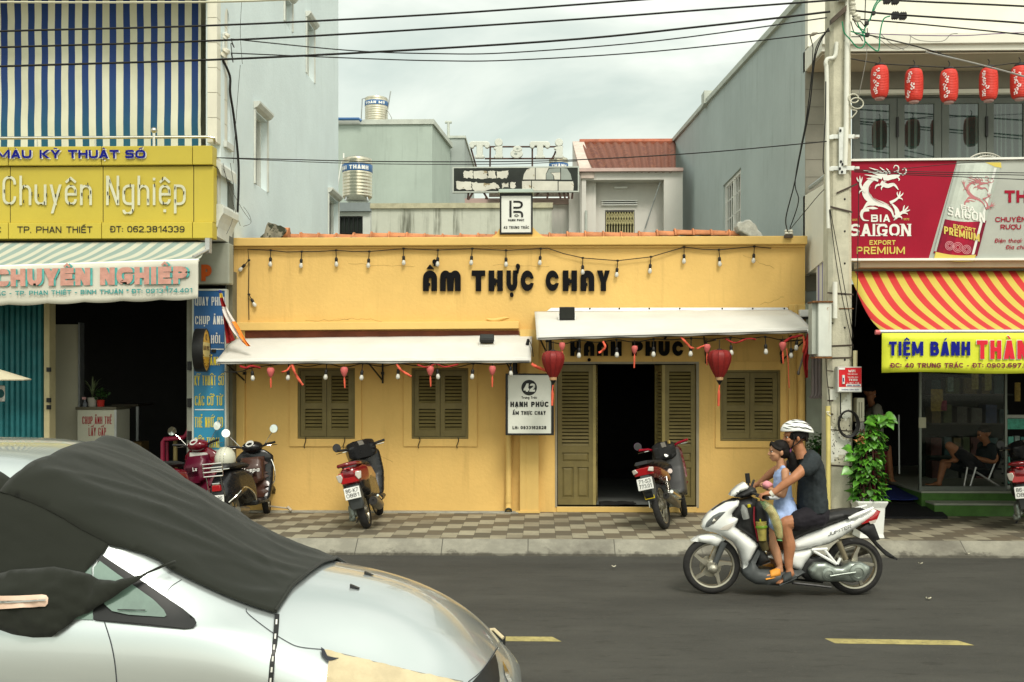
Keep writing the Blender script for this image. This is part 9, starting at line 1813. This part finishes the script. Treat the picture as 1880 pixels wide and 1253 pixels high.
fc=thing('folding_chair','steel folding chair under the man behind the bakery glass','chair',pt(1795,893,14.85));Yc_=14.85
for dy in(-.2,.2):
 for a,e in(((1770,893),(1776,858)),((1781,893),(1792,858)),((1815,880),(1827,850)),((1790,866),(1834,893))):obj('leg',MB().tube([pt(*a,Yc_+dy),pt(*e,Yc_+dy)],.014,8),mat('chair_steel',(.55,.56,.54),.3,metal=.6,var=.1),fc)
q=prect(1768,1828,858,861,Yc_);obj('seat',MB().box(q[0],q[1],Yc_-.2,Yc_+.2,q[2],q[3]),M_SEAT,fc,bevel=.01);a,e=pt(1818,858,Yc_),pt(1832,822,Yc_);obj('backrest',MB().hexa([a+Vector((0,-.2,0)),a+Vector((.02,-.2,0)),a+Vector((.02,.2,0)),a+Vector((0,.2,0)),e+Vector((0,-.2,0)),e+Vector((.02,-.2,0)),e+Vector((.02,.2,0)),e+Vector((0,.2,0))]),M_SEAT,fc,bevel=.01)
tag(obj('phone',MB().box(*(lambda c:(c.x-.05,c.x+.03,c.y-.05,c.y+.05,c.z+.0,c.z+.012))(P('hand')+fwd*.03+UP*.03)),mat('phone_silver',(.3,.31,.32),.3)),'phone held by the man sitting behind the bakery glass','phone')
J2=dict(head=(1596,722),neck=(1600,742),chest=(1604,756),waist=(1605,790),hip=(1606,818),elbow=(1598,795),hand=(1620,808),knee1=(1625,822),ank1=(1634,882),toe1=(1650,890),knee2=(1616,822),ank2=(1618,884),toe2=(1630,892))
fwd=Vector((1,0,0));r,P2_=sitter('person with bare legs and pale shirt sitting in the shadows behind the green climber',15.7,0,J2,.95,mat('dim_pale_shirt',(.30,.30,.26),.8),M_SKIN,M_SHORT);fwd=Vector((-1,0,0))
q=prect(1594,1622,828,832,15.7);st=thing('stool','low stool under the person behind the green climber','stool',pt(1607,893,15.7));obj('seat',MB().box(q[0],q[1],15.5,15.9,q[2],q[3]),M_MAG,st,bevel=.01)
for dx in(q[0]+.02,q[1]-.02):
 for y in(15.53,15.87):obj('leg',MB().tube([(dx,y,q[2]),(dx,y,PV+.12)],.014,6),M_MAG,st)
# ================================================================ SILVER CAR WITH A CLOTH COVER (nearest thing)
YC=5.49
m,n,l,xyz,M,N,MIX,SM,BUMP,COLR,b=newmat('silver_metallic_paint',.30);M_CAR=m
COLR(MIX(N(1.5,4),(.53,.585,.585),(.60,.645,.64)));b.inputs['Metallic'].default_value=.72;b.inputs['Coat Weight'].default_value=.9;b.inputs['Coat Roughness'].default_value=.03
M_CBLK=mat('car_black_trim',(.012,.013,.013),.4,var=.1);M_CGLASS=mat('grey_green_car_glass',(.13,.20,.165),.06,var=.25,scale=2.2,spec=.9);M_SEAM=mat('panel_gap',(.02,.022,.03),.6,var=0)  # opaque car glass: grey-green base stands in for reflected and through light
ST=[ # X, then half section (y, z) from the underside round to the centre line
 (-4.78,[(0,.42),(.60,.42),(.70,.46),(.74,.55),(.75,.66),(.73,.76),(.70,.82),(.66,.90),(.56,.98),(.3,1.02),(0,1.03)]),
 (-4.72,[(0,.30),(.66,.30),(.76,.36),(.80,.52),(.82,.68),(.80,.86),(.77,.92),(.70,1.10),(.58,1.32),(.32,1.40),(0,1.42)]),
 (-4.45,[(0,.26),(.70,.24),(.82,.32),(.86,.52),(.87,.74),(.84,.91),(.81,.95),(.71,1.28),(.58,1.51),(.34,1.58),(0,1.60)]),
 (-3.8,[(0,.25),(.72,.22),(.82,.30),(.865,.50),(.875,.72),(.845,.90),(.815,.93),(.71,1.30),(.585,1.58),(.36,1.65),(0,1.67)]),
 (-3.1,[(0,.25),(.72,.22),(.82,.30),(.865,.50),(.875,.72),(.845,.89),(.815,.92),(.71,1.30),(.585,1.60),(.36,1.67),(0,1.69)]),
 (-2.6,[(0,.25),(.72,.22),(.82,.30),(.865,.50),(.875,.72),(.845,.885),(.815,.915),(.70,1.33),(.585,1.60),(.36,1.665),(0,1.685)]),
 (-2.38,[(0,.25),(.72,.22),(.82,.30),(.865,.50),(.875,.72),(.845,.88),(.815,.91),(.71,1.30),(.60,1.54),(.36,1.60),(0,1.625)]),
 (-2.0,[(0,.25),(.72,.22),(.82,.30),(.865,.50),(.875,.71),(.845,.87),(.815,.90),(.735,1.11),(.645,1.28),(.36,1.40),(0,1.44)]),
 (-1.62,[(0,.25),(.72,.22),(.82,.30),(.865,.50),(.875,.70),(.845,.855),(.81,.885),(.755,.945),(.66,1.02),(.38,1.15),(0,1.20)]),
 (-1.38,[(0,.25),(.72,.22),(.82,.30),(.865,.50),(.875,.69),(.84,.83),(.785,.87),(.70,.90),(.58,.95),(.36,1.03),(0,1.065)]),
 (-1.18,[(0,.25),(.72,.22),(.82,.30),(.865,.50),(.87,.66),(.815,.775),(.73,.825),(.62,.885),(.45,.95),(.23,.99),(0,1.00)]),
 (-.95,[(0,.25),(.72,.22),(.82,.30),(.865,.48),(.865,.61),(.80,.70),(.705,.745),(.60,.825),(.45,.912),(.22,.955),(0,.968)]),
 (-.7,[(0,.25),(.70,.22),(.80,.30),(.85,.45),(.85,.55),(.785,.625),(.69,.672),(.58,.755),(.44,.845),(.22,.892),(0,.905)]),
 (-.45,[(0,.25),(.64,.22),(.75,.28),(.80,.40),(.80,.48),(.735,.56),(.64,.600),(.53,.670),(.40,.735),(.2,.772),(0,.782)]),
 (-.28,[(0,.24),(.54,.21),(.66,.26),(.71,.35),(.71,.42),(.65,.48),(.56,.51),(.46,.555),(.35,.60),(.18,.625),(0,.632)]),
 (-.16,[(0,.24),(.42,.21),(.53,.25),(.57,.32),(.57,.37),(.52,.41),(.45,.43),(.37,.455),(.28,.477),(.15,.488),(0,.492)]),
 (-.09,[(0,.25),(.30,.24),(.38,.26),(.42,.30),(.42,.33),(.39,.355),(.34,.37),(.28,.38),(.2,.388),(.1,.393),(0,.395)])]
car=thing('car','silver people carrier parked in the foreground with a black cloth over its windscreen','car',(-2.4,YC,0))
rings=[[Vector((X,YC-y,z))for y,z in P]+[Vector((X,YC+y,z))for y,z in P[-2:0:-1]]for X,P in ST]
body=obj('body',MB().loft(rings),M_CAR,car,sub=3,center=False)
dg=bpy.context.evaluated_depsgraph_get();be=body.evaluated_get(dg);bv=BVHTree.FromObject(body,dg)
EYEV=Vector((0,0,EYE))
def hit(px,py):
 d=(pt(px,py,5)-EYEV).normalized();h,nn,i,ds=bv.ray_cast(EYEV,d);return(h,nn)if h is not None else(None,None)
def patch(nm,outl,mm,off=.004,step=14,holes=(),bump=None,par=None,solid=0.0,flat=False):
 v,f,d=fill(outl,step,holes);P=[];ok=[]
 for p,dd in zip(v,d):
  h,nn=hit(p.x,p.y);ok.append(h is not None)
  if h is None:P.append(Vector((0,0,0)));continue
  if nn.dot(EYEV-h)<0:nn=-nn
  P.append(h+(nn*off if bump is None else bump(p,dd,h,nn)))
 if flat:
  import numpy as np
  A_=np.array([(p.x,p.z,1)for p in P]);y_=np.array([p.y for p in P]);c_=np.linalg.lstsq(A_,y_,rcond=None)[0];r_=A_@c_;k_=max(0,(r_-y_).max());P=[Vector((p.x,r_[i]-k_,p.z))for i,p in enumerate(P)]
 return obj(nm,MB().add(P,[t for t in f if all(ok[i]for i in t)]),mm,par or car,smooth=70,solid=solid)
def line(nm,pts,w,mm,off=.0025,par=None):
 Q=spline(pts,6);vs=[];
 for i,q_ in enumerate(Q):
  d=(Q[min(i+1,len(Q)-1)]-Q[max(i-1,0)]).normalized();n_=Vector((-d.y,d.x))*w/2
  for s_ in(-1,1):
   h,nn=hit(*(q_+n_*s_));
   if h is None:h,nn=hit(*q_)
   if h is None:return None
   vs.append(h+nn*off*(1 if nn.dot(EYEV-h)>0 else-1))
 return obj(nm,MB().add(vs,[(2*i,2*i+1,2*i+3,2*i+2)for i in range(len(Q)-1)]),mm,par or car)
def z5(*L):return[(x/4.59,980+y/4.59)for x,y in L]
qf=patch('quarter_window_frame',z5((795,735),(890,745),(1200,775),(1560,808),(1630,800),(1660,765),(1640,725),(1540,640),(1380,530),(1200,405),(980,265),(870,190),(840,215),(800,300),(790,500)),M_CBLK,.011,7)
patch('quarter_glass',z5((900,600),(960,655),(1100,690),(1390,715),(1410,700),(1390,650),(1300,555),(1150,450),(1000,345),(850,235),(800,290),(800,400)),M_CGLASS,.016,9,par=qf,flat=True)
patch('defrost_slots',z5((1010,650),(1240,660),(1240,668),(1010,660)),M_CBLK,.034,7,par=qf,flat=True)
patch('door_window',[(-420,900),(-200,900),(40,930),(168,1010),(172,1139),(-100,1130),(-420,1128)],M_CGLASS,.008,16)
line('door_seam',z5((880,745),(915,850),(945,960),(970,1100),(985,1260)),1.8,M_SEAM);line('pillar_seam',z5((1390,530),(1440,450),(1530,390)),1.0,M_SEAM)
line('hood_seam',[(452,1118),(456,1128),(490,1155),(522,1176),(548,1188),(590,1193)],1.2,M_SEAM);line('hood_seam',[(590,1193),(640,1204),(700,1219),(780,1238),(850,1252)],1.0,mat('soft_gap',(.16,.14,.11),.7))
line('belt_moulding',[(175,1138.5),(260,1146),(340,1155)],2.0,M_CBLK,.014)
mk=patch('masking_sheet',[(592,1195),(640,1206),(700,1221),(780,1240),(870,1262),(900,1300),(596,1300),(600,1235),(603,1216),(612,1210),(600,1206)],mat('tan_masking_paper',(.50,.42,.27),.85,var=.12,scale=7,bump=.5,bscale=24),.006,8,bump=lambda p,dd,h,nn:nn*(.012+.010*noise.noise(Vector((p.x*.05,p.y*.07,0)))+.006*noise.noise(Vector((p.x*.15,p.y*.19,3)))))
patch('torn_gap',[(588,1192),(594,1196),(601,1210),(622,1212),(610,1216),(600,1217),(590,1206)],M_SEAM,.0145,6)
patch('grille',[(858,1262),(882,1236),(908,1202),(913,1222),(916,1246),(916,1270),(870,1270)],M_CBLK,.006,7);patch('headlight',[(921,1214),(926,1222),(932,1234),(938,1252),(932,1256),(926,1240)],M_CHR,.006,5);line('hood_front_seam',[(858,1254),(884,1232),(905,1202),(912,1190)],1.6,M_SEAM,.007)
for a in((651,1080),(677,1056)):
 h,nn=hit(*a)
 if h is None:continue
 obj('washer_nozzle',MB().add([h+Vector(v)for v in((-.022,-.016,0),(-.022,.016,0),(.026,.012,0),(.026,-.012,0),(-.022,-.012,.02),(-.022,.012,.02))],[(0,1,5,4),(0,4,3),(1,2,5),(4,5,2,3),(0,3,2,1)]),M_CBLK,car)
a,e=pt(905,1158,5.85),pt(922,1198,5.75);obj('torn_bracket',MB().prism([pt(900,1156,5.85),pt(906,1157,5.85),pt(924,1173,5.8),pt(923,1196,5.75),pt(916,1196,5.75),pt(912,1182,5.8)],(.012,.05,0)),M_CBLK,car);obj('torn_edge',MB().tube([pt(897,1157,5.84),pt(907,1156,5.84),pt(924,1172,5.79)],.010,6).tube([pt(920,1180,5.77),pt(917,1194,5.75)],.008,5),mk.data.materials[0],car)
for X in(-3.95,-.88):
 for s_ in(-1,1):
  c=Vector((X,YC+s_*.79,.285));w=obj('wheel',MB().lathe([(.18,-.10),(.26,-.105),(.285,-.07),(.285,.07),(.26,.105),(.18,.10)],c,(0,1,0),32),M_TYRE,car,smooth=True);obj('rim',MB().lathe([(.185,.0),(.17,.02),(.05,.04),(.001,.045)],c+Vector((0,s_*.075,0)),(0,s_,0),20),M_ALLOY,w);obj('wheel_arch',MB().lathe([(.295,.0),(.31,.008),(.32,.0)],Vector((X,YC+s_*.868,.29)),(0,s_,0),32,caps=False),M_CBLK,car)
for s_ in(-1,1):obj('rear_light',MB().ball((-4.72,YC+s_*.72,1.0),(.05,.09,.18),14,10),M_RLENS,car,smooth=True)
# cloth cover
m,n,l,xyz,M,N,MIX,SM,BUMP,COLR,b=newmat('black_cover_cloth',.9);M_COV=m;COLR(MIX(N(3,5),(.012,.014,.010),(.018,.020,.015)));b.inputs['Sheen Weight'].default_value=.12;b.inputs['Specular IOR Level'].default_value=.2;BUMP(M('ADD',N(420,2),M('MULTIPLY',N(26,4,.6,(1,.5,1)),.8)),.35,.006)
cv=thing('car_cover','wrinkled black cloth sun cover with a reflective strip draped over the car windscreen','cover',(-1.9,YC-.1,1.0))
def downn(X,Y):
 h,nn,i,ds=bv.ray_cast(Vector((X,Y,3)),Vector((0,0,-1)))
 if h is None:return Vector((X,Y,.9)),UP
 return h,(nn if nn.z>0 else-nn)
def down(X,Y):return downn(X,Y)[0].z
def hp(*L):return[(h.x,h.y)for h in(hit(*p)[0]for p in L)if h]
near=hp((506,1131),(470,1120),(430,1105),(395,1090),(350,1069),(312,1050),(290,1032),(268,1022),(235,1012),(203,1004))
near+=hp((150,975),(100,945),(50,922),(2,905),(40,868),(90,843),(150,819))
plan=near+[(-2.50,YC+.56),(-2.36,YC+.62),(-2.0,YC+.69),(-1.62,YC+.72),(-1.3,YC+.74),(-1.14,YC+.72),(-1.135,YC+.6),(-1.16,YC+.4),(-1.13,YC+.2),(-1.155,YC+.02),(-1.17,YC-.15),(-1.19,YC-.3),(-1.215,YC-.42)]
v,f,d=fill(plan,.024);P=[]
for p,dd in zip(v,d):
 h,nn=downn(p.x,p.y);a_,c_=p.x,p.y-YC
 rdg=lambda u,w_,k:max(0,1-abs(noise.noise(Vector((u,w_,k))))*5) # narrow straight creases
 fold=.9*rdg(a_*.8+c_*.9,c_*2.6-a_*1.5,3)+.6*rdg(a_*1.6-c_*.5,c_*3.4-a_*.9,9)+.35*rdg(a_*2.2+c_*1.7,c_*5,14)+.5*noise.noise(Vector((a_*1.3,c_*1.8,5)))
 P.append(h+nn*(.017+.016*fold*min(1,.1+dd/.12))+Vector((0,0,.05*max(0,1-((a_+2.42)/.35)**2-((c_-.50)/.3)**2))))
obj('main_sheet',MB().add(P,f),M_COV,cv,smooth=True,solid=.006)
def sbump(k,amp,foldk=1.0):return lambda p,dd,h,nn:nn*(.012+k*min(1,dd/45)**.7+.045*max(0,min(1,(p.x-165)/40))*(1 if k>.01 else 0))+Vector((0,-amp*math.exp(-((p.x-20)/95)**2-((p.y-1095)/60)**2),0))+nn*foldk*(.010*noise.noise(Vector((p.x*.02+p.y*.012,p.y*.05-p.x*.012,2)))+.014*max(0,1-5*abs(noise.noise(Vector((p.x*.012+p.y*.010,p.y*.028-p.x*.012,7)))))+.008*max(0,1-5*abs(noise.noise(Vector((p.x*.022,p.y*.05-p.x*.022,1))))))
patch('side_sheet',[(-420,890),(-100,872),(0,868),(60,905),(110,936),(204,994),(193,1014),(157,1052),(190,1070),(60,1080),(-420,1080)],M_COV,step=12,bump=sbump(-.004,.015,.25),par=cv,solid=.005)
fl=[(-420,1050),(-100,1052),(0,1054),(30,1046),(104,1041),(168,1056),(186,1067),(218,1073),(262,1064),(314,1046),(318,1049),(272,1064),(240,1085),(207,1106),(174,1122),(142,1137),(122,1154),(100,1169),(66,1170),(28,1163),(2,1153),(-60,1140),(-420,1130)]
patch('side_flap',fl,M_COV,step=10,bump=sbump(.024,.055),par=cv,solid=.005)
patch('reflective_strip',[(-420,1094),(0,1092),(92,1091.5),(99,1093),(102,1098),(101,1109),(96,1114),(0,1117),(-420,1120)],mat('peach_reflective_tape',(.66,.47,.36),.4,var=.08),step=9,bump=lambda p,dd,h,nn:sbump(.024,.055)(p,40,h,nn)+nn*.016,par=cv);patch('tape_centre',[(-420,1104),(0,1101.5),(100,1101),(100,1104.5),(0,1106),(-420,1108)],mat('grey_tape_line',(.26,.26,.24),.4),step=9,bump=lambda p,dd,h,nn:sbump(.024,.055)(p,40,h,nn)+nn*.022,par=cv)
st=line('strap',[(508,1131),(507,1150),(504,1185),(500,1220),(497,1262)],9,M_CBLK,.012,par=cv)
for y in(1146,1172,1191,1211,1230,1249):x=508-(y-1131)*.085;patch('strap_stitch',[(x-1.4,y-4.5),(x+1.8,y-4.5),(x+1.2,y+4.5),(x-2,y+4.5)],mat('stitch_white',(.6,.6,.55),.6),.014,5,par=st)
obj('front_hem',MB().tube([Vector((X,Y,down(X,Y)+.024))for X,Y in[near[0]]+plan[::-1][:11]],.008,6),M_COV,cv,smooth=True)
